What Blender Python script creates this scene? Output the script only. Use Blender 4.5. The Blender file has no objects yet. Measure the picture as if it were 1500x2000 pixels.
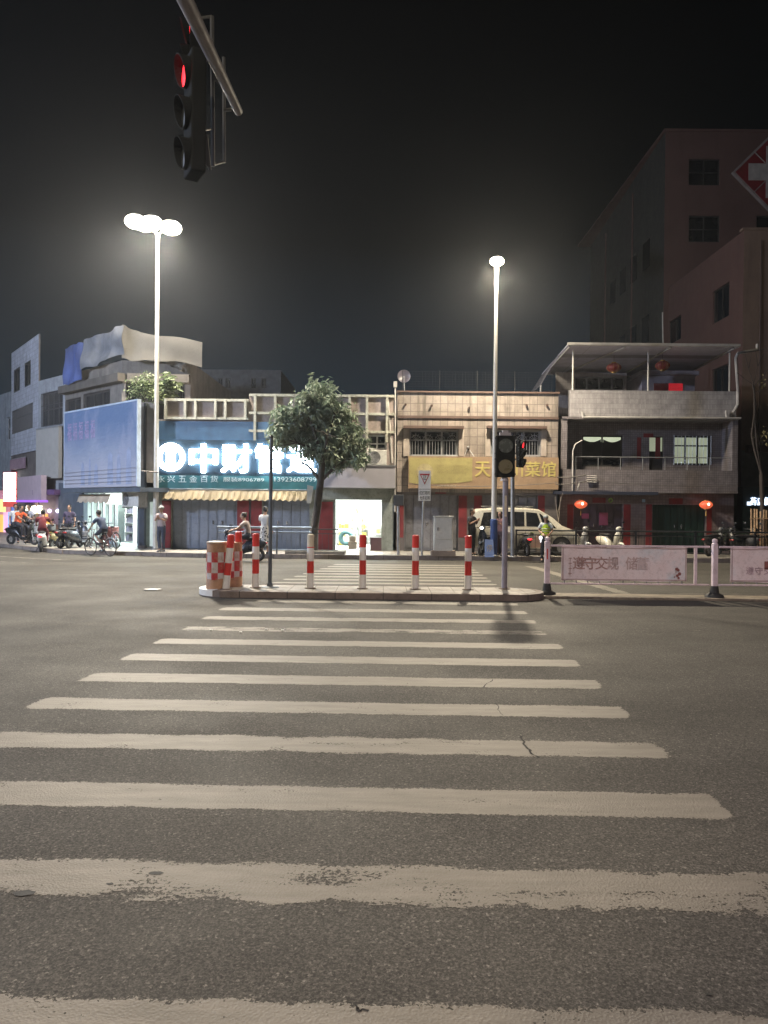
import bpy, bmesh, math, random
from mathutils import Vector, Matrix
random.seed(7)
SC = bpy.context.scene
COL = SC.collection
PI = math.pi
R = math.radians
# ------------------------------------------------------------------ camera
H = 1.95          # eye height
FPX = 1503.0      # focal length, in pixels of the 1500x2000 photograph
PITCH, ROLL = 0.0078, 0.009
_F = Vector((0, math.cos(PITCH), -math.sin(PITCH)))
_R0 = Vector((1, 0, 0)); _U0 = Vector((0, math.sin(PITCH), math.cos(PITCH)))
_R = _R0*math.cos(ROLL) + _U0*math.sin(ROLL)
_U = _U0*math.cos(ROLL) - _R0*math.sin(ROLL)
cam_d = bpy.data.cameras.new('camera'); cam = bpy.data.objects.new('camera', cam_d); COL.objects.link(cam)
m3 = Matrix((_R, _U, -_F)).transposed()
cam.matrix_world = Matrix.Translation((0, 0, H)) @ m3.to_4x4()
cam_d.sensor_fit = 'VERTICAL'; cam_d.sensor_height = 36; cam_d.lens = 36*FPX/2000
cam_d.clip_end = 3000; cam_d.clip_start = 0.05
SC.camera = cam
# ------------------------------------------------------------------ night sky, exposure
W = bpy.data.worlds.new("World"); SC.world = W; W.use_nodes = True
nt = W.node_tree; nt.nodes.clear()
wo = nt.nodes.new('ShaderNodeOutputWorld'); bg = nt.nodes.new('ShaderNodeBackground')
tc = nt.nodes.new('ShaderNodeTexCoord'); sp = nt.nodes.new('ShaderNodeSeparateXYZ'); cr = nt.nodes.new('ShaderNodeValToRGB')
nt.links.new(tc.outputs['Generated'], sp.inputs[0]); nt.links.new(sp.outputs['Z'], cr.inputs[0])
nt.links.new(cr.outputs[0], bg.inputs[0]); nt.links.new(bg.outputs[0], wo.inputs[0])
e = cr.color_ramp.elements
e[0].position = 0.0; e[0].color = (0.0170, 0.0300, 0.0480, 1)
e[1].position = 0.62; e[1].color = (0.0006, 0.0006, 0.0006, 1)
k = e.new(0.13); k.color = (0.0100, 0.0180, 0.0280, 1)
k = e.new(0.32); k.color = (0.0014, 0.0020, 0.0024, 1)
bg.inputs[1].default_value = 1.0
SC.view_settings.view_transform = 'Standard'; SC.view_settings.look = 'None'
SC.view_settings.exposure = 0.0; SC.view_settings.gamma = 1.0
SC.render.engine = 'CYCLES'
SC.cycles.use_denoising = True
SC.cycles.max_bounces = 5; SC.cycles.diffuse_bounces = 3; SC.cycles.glossy_bounces = 2
SC.cycles.transmission_bounces = 2; SC.cycles.transparent_max_bounces = 6; SC.cycles.volume_bounces = 0
SC.cycles.sample_clamp_indirect = 4.0
SC.cycles.use_light_tree = True
NEAR_W, LEFT_W, RIGHT_W = 5000, 23000, 11000        # street lamps, watts
SIGN_E = 20.0
HAZE = 0.00046

# ------------------------------------------------------------------ pixels <-> place
def ray(px, py):
    return (_F + _R*((px-750)/FPX) + _U*((1000-py)/FPX))
def G(px, py, z=0.0):
    d = ray(px, py); t = (z-H)/d.z
    return Vector((d.x*t, d.y*t, z))
def PD(px, py, D):
    d = ray(px, py); t = D/d.y
    return Vector((d.x*t, D, H+d.z*t))
class Fac:
    """a vertical plane: origin o, direction d (to the right), n towards the street"""
    def __init__(s, o, d=(1, 0)):
        s.o = Vector(o[:2]); s.d = Vector(d).normalized(); s.n = Vector((s.d.y, -s.d.x))
    def uz(s, px, py, nn=0.0):
        r = ray(px, py); o = s.o + s.n*nn
        den = r.x*s.n.x + r.y*s.n.y
        t = (o.x*s.n.x + o.y*s.n.y)/den
        p = Vector((r.x*t, r.y*t))
        return ((p-s.o).dot(s.d), H + r.z*t)
    def rect(s, x0, y0, x1, y1, nn=0.0):
        xm, ym = (x0+x1)/2, (y0+y1)/2
        return s.uz(x0, ym, nn)[0], s.uz(x1, ym, nn)[0], s.uz(xm, y1, nn)[1], s.uz(xm, y0, nn)[1]
    def pt(s, u, z, n=0.0):
        p = s.o + s.d*u + s.n*n
        return Vector((p.x, p.y, z))
    def off(s, n):
        return Fac(s.o + s.n*n, s.d)

# ------------------------------------------------------------------ objects
LOC = {}
def wl(o):
    return Vector((0, 0, 0)) if o is None else LOC.get(o.name, Vector((0, 0, 0)))
def thing(name, label, cat, loc=(0, 0, 0), rz=0.0, group=None, kind=None):
    o = bpy.data.objects.new(name, None); COL.objects.link(o)
    o.empty_display_size = 0.2
    o.location = loc; o.rotation_euler = (0, 0, rz); LOC[o.name] = Vector(loc)
    o['label'] = label; o['category'] = cat
    if group: o['group'] = group
    if kind: o['kind'] = kind
    return o
def tag(o, label, cat, group=None):
    o['label'] = label; o['category'] = cat
    if group: o['group'] = group
    return o
def children(o): return [c for c in bpy.data.objects if c.parent == o]
def copy_tree(o, parent=None):
    c = o.copy(); COL.objects.link(c); c.parent = parent
    for ch in children(o): copy_tree(ch, c)
    return c
class MB:
    def __init__(s): s.v = []; s.f = []; s.uv = {}
    def quad(s, a, b, c, d):
        n = len(s.v); s.v += [Vector(a), Vector(b), Vector(c), Vector(d)]; s.f.append((n, n+1, n+2, n+3)); return s
    def poly(s, pts):
        n = len(s.v); s.v += [Vector(p) for p in pts]; s.f.append(tuple(range(n, n+len(pts)))); return s
    def hexa(s, p):   # p: 4 bottom, 4 top
        n = len(s.v); s.v += [Vector(q) for q in p]
        for f in ((3, 2, 1, 0), (4, 5, 6, 7), (0, 1, 5, 4), (1, 2, 6, 5), (2, 3, 7, 6), (3, 0, 4, 7)):
            s.f.append(tuple(n+i for i in f))
        return s
    def box(s, x0, x1, y0, y1, z0, z1):
        return s.hexa([(x0, y0, z0), (x1, y0, z0), (x1, y1, z0), (x0, y1, z0), (x0, y0, z1), (x1, y0, z1), (x1, y1, z1), (x0, y1, z1)])
    def fbox(s, F, u0, u1, z0, z1, n0, n1):   # n1 = outer face
        P = F.pt
        return s.hexa([P(u0, z0, n1), P(u1, z0, n1), P(u1, z0, n0), P(u0, z0, n0), P(u0, z1, n1), P(u1, z1, n1), P(u1, z1, n0), P(u0, z1, n0)])
    def prism(s, pts, z0, z1):
        n = len(s.v); k = len(pts)
        s.v += [Vector((p[0], p[1], z0)) for p in pts] + [Vector((p[0], p[1], z1)) for p in pts]
        s.f.append(tuple(range(n+k-1, n-1, -1))); s.f.append(tuple(range(n+k, n+2*k)))
        for i in range(k):
            j = (i+1) % k; s.f.append((n+i, n+j, n+k+j, n+k+i))
        return s
    def extr(s, pts, vec):      # any planar polygon pushed along vec
        n = len(s.v); k = len(pts); vec = Vector(vec)
        s.v += [Vector(p) for p in pts] + [Vector(p)+vec for p in pts]
        s.f.append(tuple(range(n+k-1, n-1, -1))); s.f.append(tuple(range(n+k, n+2*k)))
        for i in range(k):
            j = (i+1) % k; s.f.append((n+i, n+j, n+k+j, n+k+i))
        return s
    def tube(s, a, b, r0, r1=None, seg=10, cap=True):
        a = Vector(a); b = Vector(b); r1 = r0 if r1 is None else r1
        ax = (b-a); L = ax.length
        if L < 1e-6: return s
        ax /= L; t = Vector((0, 0, 1)) if abs(ax.z) < .9 else Vector((1, 0, 0))
        x = ax.cross(t).normalized(); y = ax.cross(x)
        n = len(s.v)
        for c, r in ((a, r0), (b, r1)):
            for i in range(seg):
                w = 2*PI*i/seg; s.v.append(c + (x*math.cos(w)+y*math.sin(w))*r)
        for i in range(seg):
            j = (i+1) % seg; s.f.append((n+i, n+j, n+seg+j, n+seg+i))
        if cap:
            s.f.append(tuple(range(n+seg-1, n-1, -1))); s.f.append(tuple(range(n+seg, n+2*seg)))
        return s
    def path(s, pts, r, seg=8):
        for a, b in zip(pts, pts[1:]): s.tube(a, b, r, r, seg)
        return s
    def lathe(s, c, prof, seg=16, axis='z'):   # prof (r, h)
        n = len(s.v); c = Vector(c)
        for r, h in prof:
            for i in range(seg):
                w = 2*PI*i/seg; a, b = r*math.cos(w), r*math.sin(w)
                s.v.append(c + (Vector((a, b, h)) if axis == 'z' else Vector((a, h, b)) if axis == 'y' else Vector((h, a, b))))
        for k in range(len(prof)-1):
            for i in range(seg):
                j = (i+1) % seg; s.f.append((n+k*seg+i, n+k*seg+j, n+(k+1)*seg+j, n+(k+1)*seg+i))
        m = len(prof)
        s.f.append(tuple(range(n+seg-1, n-1, -1))); s.f.append(tuple(range(n+(m-1)*seg, n+m*seg)))
        return s
    def torus(s, c, R_, r, axis='y', seg=20, k=6, a0=0, a1=2*PI):
        n = len(s.v); c = Vector(c); full = abs(a1-a0-2*PI) < 1e-3; ns = seg if full else seg+1
        for i in range(ns):
            w = a0+(a1-a0)*i/seg
            for j in range(k):
                q = 2*PI*j/k; rr = R_+r*math.cos(q); h = r*math.sin(q)
                p = (rr*math.cos(w), rr*math.sin(w))
                s.v.append(c + (Vector((p[0], h, p[1])) if axis == 'y' else Vector((p[0], p[1], h)) if axis == 'z' else Vector((h, p[0], p[1]))))
        for i in range(seg):
            i2 = (i+1) % ns
            for j in range(k):
                j2 = (j+1) % k; s.f.append((n+i*k+j, n+i2*k+j, n+i2*k+j2, n+i*k+j2))
        return s
    def ball(s, c, r, seg=14, rings=9):
        rx, ry, rz = (r, r, r) if isinstance(r, (int, float)) else r
        c = Vector(c); n = len(s.v)
        s.v.append(c+Vector((0, 0, -rz)))
        for k in range(1, rings):
            a = -PI/2+PI*k/rings
            for i in range(seg):
                w = 2*PI*i/seg; s.v.append(c+Vector((rx*math.cos(a)*math.cos(w), ry*math.cos(a)*math.sin(w), rz*math.sin(a))))
        s.v.append(c+Vector((0, 0, rz))); top = len(s.v)-1
        for i in range(seg):
            j = (i+1) % seg
            s.f.append((n, n+1+j, n+1+i)); s.f.append((top, top-seg+i, top-seg+j))
        for k in range(rings-2):
            for i in range(seg):
                j = (i+1) % seg; a = n+1+k*seg
                s.f.append((a+i, a+j, a+seg+j, a+seg+i))
        return s
    def build(s, name, mat, parent=None, smooth=False, bevel=0.0, local=False):
        me = bpy.data.meshes.new(name)
        off = Vector((0, 0, 0)) if local else wl(parent)
        me.from_pydata([(p-off)[:] for p in s.v], [], s.f)
        me.materials.append(mat)
        bm = bmesh.new(); bm.from_mesh(me)
        bmesh.ops.recalc_face_normals(bm, faces=bm.faces)
        bm.to_mesh(me); bm.free()
        if smooth:
            for p in me.polygons: p.use_smooth = True
        me.update()
        o = bpy.data.objects.new(name, me); COL.objects.link(o)
        if parent is not None: o.parent = parent
        LOC[o.name] = off
        if bevel:
            b = o.modifiers.new('b', 'BEVEL'); b.width = bevel; b.segments = 2; b.limit_method = 'ANGLE'
        if smooth:
            try:
                sm = me; 
                me.set_sharp_from_angle(angle=R(50))
            except Exception: pass
        return o
def struct(o):
    o['kind'] = 'structure'; return o

# ------------------------------------------------------------------ materials
class NT:
    def __init__(s, name):
        s.m = bpy.data.materials.new(name); s.m.use_nodes = True; s.t = s.m.node_tree
        s.b = s.t.nodes['Principled BSDF']; s.out = s.t.nodes['Material Output']
        s.tc = s.n('ShaderNodeTexCoord'); s.obj = s.tc.outputs['Object']
    def n(s, k, **kw):
        x = s.t.nodes.new(k)
        for a, b in kw.items(): setattr(x, a, b)
        return x
    def l(s, a, b): s.t.links.new(a, b)
    def noise(s, scale, detail=3, rough=.55, vec=None, sc=None):
        x = s.n('ShaderNodeTexNoise'); x.inputs['Scale'].default_value = scale; x.inputs['Detail'].default_value = detail
        x.inputs['Roughness'].default_value = rough
        v = vec or s.obj
        if sc:
            mp = s.n('ShaderNodeMapping'); mp.inputs['Scale'].default_value = sc; s.l(v, mp.inputs[0]); v = mp.outputs[0]
        s.l(v, x.inputs['Vector']); return x.outputs[0]
    def ramp(s, v, stops):
        x = s.n('ShaderNodeValToRGB'); el = x.color_ramp.elements
        for i, (p, c) in enumerate(stops):
            c = (c, c, c) if isinstance(c, (int, float)) else c
            k = el[i] if i < 2 else el.new(p)
            k.position = p; k.color = (*c, 1)
        s.l(v, x.inputs[0]); return x.outputs[0]
    def mix(s, f, a, b, blend='MIX'):
        x = s.n('ShaderNodeMix', data_type='RGBA', blend_type=blend)
        for k_, v in ((0, f), (6, a), (7, b)):
            sock = x.inputs[k_]
            if hasattr(v, 'links'): s.l(v, sock)
            elif isinstance(v, (int, float)): sock.default_value = v if k_ == 0 else (v, v, v, 1)
            else: sock.default_value = (*v, 1)
        return x.outputs[2]
    def math(s, op, a, b=0.0, clamp=False):
        x = s.n('ShaderNodeMath', operation=op, use_clamp=clamp)
        for sock, v in ((x.inputs[0], a), (x.inputs[1], b)):
            if hasattr(v, 'links'): s.l(v, sock)
            else: sock.default_value = v
        return x.outputs[0]
    def bump(s, h, st, dist=.02):
        x = s.n('ShaderNodeBump'); x.inputs['Strength'].default_value = st; x.inputs['Distance'].default_value = dist
        s.l(h, x.inputs['Height']); s.l(x.outputs[0], s.b.inputs['Normal'])
def mul(c, k): return tuple(min(1, v*k) for v in c)
_mc = {}
def M(name, col, rough=.6, metal=0.0, var=.22, scale=2.5, bump=.12, bs=30, emit=None, es=0.0, tile=None, d=(1, 0), streak=0.0, corr=None, dirt=0.0):
    if name in _mc: return _mc[name]
    t = NT(name); b = t.b
    n1 = t.noise(scale, 5); c = t.mix(t.ramp(n1, [(.3, 0.0), (.7, 1.0)]), mul(col, 1-var), mul(col, 1+var))
    uvz = None
    if tile or corr:
        sx = t.n('ShaderNodeSeparateXYZ'); t.l(t.obj, sx.inputs[0])
        u = t.math('ADD', t.math('MULTIPLY', sx.outputs[0], d[0]), t.math('MULTIPLY', sx.outputs[1], d[1]))
        cb = t.n('ShaderNodeCombineXYZ'); t.l(u, cb.inputs[0]); t.l(sx.outputs[2], cb.inputs[1]); uvz = cb.outputs[0]
    h = None
    if tile:
        tw, th, ms, mc, offs = tile
        br = t.n('ShaderNodeTexBrick'); br.offset = offs; t.l(uvz, br.inputs['Vector'])
        br.inputs['Scale'].default_value = 1; br.inputs['Brick Width'].default_value = tw; br.inputs['Row Height'].default_value = th
        br.inputs['Mortar Size'].default_value = ms; br.inputs['Color1'].default_value = (.86, .86, .86, 1); br.inputs['Color2'].default_value = (1.1, 1.1, 1.1, 1)
        br.inputs['Mortar'].default_value = (mc, mc, mc, 1); br.inputs['Mortar Smooth'].default_value = .3
        c = t.mix(1.0, c, br.outputs[0], 'MULTIPLY'); h = br.outputs[1]
    if corr:
        wv = t.n('ShaderNodeTexWave'); wv.inputs['Scale'].default_value = corr; t.l(uvz, wv.inputs['Vector'])
        h = wv.outputs[1]
        c = t.mix(.35, c, t.ramp(wv.outputs[1], [(0, .45), (.35, 1.0)]), 'MULTIPLY')
    if streak:
        sn = t.noise(1.0, 5, .7, sc=(2.6, 2.6, .30)); sm = t.ramp(sn, [(.50, 0.0), (.70, .9)])
        fade = t.noise(.8, 2)
        c = t.mix(t.math('MULTIPLY', sm, streak), c, mul(col, .28))
        c = t.mix(t.math('MULTIPLY', t.ramp(fade, [(.45, 0.0), (.7, 1.0)]), streak*.25), c, mul(col, .45))
    if dirt:
        c = t.mix(t.math('MULTIPLY', t.ramp(t.noise(9, 6, .7), [(.5, 0.0), (.68, 1.0)]), dirt), c, (.06, .05, .04))
    t.l(c, b.inputs['Base Color'])
    b.inputs['Roughness'].default_value = rough; b.inputs['Metallic'].default_value = metal
    t.l(t.ramp(t.noise(scale*4, 3), [(.2, max(0, rough-.12)), (.8, min(1, rough+.12))]), b.inputs['Roughness'])
    if h is not None: t.bump(h, -.5 if tile else .6, .01)
    elif bump: t.bump(t.noise(bs, 3), bump)
    if emit:
        b.inputs['Emission Color'].default_value = (*emit, 1); b.inputs['Emission Strength'].default_value = es
    _mc[name] = t.m
    return t.m
def asphalt_nodes(t):
    big = t.noise(.35, 4); mid = t.noise(3.5, 5, .65); fine = t.noise(60, 3, .7)
    vo = t.n('ShaderNodeTexVoronoi'); vo.inputs['Scale'].default_value = 78; t.l(t.obj, vo.inputs['Vector'])
    v2 = t.n('ShaderNodeTexVoronoi'); v2.inputs['Scale'].default_value = 150; t.l(t.obj, v2.inputs['Vector'])
    a = t.mix(t.ramp(big, [(.35, 0.0), (.65, 1.0)]), (.054, .050, .043), (.074, .069, .059))
    a = t.mix(t.math('MULTIPLY', t.ramp(mid, [(.4, 0.0), (.7, 1.0)]), .35), a, (.047, .044, .039))
    a = t.mix(1.0, a, t.ramp(t.noise(1.0, 4, .55, sc=(.07, .75, 1)), [(.34, .80), (.66, 1.16)]), 'MULTIPLY')      # lanes rubbed by tyres
    a = t.mix(t.math('MULTIPLY', t.ramp(t.noise(.9, 5, .65, sc=(.6, 1.3, 1)), [(.60, 0.0), (.68, 1.0)]), .30), a, (.030, .028, .025))   # oil stains
    a = t.mix(1.0, a, t.ramp(fine, [(.34, .68), (.5, 1.0), (.68, 1.35)]), 'MULTIPLY')
    a = t.mix(1.0, a, t.ramp(vo.outputs[1], [(.12, .58), (.5, .97), (.8, 1.2), (.95, 2.3)]), 'MULTIPLY')
    a = t.mix(1.0, a, t.ramp(v2.outputs[1], [(.1, .6), (.5, 1.0), (.92, 1.7)]), 'MULTIPLY')
    return a, fine, vo.outputs[0]
def mat_asphalt():
    t = NT('asphalt'); a, fine, vo = asphalt_nodes(t)
    t.l(a, t.b.inputs['Base Color'])
    t.l(t.ramp(t.noise(.6, 3), [(.3, .70), (.7, .88)]), t.b.inputs['Roughness'])
    t.b.inputs['Specular IOR Level'].default_value = .28
    t.bump(t.math('ADD', fine, t.math('MULTIPLY', vo, .5)), .30, .005)
    return t.m
def mat_paint(wear):
    t = NT('road_paint'); a, fine, vo = asphalt_nodes(t)
    uv = t.n('ShaderNodeUVMap'); sx = t.n('ShaderNodeSeparateXYZ'); t.l(uv.outputs[0], sx.inputs[0])
    v = sx.outputs[1]; w = sx.outputs[0]       # v: distance from the nearer edge in metres, w: wear 0..1
    p1 = t.noise(42, 4, .7); p2 = t.noise(2.2, 5, .6, sc=(1, 2.2, 1)); p3 = t.noise(9, 4, .65, sc=(.6, 1.6, 1))
    P1, P2, P3 = [t.ramp(x, [(.34, 0.0), (.66, 1.0)]) for x in (p1, p2, p3)]
    s = t.math('ADD', t.math('MULTIPLY', t.math('SUBTRACT', P1, .5), .8), t.math('MULTIPLY', t.math('SUBTRACT', P2, .5), 1.2))
    s = t.math('ADD', s, t.math('MULTIPLY', t.math('SUBTRACT', P3, .5), .6))
    hole = t.math('SUBTRACT', t.math('ADD', t.math('MULTIPLY', P1, .7), t.math('MULTIPLY', P2, .8)), t.math('MULTIPLY', w, .62))
    hole = t.ramp(hole, [(.03, 0.0), (.12, 1.0)])
    edge = t.math('MULTIPLY', v, 9.0)
    cov = t.math('SUBTRACT', t.math('ADD', edge, t.math('MULTIPLY', s, t.math('ADD', w, .04))), t.math('MULTIPLY', w, .75))
    cov = t.math('ADD', cov, t.math('MULTIPLY', t.math('SUBTRACT', P1, .5), .22))
    k = t.math('MULTIPLY', t.ramp(cov, [(.02, 0.0), (.10, 1.0)]), hole)
    tone = t.mix(t.ramp(t.noise(5, 4, .6, sc=(.4, 2, 1)), [(.3, 0.0), (.7, 1.0)]), (.135, .121, .097), (.200, .182, .150))
    tone = t.mix(t.math('MULTIPLY', t.ramp(p1, [(.52, 0.0), (.66, 1.0)]), .3), tone, (.11, .10, .085))
    t.l(tone, t.b.inputs['Base Color'])
    t.b.inputs['Roughness'].default_value = .62
    t.bump(t.math('ADD', fine, t.math('MULTIPLY', vo, 1.2)), .35, .006)
    tr = t.n('ShaderNodeBsdfTransparent'); mx = t.n('ShaderNodeMixShader'); t.l(k, mx.inputs[0]); t.l(tr.outputs[0], mx.inputs[1]); t.l(t.b.outputs[0], mx.inputs[2]); t.l(mx.outputs[0], t.out.inputs[0])
    return t.m
ASPH = mat_asphalt(); PAINT = mat_paint(.3)
PAVE = M('pavement_tiles', (.30, .28, .25), .6, tile=(.6, .3, .012, .45, .5), bump=0, dirt=.3)
# pavement tiles lie flat: remap brick to X, Y
def mat_pave(name, col, tw, th, off=.5, dirt=.35):
    t = NT(name)
    br = t.n('ShaderNodeTexBrick'); br.offset = off; t.l(t.obj, br.inputs['Vector'])
    br.inputs['Scale'].default_value = 1; br.inputs['Brick Width'].default_value = tw; br.inputs['Row Height'].default_value = th
    br.inputs['Mortar Size'].default_value = .010; br.inputs['Color1'].default_value = (.8, .8, .8, 1); br.inputs['Color2'].default_value = (1.12, 1.1, 1.06, 1)
    br.inputs['Mortar'].default_value = (.35, .33, .3, 1)
    c = t.mix(t.ramp(t.noise(2.2, 5), [(.3, 0.0), (.7, 1.0)]), mul(col, .72), mul(col, 1.15))
    c = t.mix(1.0, c, br.outputs[0], 'MULTIPLY')
    c = t.mix(t.math('MULTIPLY', t.ramp(t.noise(6, 6, .7), [(.5, 0.0), (.66, 1.0)]), dirt), c, (.07, .06, .05))
    t.l(c, t.b.inputs['Base Color']); t.b.inputs['Roughness'].default_value = .55
    t.bump(t.math('ADD', t.noise(60, 3), t.math('MULTIPLY', br.outputs[1], -1.5)), .3, .01)
    return t.m
PAVE_F = mat_pave('far_pavement', (.30, .285, .26), .6, .6)
PAVE_I = mat_pave('island_paving', (.27, .255, .235), .5, .5, .0, .5)
KERB = M('kerb_stone', (.20, .17, .15), .6, tile=(1.0, 2.0, .012, .4, 0), dirt=.5)
WHITE_P = M('white_paint', (.72, .71, .68), .38, var=.08, bump=.03, dirt=.12)
RED_P = M('red_paint', (.56, .035, .025), .35, var=.15, bump=.03, dirt=.10)
GALV = M('galvanised_steel', (.34, .35, .36), .42, .55, var=.2, bump=.06, dirt=.15)
POLE_W = M('pale_pole_paint', (.60, .58, .53), .42, .1, var=.1, bump=.04, dirt=.1)
BLACKM = M('black_metal', (.02, .021, .024), .45, .3, bump=.05)
DARKP = M('dark_plastic', (.014, .015, .016), .5, var=.2, bump=.05)
RUBBER = M('rubber', (.02, .02, .02), .75)
GLASS_D = M('dark_glass', (.012, .014, .016), .12, var=.1, bump=0)
CHROME = M('bright_metal', (.55, .55, .55), .2, .9, bump=0)
def emis(name, col, st=1.0, base=None):
    if name in _mc: return _mc[name]
    t = NT(name); b = t.b
    b.inputs['Base Color'].default_value = (*(base or mul(col, .6)), 1)
    c = t.mix(t.ramp(t.noise(3, 2), [(.3, 0.0), (.7, 1.0)]), mul(col, .85), col)
    t.l(c, b.inputs['Emission Color']); b.inputs['Emission Strength'].default_value = st
    _mc[name] = t.m; return t.m

# ------------------------------------------------------------------ writing
_txt = {}
def text_geo(body, bold=0.0, shear=0.0):
    key = (body, bold, shear)
    if key in _txt: return _txt[key]
    c = bpy.data.curves.new('writing', 'FONT'); c.body = body; c.offset = bold; c.resolution_u = 3; c.shear = shear
    o = bpy.data.objects.new('writing', c); COL.objects.link(o)
    me = bpy.data.meshes.new_from_object(o.evaluated_get(bpy.context.evaluated_depsgraph_get()))
    vs = [v.co.copy() for v in me.vertices]; fs = [tuple(p.vertices) for p in me.polygons]
    bpy.data.objects.remove(o); bpy.data.curves.remove(c); bpy.data.meshes.remove(me)
    x0 = min(v.x for v in vs); x1 = max(v.x for v in vs); y0 = min(v.y for v in vs); y1 = max(v.y for v in vs)
    vs = [((v.x-x0)/(x1-x0), (v.y-y0)/(y1-y0)) for v in vs]
    _txt[key] = (vs, fs); return _txt[key]
def write(mb, F, body, u0, u1, z0, z1, n, bold=0.0, thick=0.0, shear=0.0):
    if bold:       # heavier strokes: the same glyph laid several times, each a hair in front of the last
        w = bold*.55*(z1-z0)
        for i, (dx, dz) in enumerate(((0, 0), (w, w*.6), (-w, w*.6), (w, -w*.6), (-w, -w*.6))):
            write(mb, F, body, u0+w+dx, u1-w+dx, z0+w+dz, z1-w+dz, n, 0.0, thick+.0004*i, shear)
        return mb
    vs, fs = text_geo(body, 0.0, shear); k = len(mb.v)
    mb.v += [F.pt(u0+(u1-u0)*x, z0+(z1-z0)*y, n+thick) for x, y in vs]
    mb.f += [tuple(k+i for i in f) for f in fs]
    if thick:
        from collections import Counter
        ed = Counter(); dirn = {}
        for f in fs:
            for a, b in zip(f, f[1:]+f[:1]):
                ed[(min(a, b), max(a, b))] += 1; dirn[(min(a, b), max(a, b))] = (a, b)
        k2 = len(mb.v); mb.v += [F.pt(u0+(u1-u0)*x, z0+(z1-z0)*y, n) for x, y in vs]
        for e_, c_ in ed.items():
            if c_ == 1:
                a, b = dirn[e_]; mb.f.append((k+a, k2+a, k2+b, k+b))
    return mb

# ------------------------------------------------------------------ ground
SW = 0.15
def sheet(name, pts, z, mat, kind='structure', label=None, cat=None):
    mb = MB(); mb.poly([(p[0], p[1], z) for p in pts]); o = mb.build(name, mat); o['kind'] = kind
    return o
sheet('ground', [(-150, -60), (150, -60), (150, 260), (-150, 260)], 0.0, ASPH)
FL_o = PD(268, 1000, 29.9)                     # right front corner of the row along the side street
FL = Fac(FL_o, (1.037, -1.0))
# far pavement: kerb line runs right to left and turns up the side street
kp = [(40, 27.95), (12, 28.0), (0, 28.05), (-6.5, 28.15), (-8.2, 28.5), (-9.6, 29.4)]
left_end = FL.pt(-30, 0, 2.4); k0 = FL.pt(-1.6, 0, 2.1)
kerb_line = kp[:-1] + [(-9.3, 28.9), (k0.x, k0.y), (left_end.x, left_end.y)]
pav_pts = kerb_line + [(-60, 90), (40, 90)]
mb = MB(); mb.prism(pav_pts, 0.005, SW); struct(mb.build('pavement', PAVE_F))
mb = MB()
for a, b in zip(kerb_line, kerb_line[1:]):
    a = Vector((a[0], a[1], 0)); b = Vector((b[0], b[1], 0)); t_ = (b-a).normalized(); n_ = Vector((t_.y, -t_.x, 0))
    if n_.y > 0 and abs(n_.y) > .2: n_ = -n_
    n_ = Vector((-t_.y, t_.x, 0))
    if n_.dot(Vector((0, -1, 0))) < 0: n_ = -n_
    mb.hexa([a+n_*.14, b+n_*.14, b, a, a+n_*.14+Vector((0, 0, SW+.012)), b+n_*.14+Vector((0, 0, SW+.012)), b+Vector((0, 0, SW+.012)), a+Vector((0, 0, SW+.012))])
struct(mb.build('kerb', KERB))
# median island with a rounded nose at each end
def isl(x0, x1, y0, y1, r=.8, k=7):
    pts = []
    for cx, cy, a0 in ((x1-r, y0+r, -PI/2), (x1-r, y1-r, 0), (x0+r, y1-r, PI/2), (x0+r, y0+r, PI)):
        for i in range(k+1):
            a = a0+PI/2*i/k; pts.append((cx+r*math.cos(a), cy+r*math.sin(a)))
    return pts
IX0, IX1, IY0, IY1 = -4.0, 3.45, 15.95, 17.45
def tilt(p): return [(x, y-.028*x) for x, y in p]
mb = MB(); mb.prism(tilt(isl(IX0+.16, IX1-.16, IY0+.16, IY1-.16, .62)), .004, .148); struct(mb.build('median_paving', PAVE_I))
outer = tilt(isl(IX0, IX1, IY0, IY1, .74)); inner = tilt(isl(IX0+.16, IX1-.16, IY0+.16, IY1-.16, .6))
mb = MB(); n = len(outer)
for i in range(n):
    j = (i+1) % n; a, b, c, d = outer[i], outer[j], inner[j], inner[i]
    mb.hexa([(a[0], a[1], 0), (b[0], b[1], 0), (c[0], c[1], 0), (d[0], d[1], 0), (a[0]*.999, a[1], .14), (b[0]*.999, b[1], .14), (c[0], c[1], .155), (d[0], d[1], .155)])
ik = struct(mb.build('median_kerb', M('median_kerb_stone', (.17, .135, .115), .6, tile=(1.0, 3.0, .012, .35, 0), dirt=.5)))
mb = MB()                                      # white painted nose of the kerb
po = outer[n*3//4-4:n*3//4+6]; pi_ = inner[n*3//4-4:n*3//4+6]
for a, b, c, d in zip(po, po[1:], pi_[1:], pi_):
    mb.hexa([(a[0]-.004, a[1]-.004, .02), (b[0]-.004, b[1]-.004, .02), (c[0], c[1], .02), (d[0], d[1], .02), (a[0]-.004, a[1]-.004, .146), (b[0]-.004, b[1]-.004, .146), (c[0], c[1], .160), (d[0], d[1], .160)])
struct(mb.build('kerb_nose_paint', WHITE_P))
# low concrete strip under the railing
ms = [(IX1-.1, 16.45), (14.5, 15.95), (14.5, 16.6), (IX1-.1, 17.15)]
mb = MB(); mb.prism([(x, y) for x, y in ms], .003, .05); struct(mb.build('median_strip', M('strip_concrete', (.20, .17, .13), .7, dirt=.7, var=.3)))

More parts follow.
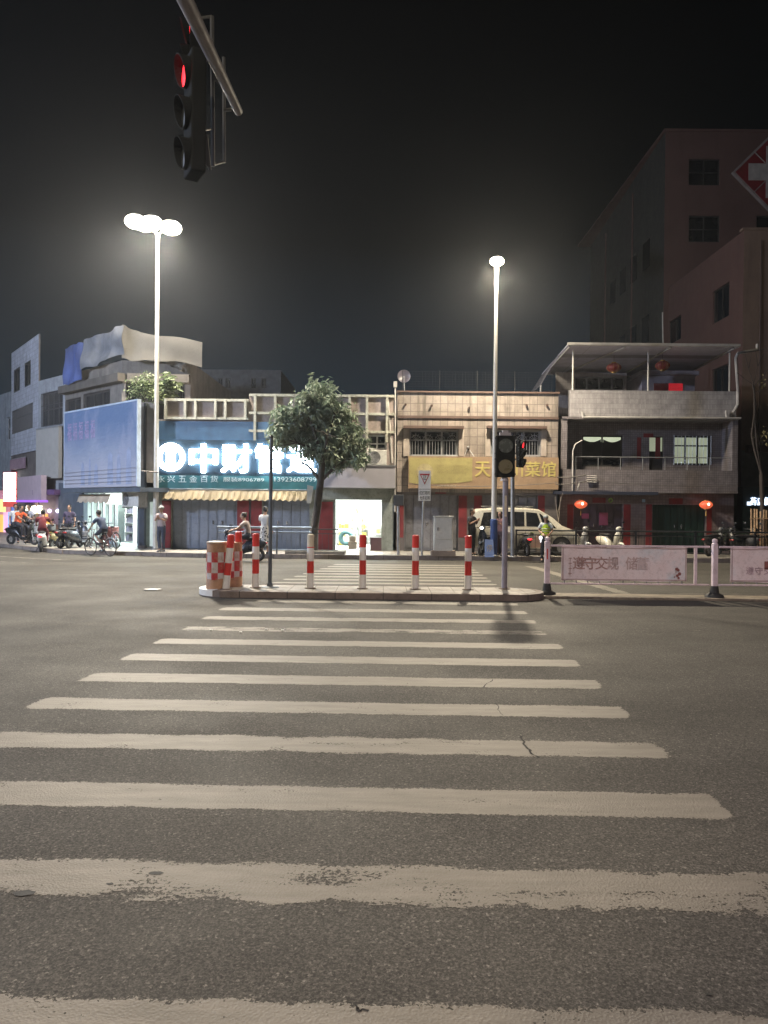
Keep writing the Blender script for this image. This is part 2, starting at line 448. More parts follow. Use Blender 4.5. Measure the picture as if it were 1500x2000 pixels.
# painted markings -----------------------------------------------------------
def stripe_mesh(mb, uvs, quadpts, wear, nx=60):
    a, b, c, d = [Vector(p) for p in quadpts]    # near-left, near-right, far-right, far-left
    wid = ((d-a).length+(c-b).length)/2; ny = 6; n0 = len(mb.v)
    for j in range(ny+1):
        for i in range(nx+1):
            s_, t_ = i/nx, j/ny
            p = (a.lerp(b, s_)).lerp(d.lerp(c, s_), t_); mb.v.append(p)
            L = (b-a).length
            dist = min(t_*wid, (1-t_)*wid, s_*L, (1-s_)*L)
            w = wear(s_, t_) if callable(wear) else wear
            uvs.append((w, dist))
    for j in range(ny):
        for i in range(nx):
            k_ = n0+j*(nx+1)+i; mb.f.append((k_, k_+1, k_+nx+2, k_+nx+1))
def finish_marks(name, mb, uvs, z=.0016):
    me = bpy.data.meshes.new(name); me.from_pydata([(p.x, p.y, z) for p in mb.v], [], mb.f)
    uv = me.uv_layers.new(name='UVMap')
    for l in me.loops: uv.data[l.index].uv = uvs[l.vertex_index]
    me.materials.append(PAINT); o = bpy.data.objects.new(name, me); COL.objects.link(o); struct(o); return o
mb = MB(); uvs = []
for k_ in range(-1, 10):
    yf = 5.33+1.15*k_-1.15; w_ = .47
    if k_ == -1: yf = 3.03
    def L(y, side):   # crosswalk edges, sheared
        return (-3.78+.05*y) if side < 0 else (2.02+.047*y)
    yn = yf-w_-(.02 if k_ == 0 else 0)
    m_ = -.027
    xl, xr = L(yf, -1), L(yf, 1)
    if k_ <= 0: xl, xr = -4.2, 3.6
    wr = {-1: .22, 0: .62, 1: .18, 2: .35, 3: .22, 4: .18, 5: .15, 6: .22, 7: .75, 8: .4, 9: .35}[k_]
    fn = (lambda s_, t_, w0=wr: w0*(1.35-.9*t_)) if k_ == 0 else (lambda s_, t_, w0=wr: w0*(.5+.9*t_)) if k_ == -1 else wr
    stripe_mesh(mb, uvs, [(L(yn, -1) if k_ > 0 else xl, yn+m_*xl, 0), (L(yn, 1) if k_ > 0 else xr, yn+m_*xr, 0), (xr, yf+m_*xr, 0), (xl, yf+m_*xl, 0)], fn)
# last, half hidden stripe right by the kerb
stripe_mesh(mb, uvs, [(-2.6, 15.35, 0), (2.75, 15.2, 0), (2.75, 15.62, 0), (-2.6, 15.78, 0)], .5)
finish_marks('zebra_crossing', mb, uvs)
mb = MB(); uvs = []
for k_ in range(9):
    yn = 18.25+.87*k_; yf = yn+.42
    l0, l1 = -2.76+.19*(yn-19.6), -2.76+.19*(yf-19.6); r0, r1 = 2.88, 2.87
    stripe_mesh(mb, uvs, [(l0, yn, 0), (r0, yn, 0), (r1, yf, 0), (l1, yf, 0)], .3, 40)
finish_marks('far_zebra_crossing', mb, uvs)
mb = MB(); uvs = []
def strip_line(p, q, w, wear=.3):
    p = Vector(p); q = Vector(q); t_ = (q-p).normalized(); n_ = Vector((-t_.y, t_.x, 0))*w/2
    stripe_mesh(mb, uvs, [p-n_, q-n_, q+n_, p+n_], wear, 40)
strip_line(G(1035, 1106), G(1222, 1160), .40)
strip_line(G(1105, 1157), G(1500, 1161), .12, .5)
strip_line(G(1325, 1230), G(1372, 1231), .10, .9)
strip_line(G(0, 1087), G(150, 1095), .22, .6)
strip_line(G(-60, 1092), G(70, 1101), .15, .7)
finish_marks('lane_markings', mb, uvs)
# cracks and tar spots
mb = MB()
def crack(pts, w):
    P = [G(*p) for p in pts]
    out = []
    for a, b in zip(P, P[1:]):
        for i in range(6): 
            q = a.lerp(b, i/6); out.append(q+Vector((random.uniform(-.018, .018), random.uniform(-.015, .015), 0)))
    out.append(P[-1])
    for a, b in zip(out, out[1:]):
        t_ = (b-a).normalized(); n_ = Vector((-t_.y, t_.x, 0)); wa = w*random.uniform(.5, 1.3)
        mb.quad(a-n_*wa+Vector((0, 0, .0032)), b-n_*wa+Vector((0, 0, .0032)), b+n_*wa+Vector((0, 0, .0032)), a+n_*wa+Vector((0, 0, .0032)))
crack([(963, 1327), (945, 1343)], .006); crack([(966, 1374), (983, 1398)], .0045)
crack([(1017, 1438), (1028, 1462), (1052, 1481)], .009)
crack([(690, 1968), (720, 1976)], .006)
struct(mb.build('road_cracks', M('crack_dark', (.015, .014, .013), .9, bump=0)))
mb = MB()
for px, py, rx in ((46, 1745, .055), (303, 1706, .042), (215, 1727, .02), (1385, 1943, .015), (837, 1515, .02), (585, 1417, .022)):
    c = G(px, py); n = 14
    mb.poly([(c.x+rx*math.cos(2*PI*i/n)*random.uniform(.8, 1.2), c.y+rx*.55*math.sin(2*PI*i/n)*random.uniform(.7, 1.2), .0034) for i in range(n)])
struct(mb.build('tar_spots', M('tar', (.012, .012, .012), .7)))
c = G(298, 1153)
mb = MB(); mb.extr([c+Vector((-.17, -.09, .004)), c+Vector((.12, -.11, .004)), c+Vector((.19, .06, .004)), c+Vector((-.05, .12, .004)), c+Vector((-.19, .05, .004))], (0, 0, .025))
tag(mb.build('paper_litter', WHITE_P, bevel=.006), 'scrap of white paper lying flat on the dark road left of the island', 'litter')
mb = MB()
for px, py in ((412, 1232), (520, 1231), (552, 1232), (470, 1236)):
    c = G(px, py); mb.box(c.x-.02, c.x+.02, c.y-.02, c.y+.02, .005, .02)
o = mb.build('road_grit', WHITE_P); o['kind'] = 'stuff'

# ------------------------------------------------------------------ building kit
def wall(mb, F, u0, u1, z0, z1, holes=(), n=0.0, dep=.25):
    us = sorted({u0, u1, *[v for h in holes for v in h[:2]]}); zs = sorted({z0, z1, *[v for h in holes for v in h[2:]]})
    us = [u for u in us if u0 <= u <= u1]; zs = [z for z in zs if z0 <= z <= z1]
    P = F.pt
    for a, b in zip(us, us[1:]):
        for c, d in zip(zs, zs[1:]):
            um, zm = (a+b)/2, (c+d)/2
            if any(h[0] < um < h[1] and h[2] < zm < h[3] for h in holes): continue
            mb.quad(P(a, c, n), P(b, c, n), P(b, d, n), P(a, d, n))
    for h in holes:
        a, b, c, d = h
        mb.quad(P(a, c, n), P(a, d, n), P(a, d, n-dep), P(a, c, n-dep)); mb.quad(P(b, c, n), P(b, c, n-dep), P(b, d, n-dep), P(b, d, n))
        mb.quad(P(a, c, n), P(a, c, n-dep), P(b, c, n-dep), P(b, c, n)); mb.quad(P(a, d, n), P(b, d, n), P(b, d, n-dep), P(a, d, n-dep))
    return mb
def shell(mb, F, u0, u1, z0, z1, n, depth):   # side walls, back and top of a body whose front is made by wall()
    P = F.pt
    mb.quad(P(u0, z0, n), P(u0, z1, n), P(u0, z1, n-depth), P(u0, z0, n-depth))
    mb.quad(P(u1, z0, n), P(u1, z0, n-depth), P(u1, z1, n-depth), P(u1, z1, n))
    mb.quad(P(u0, z0, n-depth), P(u0, z1, n-depth), P(u1, z1, n-depth), P(u1, z0, n-depth))
    mb.quad(P(u0, z1, n), P(u1, z1, n), P(u1, z1, n-depth), P(u0, z1, n-depth))
def window(bld, F, h, n, fm, cols=2, rows=1, glass=GLASS_D, dep=.14, grille=None, rowz=None, arcs=False):
    a, b, c, d = h
    w = MB().fbox(F, a, b, c, d, n-dep-.02, n-dep).build('window', glass, bld)
    m = MB(); t = .035; q = n-dep
    for x in (a+t, b-t): m.fbox(F, x-t, x+t, c, d, q, q+.045)
    m.fbox(F, a+2*t, b-2*t, c, c+2*t, q, q+.045); m.fbox(F, a+2*t, b-2*t, d-2*t, d, q, q+.045)
    for i in range(1, cols):
        x = a+(b-a)*i/cols; m.fbox(F, x-t, x+t, c+2*t, d-2*t, q, q+.042)
    for i in range(1, rows):
        z = c+(d-c)*((rowz or i/rows)); m.fbox(F, a+2*t, b-2*t, z-t*.8, z+t*.8, q, q+.048)
    m.build('frame', fm, w)
    if grille:
        m = MB(); q = n-.02; k = int((b-a)/.11)
        for i in range(k+1):
            x = a+(b-a)*i/k; m.tube(F.pt(x, c, q), F.pt(x, c+(d-c)*(.62 if arcs else 1), q), .009, seg=5)
        for z in (c+.03, c+(d-c)*.62, d-.02): m.tube(F.pt(a, z, q), F.pt(b, z, q), .011, seg=5)
        if arcs:
            nn = 4
            for i in range(nn):
                x = a+(b-a)*(i+.5)/nn; r = (b-a)/nn/2; z0 = c+(d-c)*.62
                for aa in range(7):
                    an = PI*aa/6; m.tube(F.pt(x, z0, q), F.pt(x+r*math.cos(an), min(d, z0+r*1.1*math.sin(an)), q), .008, seg=4)
                for aa in range(8):
                    an, a2 = PI*aa/8, PI*(aa+1)/8; m.tube(F.pt(x+r*.8*math.cos(an), z0+r*.8*math.sin(an), q), F.pt(x+r*.8*math.cos(a2), z0+r*.8*math.sin(a2), q), .008, seg=4)
        m.build('grille', grille, w)
    return w
def folding_door(bld, F, h, n, mat, leaves=5, dep=.2, label=None):
    a, b, c, d = h; q = n-dep; m = MB(); wdt = (b-a)/leaves
    for i in range(leaves):
        x0, x1 = a+i*wdt+.008, a+(i+1)*wdt-.008
        m.fbox(F, x0, x1, c+.01, d, q-.04, q); 
        for z0, z1 in ((c+.12, c+(d-c)*.46), (c+(d-c)*.5, d-.12)):
            m.fbox(F, x0+.05, x1-.05, z0, z1, q, q+.014)
    o = m.build('door', mat, bld)
    if label: o['label'] = label
    for i in (leaves//2-1, leaves//2): 
        x = a+(i+.5)*wdt; MB().fbox(F, x-.02, x+.02, c+1.0, c+1.15, q+.014, q+.05).build('handle', CHROME, o)
    bk = MB().fbox(F, a, b, c, d, q-.12, q-.1).build('door_backing', DARKP, o)
    return o
REDPAPER = M('red_paper', (.17, .014, .018), .7, var=.25, dirt=.3, bump=.05)
def couplets(bld, F, rects, n):
    for r_ in rects:
        u0, u1, z0, z1 = F.rect(*r_)
        MB().fbox(F, u0, u1, max(z0, SW+.02), z1, n, n+.006).build('door_couplet', REDPAPER, bld)

# ------------------------------------------------------------------ middle shophouse, tiled, two floors
F1 = Fac((0, 31.0))
TILE1 = M('ochre_tile', (.27, .232, .205), .45, tile=(.30, .33, .012, .42, 0.0), streak=.95, dirt=.25)
GF = M('ground_floor_render', (.12, .105, .10), .7, streak=.4, dirt=.4)
GREYDOOR = M('grey_folding_metal', (.20, .20, .22), .5, .2, var=.2, scale=1.2, dirt=.4, streak=.3)
b1 = thing('shophouse', 'two storey shophouse with ochre streaked tiles and arched window grilles, behind the lamp post', 'building', (PD(930, 1078, 31).x, 31, SW), group='shophouses facing the crossing')
u0, u1, zb, zt = F1.rect(775, 768, 1089, 1078); zb = SW
w1 = F1.rect(800, 840, 895, 891); w2 = F1.rect(958, 840, 1056, 891)
gz = F1.uz(900, 962)[1]
mb = MB(); wall(mb, F1, u0, u1, gz, zt, [w1, w2]); shell(mb, F1, u0, u1, zb, zt, 0, 9); mb.build('wall', TILE1, b1)
d1 = F1.rect(790, 967, 895, 1080); d2 = F1.rect(942, 967, 1050, 1080); d1 = (*d1[:2], SW, d1[3]); d2 = (*d2[:2], SW, d2[3])
mb = MB(); wall(mb, F1, u0, u1, SW, gz, [d1, d2], n=-.05); mb.build('ground_floor_wall', GF, b1)
for h in (w1, w2): window(b1, F1, h, 0, M('grey_frame', (.25, .26, .27), .5, .3), 3, 2, grille=M('grille_paint', (.30, .31, .33), .5, .3), rowz=.62, arcs=True)
TRIM1 = M('dark_trim', (.09, .055, .045), .6, dirt=.4)
mb = MB(); za, zb_ = F1.uz(930, 818)[1], F1.uz(930, 813)[1]; mb.fbox(F1, u0, u1, za, zb_, 0, .06); mb.fbox(F1, u0-.04, u1+.04, zt, zt+.07, -.3, .08)
for r_ in ((788, 833, 905, 838), (950, 833, 1066, 838)):
    a, b, c, d = F1.rect(*r_); mb.fbox(F1, a, b, c, d, 0, .28)
mb.build('ledge', TRIM1, b1)
for x0, x1 in ((788, 799), (896, 906), (948, 957), (1057, 1067)):
    a, b, c, d = F1.rect(x0, 838, x1, 891); MB().fbox(F1, a, b, c, d, 0, .05).build('window_surround', M('pale_surround', (.38, .33, .29), .6, streak=.6), b1)
folding_door(b1, F1, d1, -.05, GREYDOOR, 6); folding_door(b1, F1, d2, -.05, GREYDOOR, 6)
couplets(b1, F1, [(896, 968, 912, 1050), (926, 968, 941, 1050), (1051, 968, 1064, 1050), (776, 985, 788, 1050), (850, 955, 872, 964)], -.05)
mb = MB()
for px, py in ((792, 790), (843, 792), (916, 796), (1028, 791), (1068, 791)):
    u, z = F1.uz(px, py); mb.tube(F1.pt(u, z, 0), F1.pt(u, z-.02, .12), .045, .05, 8)
mb.build('drain_spout', TRIM1, b1)
mb = MB(); u, z = F1.uz(772, 757); ub, zb2 = F1.uz(771, 1000)
mb.tube(F1.pt(u, z, .12), F1.pt(ub, zb2, .12), .03); mb.fbox(F1, u-.07, u+.07, z, z+.22, .02, .2)
mb.tube(F1.pt(F1.uz(757, 772)[0], F1.uz(757, 772)[1], .15), F1.pt(F1.uz(766, 905)[0], F1.uz(766, 905)[1], .12), .04)
mb.build('drainpipe', M('pipe_plastic', (.42, .40, .38), .5), b1)
# round dish on the roof
t = thing('satellite_dish', 'small round dish on a short mast on the ochre shophouse roof', 'dish', PD(790, 768, 31.5))
c = PD(789, 735, 31.5)
MB().lathe(c, [(.02, .1), (.12, .09), (.22, .04), (.27, -.02), (.265, -.03), (.2, .02), (.02, .07)], 18, 'y').build('reflector', M('dish_plastic', (.13, .12, .15), .35), t, smooth=True)
MB().tube(PD(790, 769, 31.5), c, .02).build('mast', GALV, t)
# mesh screen faintly seen above the roof
t = thing('roof_mesh_fence', 'faint fine wire mesh fence along the flat roof of the ochre shophouse', 'fence', F1.pt(u0+.2, zt+.07, -.3))
mb = MB()
for i in range(5): mb.tube(F1.pt(u0+.2+(u1-u0-.4)*i/4, zt+.07, -.3), F1.pt(u0+.2+(u1-u0-.4)*i/4, zt+.95, -.3), .012, seg=5)
mb.build('post', BLACKM, t)
mb = MB()
for i in range(46): mb.tube(F1.pt(u0+.2+(u1-u0-.4)*i/45, zt+.1, -.3), F1.pt(u0+.2+(u1-u0-.4)*i/45, zt+.92, -.3), .0025, seg=3)
for i in range(9): mb.tube(F1.pt(u0+.2, zt+.1+.1*i, -.3), F1.pt(u1-.2, zt+.1+.1*i, -.3), .0025, seg=3)
mb.build('wire_mesh', BLACKM, t)
# its long sign board
t = thing('shop_signboard', 'long sign board, yellow left half and orange right half with yellow writing, on ochre shophouse', 'sign', F1.pt(F1.uz(943, 955)[0], F1.uz(943, 955)[1], .2))
a, b, c, d = F1.rect(797, 893, 1088, 955)
MB().fbox(F1, a, b, c, d, .06, .26).build('panel', M('orange_sign', (.30, .205, .13), .5, var=.15, dirt=.2, streak=.25), t)
a2, b2, c2, d2 = F1.rect(799, 895, 921, 944)
P = F1.pt; m = MB(); pts = [P(a2, c2+.02, .262), P(a2+.3, c2-.03, .262)] + [P(a2+.3+(b2-a2-.3)*i/8, c2-.03+.12*(i/8)**3, .262) for i in range(1, 9)] + [P(b2, d2, .262), P(a2, d2, .262)]
m.extr(pts, (0, -.01, 0)).build('yellow_panel', M('yellow_sign', (.33, .29, .12), .5, var=.12, dirt=.2), t)
m = MB()
for ch, x0, x1 in (('天', 926, 956), ('府', 959, 988), ('川', 992, 1019), ('菜', 1023, 1053), ('馆', 1055, 1083)):
    q = F1.rect(x0, 902, x1, 932); write(m, F1, ch, q[0], q[1], q[2], q[3], .262, .03, .012)
m.build('lettering', M('yellow_letters', (.46, .38, .13), .5, var=.1), t)
m = MB()
q = F1.rect(852, 947, 890, 952); write(m, F1, '欢迎光临惠顾', q[0], q[1], q[2], q[3], .262, 0, .004)
m.build('small_lettering', M('pale_letters', (.5, .42, .3), .5), t)
m = MB(); q = F1.rect(852, 908, 912, 926); write(m, F1, '深圳福彩', q[0], q[1], q[2], q[3], .273, .01, .004)
m.build('faded_lettering', M('faded_letters', (.29, .25, .11), .5), t)
m = MB(); ru, rz_ = F1.uz(829, 922); m.lathe(F1.pt(ru, rz_, .273), [(.33, 0), (.33, -.02)], 24, 'y'); m.build('round_emblem', M('emblem_ochre', (.37, .32, .18), .6, dirt=.3), t)
m = MB()
for x0, x1, x2 in ((905, 914, 925), ):
    q0 = F1.uz(x1, 874); q1 = F1.uz(x0, 893); q2 = F1.uz(x2, 893)
    m.tube(F1.pt(*q0, .03), F1.pt(*q1, .22), .012, seg=5); m.tube(F1.pt(*q0, .03), F1.pt(*q2, .22), .012, seg=5); m.ball(F1.pt(*q0, .04), .06, 8, 6)
m.build('bracket', GALV, t)

# ------------------------------------------------------------------ pipe shop building to the left, under the glowing sign
F2 = Fac((0, 30.9))
b2_ = thing('pipe_shop_building', 'low two storey shop building with lattice parapet behind the glowing white sign and the tree', 'building', (PD(540, 1078, 31).x, 30.9, SW), group='shophouses facing the crossing')
WB2 = M('mauve_render', (.30, .25, .235), .7, streak=.45, dirt=.3); LAT = M('lattice_paint', (.42, .42, .36), .6, dirt=.5, streak=.3)
ua, ub, za, zb3 = F2.rect(322, 780, 486, 820); uc, ud, _, zt2 = F2.rect(487, 772, 770, 900)
u_l = F2.uz(303, 1000)[0]
wa = F2.rect(718, 849, 755, 878)
gz2 = F2.uz(500, 950)[1]
holes = [F2.rect(335, 978, 511, 1080), F2.rect(514, 978, 604, 1080), F2.rect(655, 972, 745, 1080)]
holes = [(h[0], h[1], SW, h[3]) for h in holes]
mb = MB(); wall(mb, F2, u_l, ua, gz2, za, []); wall(mb, F2, ua, ub+.02, gz2, zb3); wall(mb, F2, ub+.02, ud, gz2, zt2, [wa]); shell(mb, F2, u_l, ud, SW, zb3-.1, 0, 9)
mb.build('wall', WB2, b2_)
mb = MB(); wall(mb, F2, u_l, ud, SW, gz2, holes, n=-.02, dep=.3); mb.build('ground_floor_wall', M('green_grey_render', (.23, .25, .22), .7, dirt=.5, streak=.3), b2_)
# lattice frames
mb = MB(); T = .06
def grid(u0_, u1_, z0_, z1_, us, zs, nn=.14):
    for z in zs: mb.fbox(F2, u0_, u1_, z-T*.8, z+T*.8, 0, nn)
    for u in us: mb.fbox(F2, u-T*.8, u+T*.8, z0_, z1_, .003, nn+.02)
grid(ua, ub, za, zb3, [F2.uz(x, 800)[0] for x in (325, 363, 383, 422, 441, 480)], [za+.05, zb3-.04])
zz = [F2.uz(600, y)[1] for y in (773, 808, 843)]
grid(uc, ud, F2.uz(500, 862)[1], zt2, [F2.uz(x, 800)[0] for x in (499, 538, 578, 640, 683, 717, 756)], zz)
mb.build('lattice', LAT, b2_)
window(b2_, F2, wa, 0, M('white_frame', (.5, .5, .5), .5), 2, 2, rowz=.4)
BLUEP = M('blue_corrugated', (.05, .13, .25), .45, corr=14.0)
q = F2.rect(308, 824, 620, 948); MB().fbox(F2, q[0], q[1], q[2]+1.1, q[3], .02, .10).build('cladding', BLUEP, b2_)
folding_door(b2_, F2, holes[0], -.02, M('blue_grey_metal', (.20, .235, .30), .5, .2, var=.15, dirt=.3), 10)
folding_door(b2_, F2, holes[1], -.02, M('blue_grey_metal', (.15, .18, .22)), 5)
couplets(b2_, F2, [(316, 978, 334, 1070), (463, 978, 486, 1070), (490, 978, 511, 1070)], .0)
couplets(b2_, F2, [(622, 980, 650, 1076)], -.0)
q = F2.rect(628, 955, 761, 976); MB().fbox(F2, q[0], q[1], q[2], q[3], 0, .18).build('lintel', M('green_grey_render', (.2, .22, .2)), b2_)
# lit shop interior seen through the open front
s0, s1, sz0, sz1 = holes[2]
INT = M('interior_white', (.75, .76, .74), .6, var=.05, bump=0)
mb = MB(); P = F2.pt; dd = -5.0; a, b = s0-1.0, s1+.7; zc = sz1+.15
mb.quad(P(a, SW+.01, dd), P(b, SW+.01, dd), P(b, zc, dd), P(a, zc, dd)); mb.quad(P(a, SW+.01, -.33), P(a, SW+.01, dd), P(a, zc, dd), P(a, zc, -.33)); mb.quad(P(b, SW+.01, -.33), P(b, zc, -.33), P(b, zc, dd), P(b, SW+.01, dd))
mb.quad(P(a, zc, -.33), P(a, zc, dd), P(b, zc, dd), P(b, zc, -.33)); mb.quad(P(a, SW+.01, -.33), P(b, SW+.01, -.33), P(b, SW+.01, dd), P(a, SW+.01, dd))
mb.build('interior', INT, b2_)
t = thing('ceiling_tube_light', 'bright ceiling light inside the open white shop', 'light', P((s0+s1)/2, zc-.05, -2.0))
for nn in (-1.2, -3.2):
    MB().fbox(F2, s0-.3, s1+.2, zc-.09, zc-.04, nn-.12, nn+.12).build('lamp_tube', emis('tube_white', (.93, 1.0, .95), 140), t)
# shop contents
def shelf_unit(px0, px1, py0, py1, nn, col, label, nm):
    q = F2.rect(px0, py0, px1, py1, nn); m = MB(); z0, z1 = SW+.02, q[3]
    for u in (q[0], q[1]-.03): m.fbox(F2, u, u+.03, z0, z1, nn-.4, nn)
    ks = max(2, int((z1-z0)/.35))
    for i in range(ks+1): m.fbox(F2, q[0]+.03, q[1]-.03, z0+(z1-z0-.03)*i/ks, z0+(z1-z0-.03)*i/ks+.03, nn-.38, nn-.01)
    t = thing(nm, label, 'shelf', F2.pt(q[0], SW, nn)); m.build('rack', M('shelf_metal', (.5, .5, .48), .5), t)
    m = MB()
    for i in range(ks):
        u = q[0]+.06
        while u < q[1]-.2:
            wv = random.uniform(.08, .2); m.fbox(F2, u, u+wv, z0+(z1-z0-.03)*i/ks+.033, z0+(z1-z0-.03)*i/ks+random.uniform(.14, .3), nn-.35, nn-.05); u += wv+.02
    m.build('stock', M('stock_'+nm+label[:6], col, .5, var=.3, scale=6), t)
shelf_unit(659, 682, 1015, 1078, -3.2, (.75, .62, .10), 'shelf of yellow packed goods in the lit shop', 'goods_shelf')
shelf_unit(704, 720, 1018, 1078, -4.3, (.30, .42, .38), 'shelf of pale green goods at the back of the lit shop', 'goods_shelf')
shelf_unit(732, 746, 1022, 1078, -4.3, (.45, .50, .55), 'shelf of blue grey goods at right inside the lit shop', 'goods_shelf')
q = F2.rect(671, 1042, 682, 1062, -1.6); t_ = MB().torus(F2.pt((q[0]+q[1])/2, q[2]+.25, -1.6), .24, .09, 'y', 18, 8); tag(t_.build('coiled_hose', M('teal_hose', (.10, .22, .23), .5)), 'teal coil of hose hanging at the front of the lit shop', 'hose')
q = F2.rect(680, 1065, 697, 1078, -.8); m = MB().fbox(F2, q[0], q[1], SW+.02, SW+.33, -1.2, -.8); m.fbox(F2, q[0]+.04, q[1]-.06, SW+.335, SW+.55, -1.15, -.85); tag(m.build('carton', M('cream_carton', (.62, .52, .42), .7), bevel=.01), 'cream cartons stacked on the floor of the lit shop', 'box')
q = F2.rect(723, 1050, 745, 1077); t = thing('display_counter', 'low dark red brown counter at right of the lit shop front', 'counter', F2.pt(q[0], SW, .0))
MB().fbox(F2, q[0], q[1], SW, q[3]-.04, -.28, -.02).build('cabinet', M('maroon_wood', (.09, .045, .05), .5), t); MB().fbox(F2, q[0]-.01, q[1], q[3]-.04, q[3], -.3, .0).build('counter_top', M('maroon_wood', (.1, .05, .05)), t)
m = MB(); q = F2.rect(700, 979, 743, 988); write(m, F2, '欢迎光临', q[0], q[1], q[2], q[3], -.05, .01, .02); tag(m.build('led_strip_sign', emis('led_yellow', (1, .85, .12), 1.6)), 'small yellow LED writing across the top of the lit shop front', 'sign')
# white blank box sign
t = thing('blank_box_sign', 'blank pale grey box sign above the lit shop, right of the tree trunk', 'sign', F2.pt(F2.uz(700, 952)[0], F2.uz(700, 952)[1], .2))
q = F2.rect(628, 910, 772, 952, .9)
MB().fbox(F2, q[0], q[1], q[2], q[3], .03, .9).build('panel', M('pale_grey_panel', (.38, .37, .42), .5, var=.06, bump=0), t)
m = MB(); m.fbox(F2, q[0]-.02, q[1]+.02, q[3], q[3]+.04, .02, .93); m.fbox(F2, q[0]-.02, q[1]+.02, q[2]-.03, q[2], .02, .93); m.build('trim', GALV, t)
def ac_unit(F, r_, n, label, depth=.32, fan_left=True):
    q = F.rect(*r_, n+depth); t = thing('air_conditioner', label, 'air conditioner', F.pt((q[0]+q[1])/2, q[2], n+depth/2))
    MB().fbox(F, q[0], q[1], q[2], q[3], n+.02, n+depth).build('casing', M('ac_white', (.52, .52, .50), .5, var=.1, dirt=.3), t, bevel=.02)
    hgt = q[3]-q[2]; cu = q[0]+hgt*.52 if fan_left else q[1]-hgt*.52
    m = MB(); d_ = F.n
    for rr in (.12, .22, .32, .42): 
        pts = [F.pt(cu+hgt*rr*math.cos(a), (q[2]+q[3])/2+hgt*rr*math.sin(a), n+depth+.012) for a in [2*PI*i/20 for i in range(21)]]
        m.path(pts, .006, 4)
    m.build('fan_grille', GALV, t)
    m = MB(); pts = [F.pt(cu+hgt*.43*math.cos(a), (q[2]+q[3])/2+hgt*.43*math.sin(a), n+depth+.004) for a in [2*PI*i/20 for i in range(20)]]; m.poly(pts).build('fan_opening', M('fan_dark', (.13, .13, .14), .6), t)
    m = MB(); m.fbox(F, q[0]+.05, q[0]+.09, q[2]-.05, q[2], n, n+depth); m.fbox(F, q[1]-.09, q[1]-.05, q[2]-.05, q[2], n, n+depth); m.build('bracket', GALV, t)
    return t
ac_unit(F2, (716, 879, 755, 908), 0, 'white air conditioner on the wall just right of the tree crown')
# glowing sign ---------------------------------------------------------------
FS = F2.off(.35)
t = thing('glowing_shop_sign', 'dazzling white lit shop sign with ring logo and large characters, partly behind tree', 'sign', FS.pt(FS.uz(460, 925)[0], FS.uz(460, 925)[1], 0))
GLOW = emis('sign_glow', (.82, .92, 1.0), SIGN_E, (.9, .9, .9))
q = FS.rect(303, 862, 624, 927)
MB().fbox(FS, q[0], q[1], q[2]-.05, q[3]+.05, -.25, -.05).build('panel', M('dark_blue_sign', (.010, .03, .05), .5), t)
m = MB(); cu, cz = FS.uz(334, 893); ro = .56
for a in range(28):
    a0, a1 = 2*PI*a/28, 2*PI*(a+1)/28
    pp = [FS.pt(cu+r_*math.cos(x), cz+r_*math.sin(x), 0) for r_, x in ((ro, a0), (ro, a1), (ro*.66, a1), (ro*.66, a0))]; m.extr(pp, Vector((FS.n.x, FS.n.y, 0))*.08)
m.build('logo_ring', GLOW, t)
m = MB(); m.fbox(FS, cu-.17, cu+.17, cz-.36, cz+.30, 0, .07); m.extr([FS.pt(cu-.2, cz+.18, 0), FS.pt(cu+.2, cz+.18, 0), FS.pt(cu, cz+.40, 0)], Vector((FS.n.x, FS.n.y, 0))*.075); m.build('logo_core', GLOW, t)
for ch, x0, x1 in (('中', 370, 425), ('财', 432, 491), ('管', 497, 554), ('道', 560, 618)):
    q = FS.rect(x0, 866, x1, 924); m = MB(); write(m, FS, ch, *q, 0, .05, .05); m.build('character', GLOW, t)
# teal banner under it
t = thing('shop_banner', 'teal banner with white characters and phone numbers under the glowing sign', 'sign', F2.pt(F2.uz(460, 948)[0], F2.uz(460, 948)[1], .3))
q = F2.rect(300, 926, 624, 955, .3); MB().fbox(F2, q[0], q[1], q[2], q[3], .14, .3).build('panel', M('teal_panel', (.04, .17, .19), .5), t)
m = MB()
for ch, x0 in zip('永兴五金百货', (307, 327, 349, 370, 391, 411)):
    z = F2.rect(x0, 929, x0+15, 942, .3); write(m, F2, ch, *z, .3, .02, .01)
m.build('shop_name', M('white_letters', (.62, .75, .75), .5), t)
for s_, x0, x1 in (('服装8906789', 436, 516), ('13923608799', 536, 618)):
    z = F2.rect(x0, 932, x1, 941, .3); write(MB_ := MB(), F2, s_, *z, .3, .02, .01); MB_.build('phone_number', M('white_letters', (.62, .75, .75)), t)
# yellow awning valance
t = thing('awning', 'faded yellow and orange scalloped awning over the shuttered doors below the glowing sign', 'awning', F2.pt(F2.uz(460, 978)[0], F2.uz(460, 978)[1], .3))
q = F2.rect(317, 956, 600, 977, .5); m = MB(); NN = 48
top = [F2.pt(q[0]+(q[1]-q[0])*i/NN, q[3], .30) for i in range(NN+1)]
bot = [F2.pt(q[0]+(q[1]-q[0])*i/NN, q[2]+(.05 if i % 2 else -.02)+.02*math.sin(i*.7), .55+.02*math.sin(i*1.1)) for i in range(NN+1)]
for i in range(NN):
    m.hexa([bot[i], bot[i+1], bot[i+1]+Vector((0, .01, 0)), bot[i]+Vector((0, .01, 0)), top[i], top[i+1], top[i+1]+Vector((0, .01, 0)), top[i]+Vector((0, .01, 0))])
m.build('canvas', M('yellow_canvas', (.20, .155, .085), .7, var=.4, scale=.8, dirt=.2), t)
MB().tube(F2.pt(q[0], q[3], .3), F2.pt(q[1], q[3], .3), .03).build('roller', GALV, t)
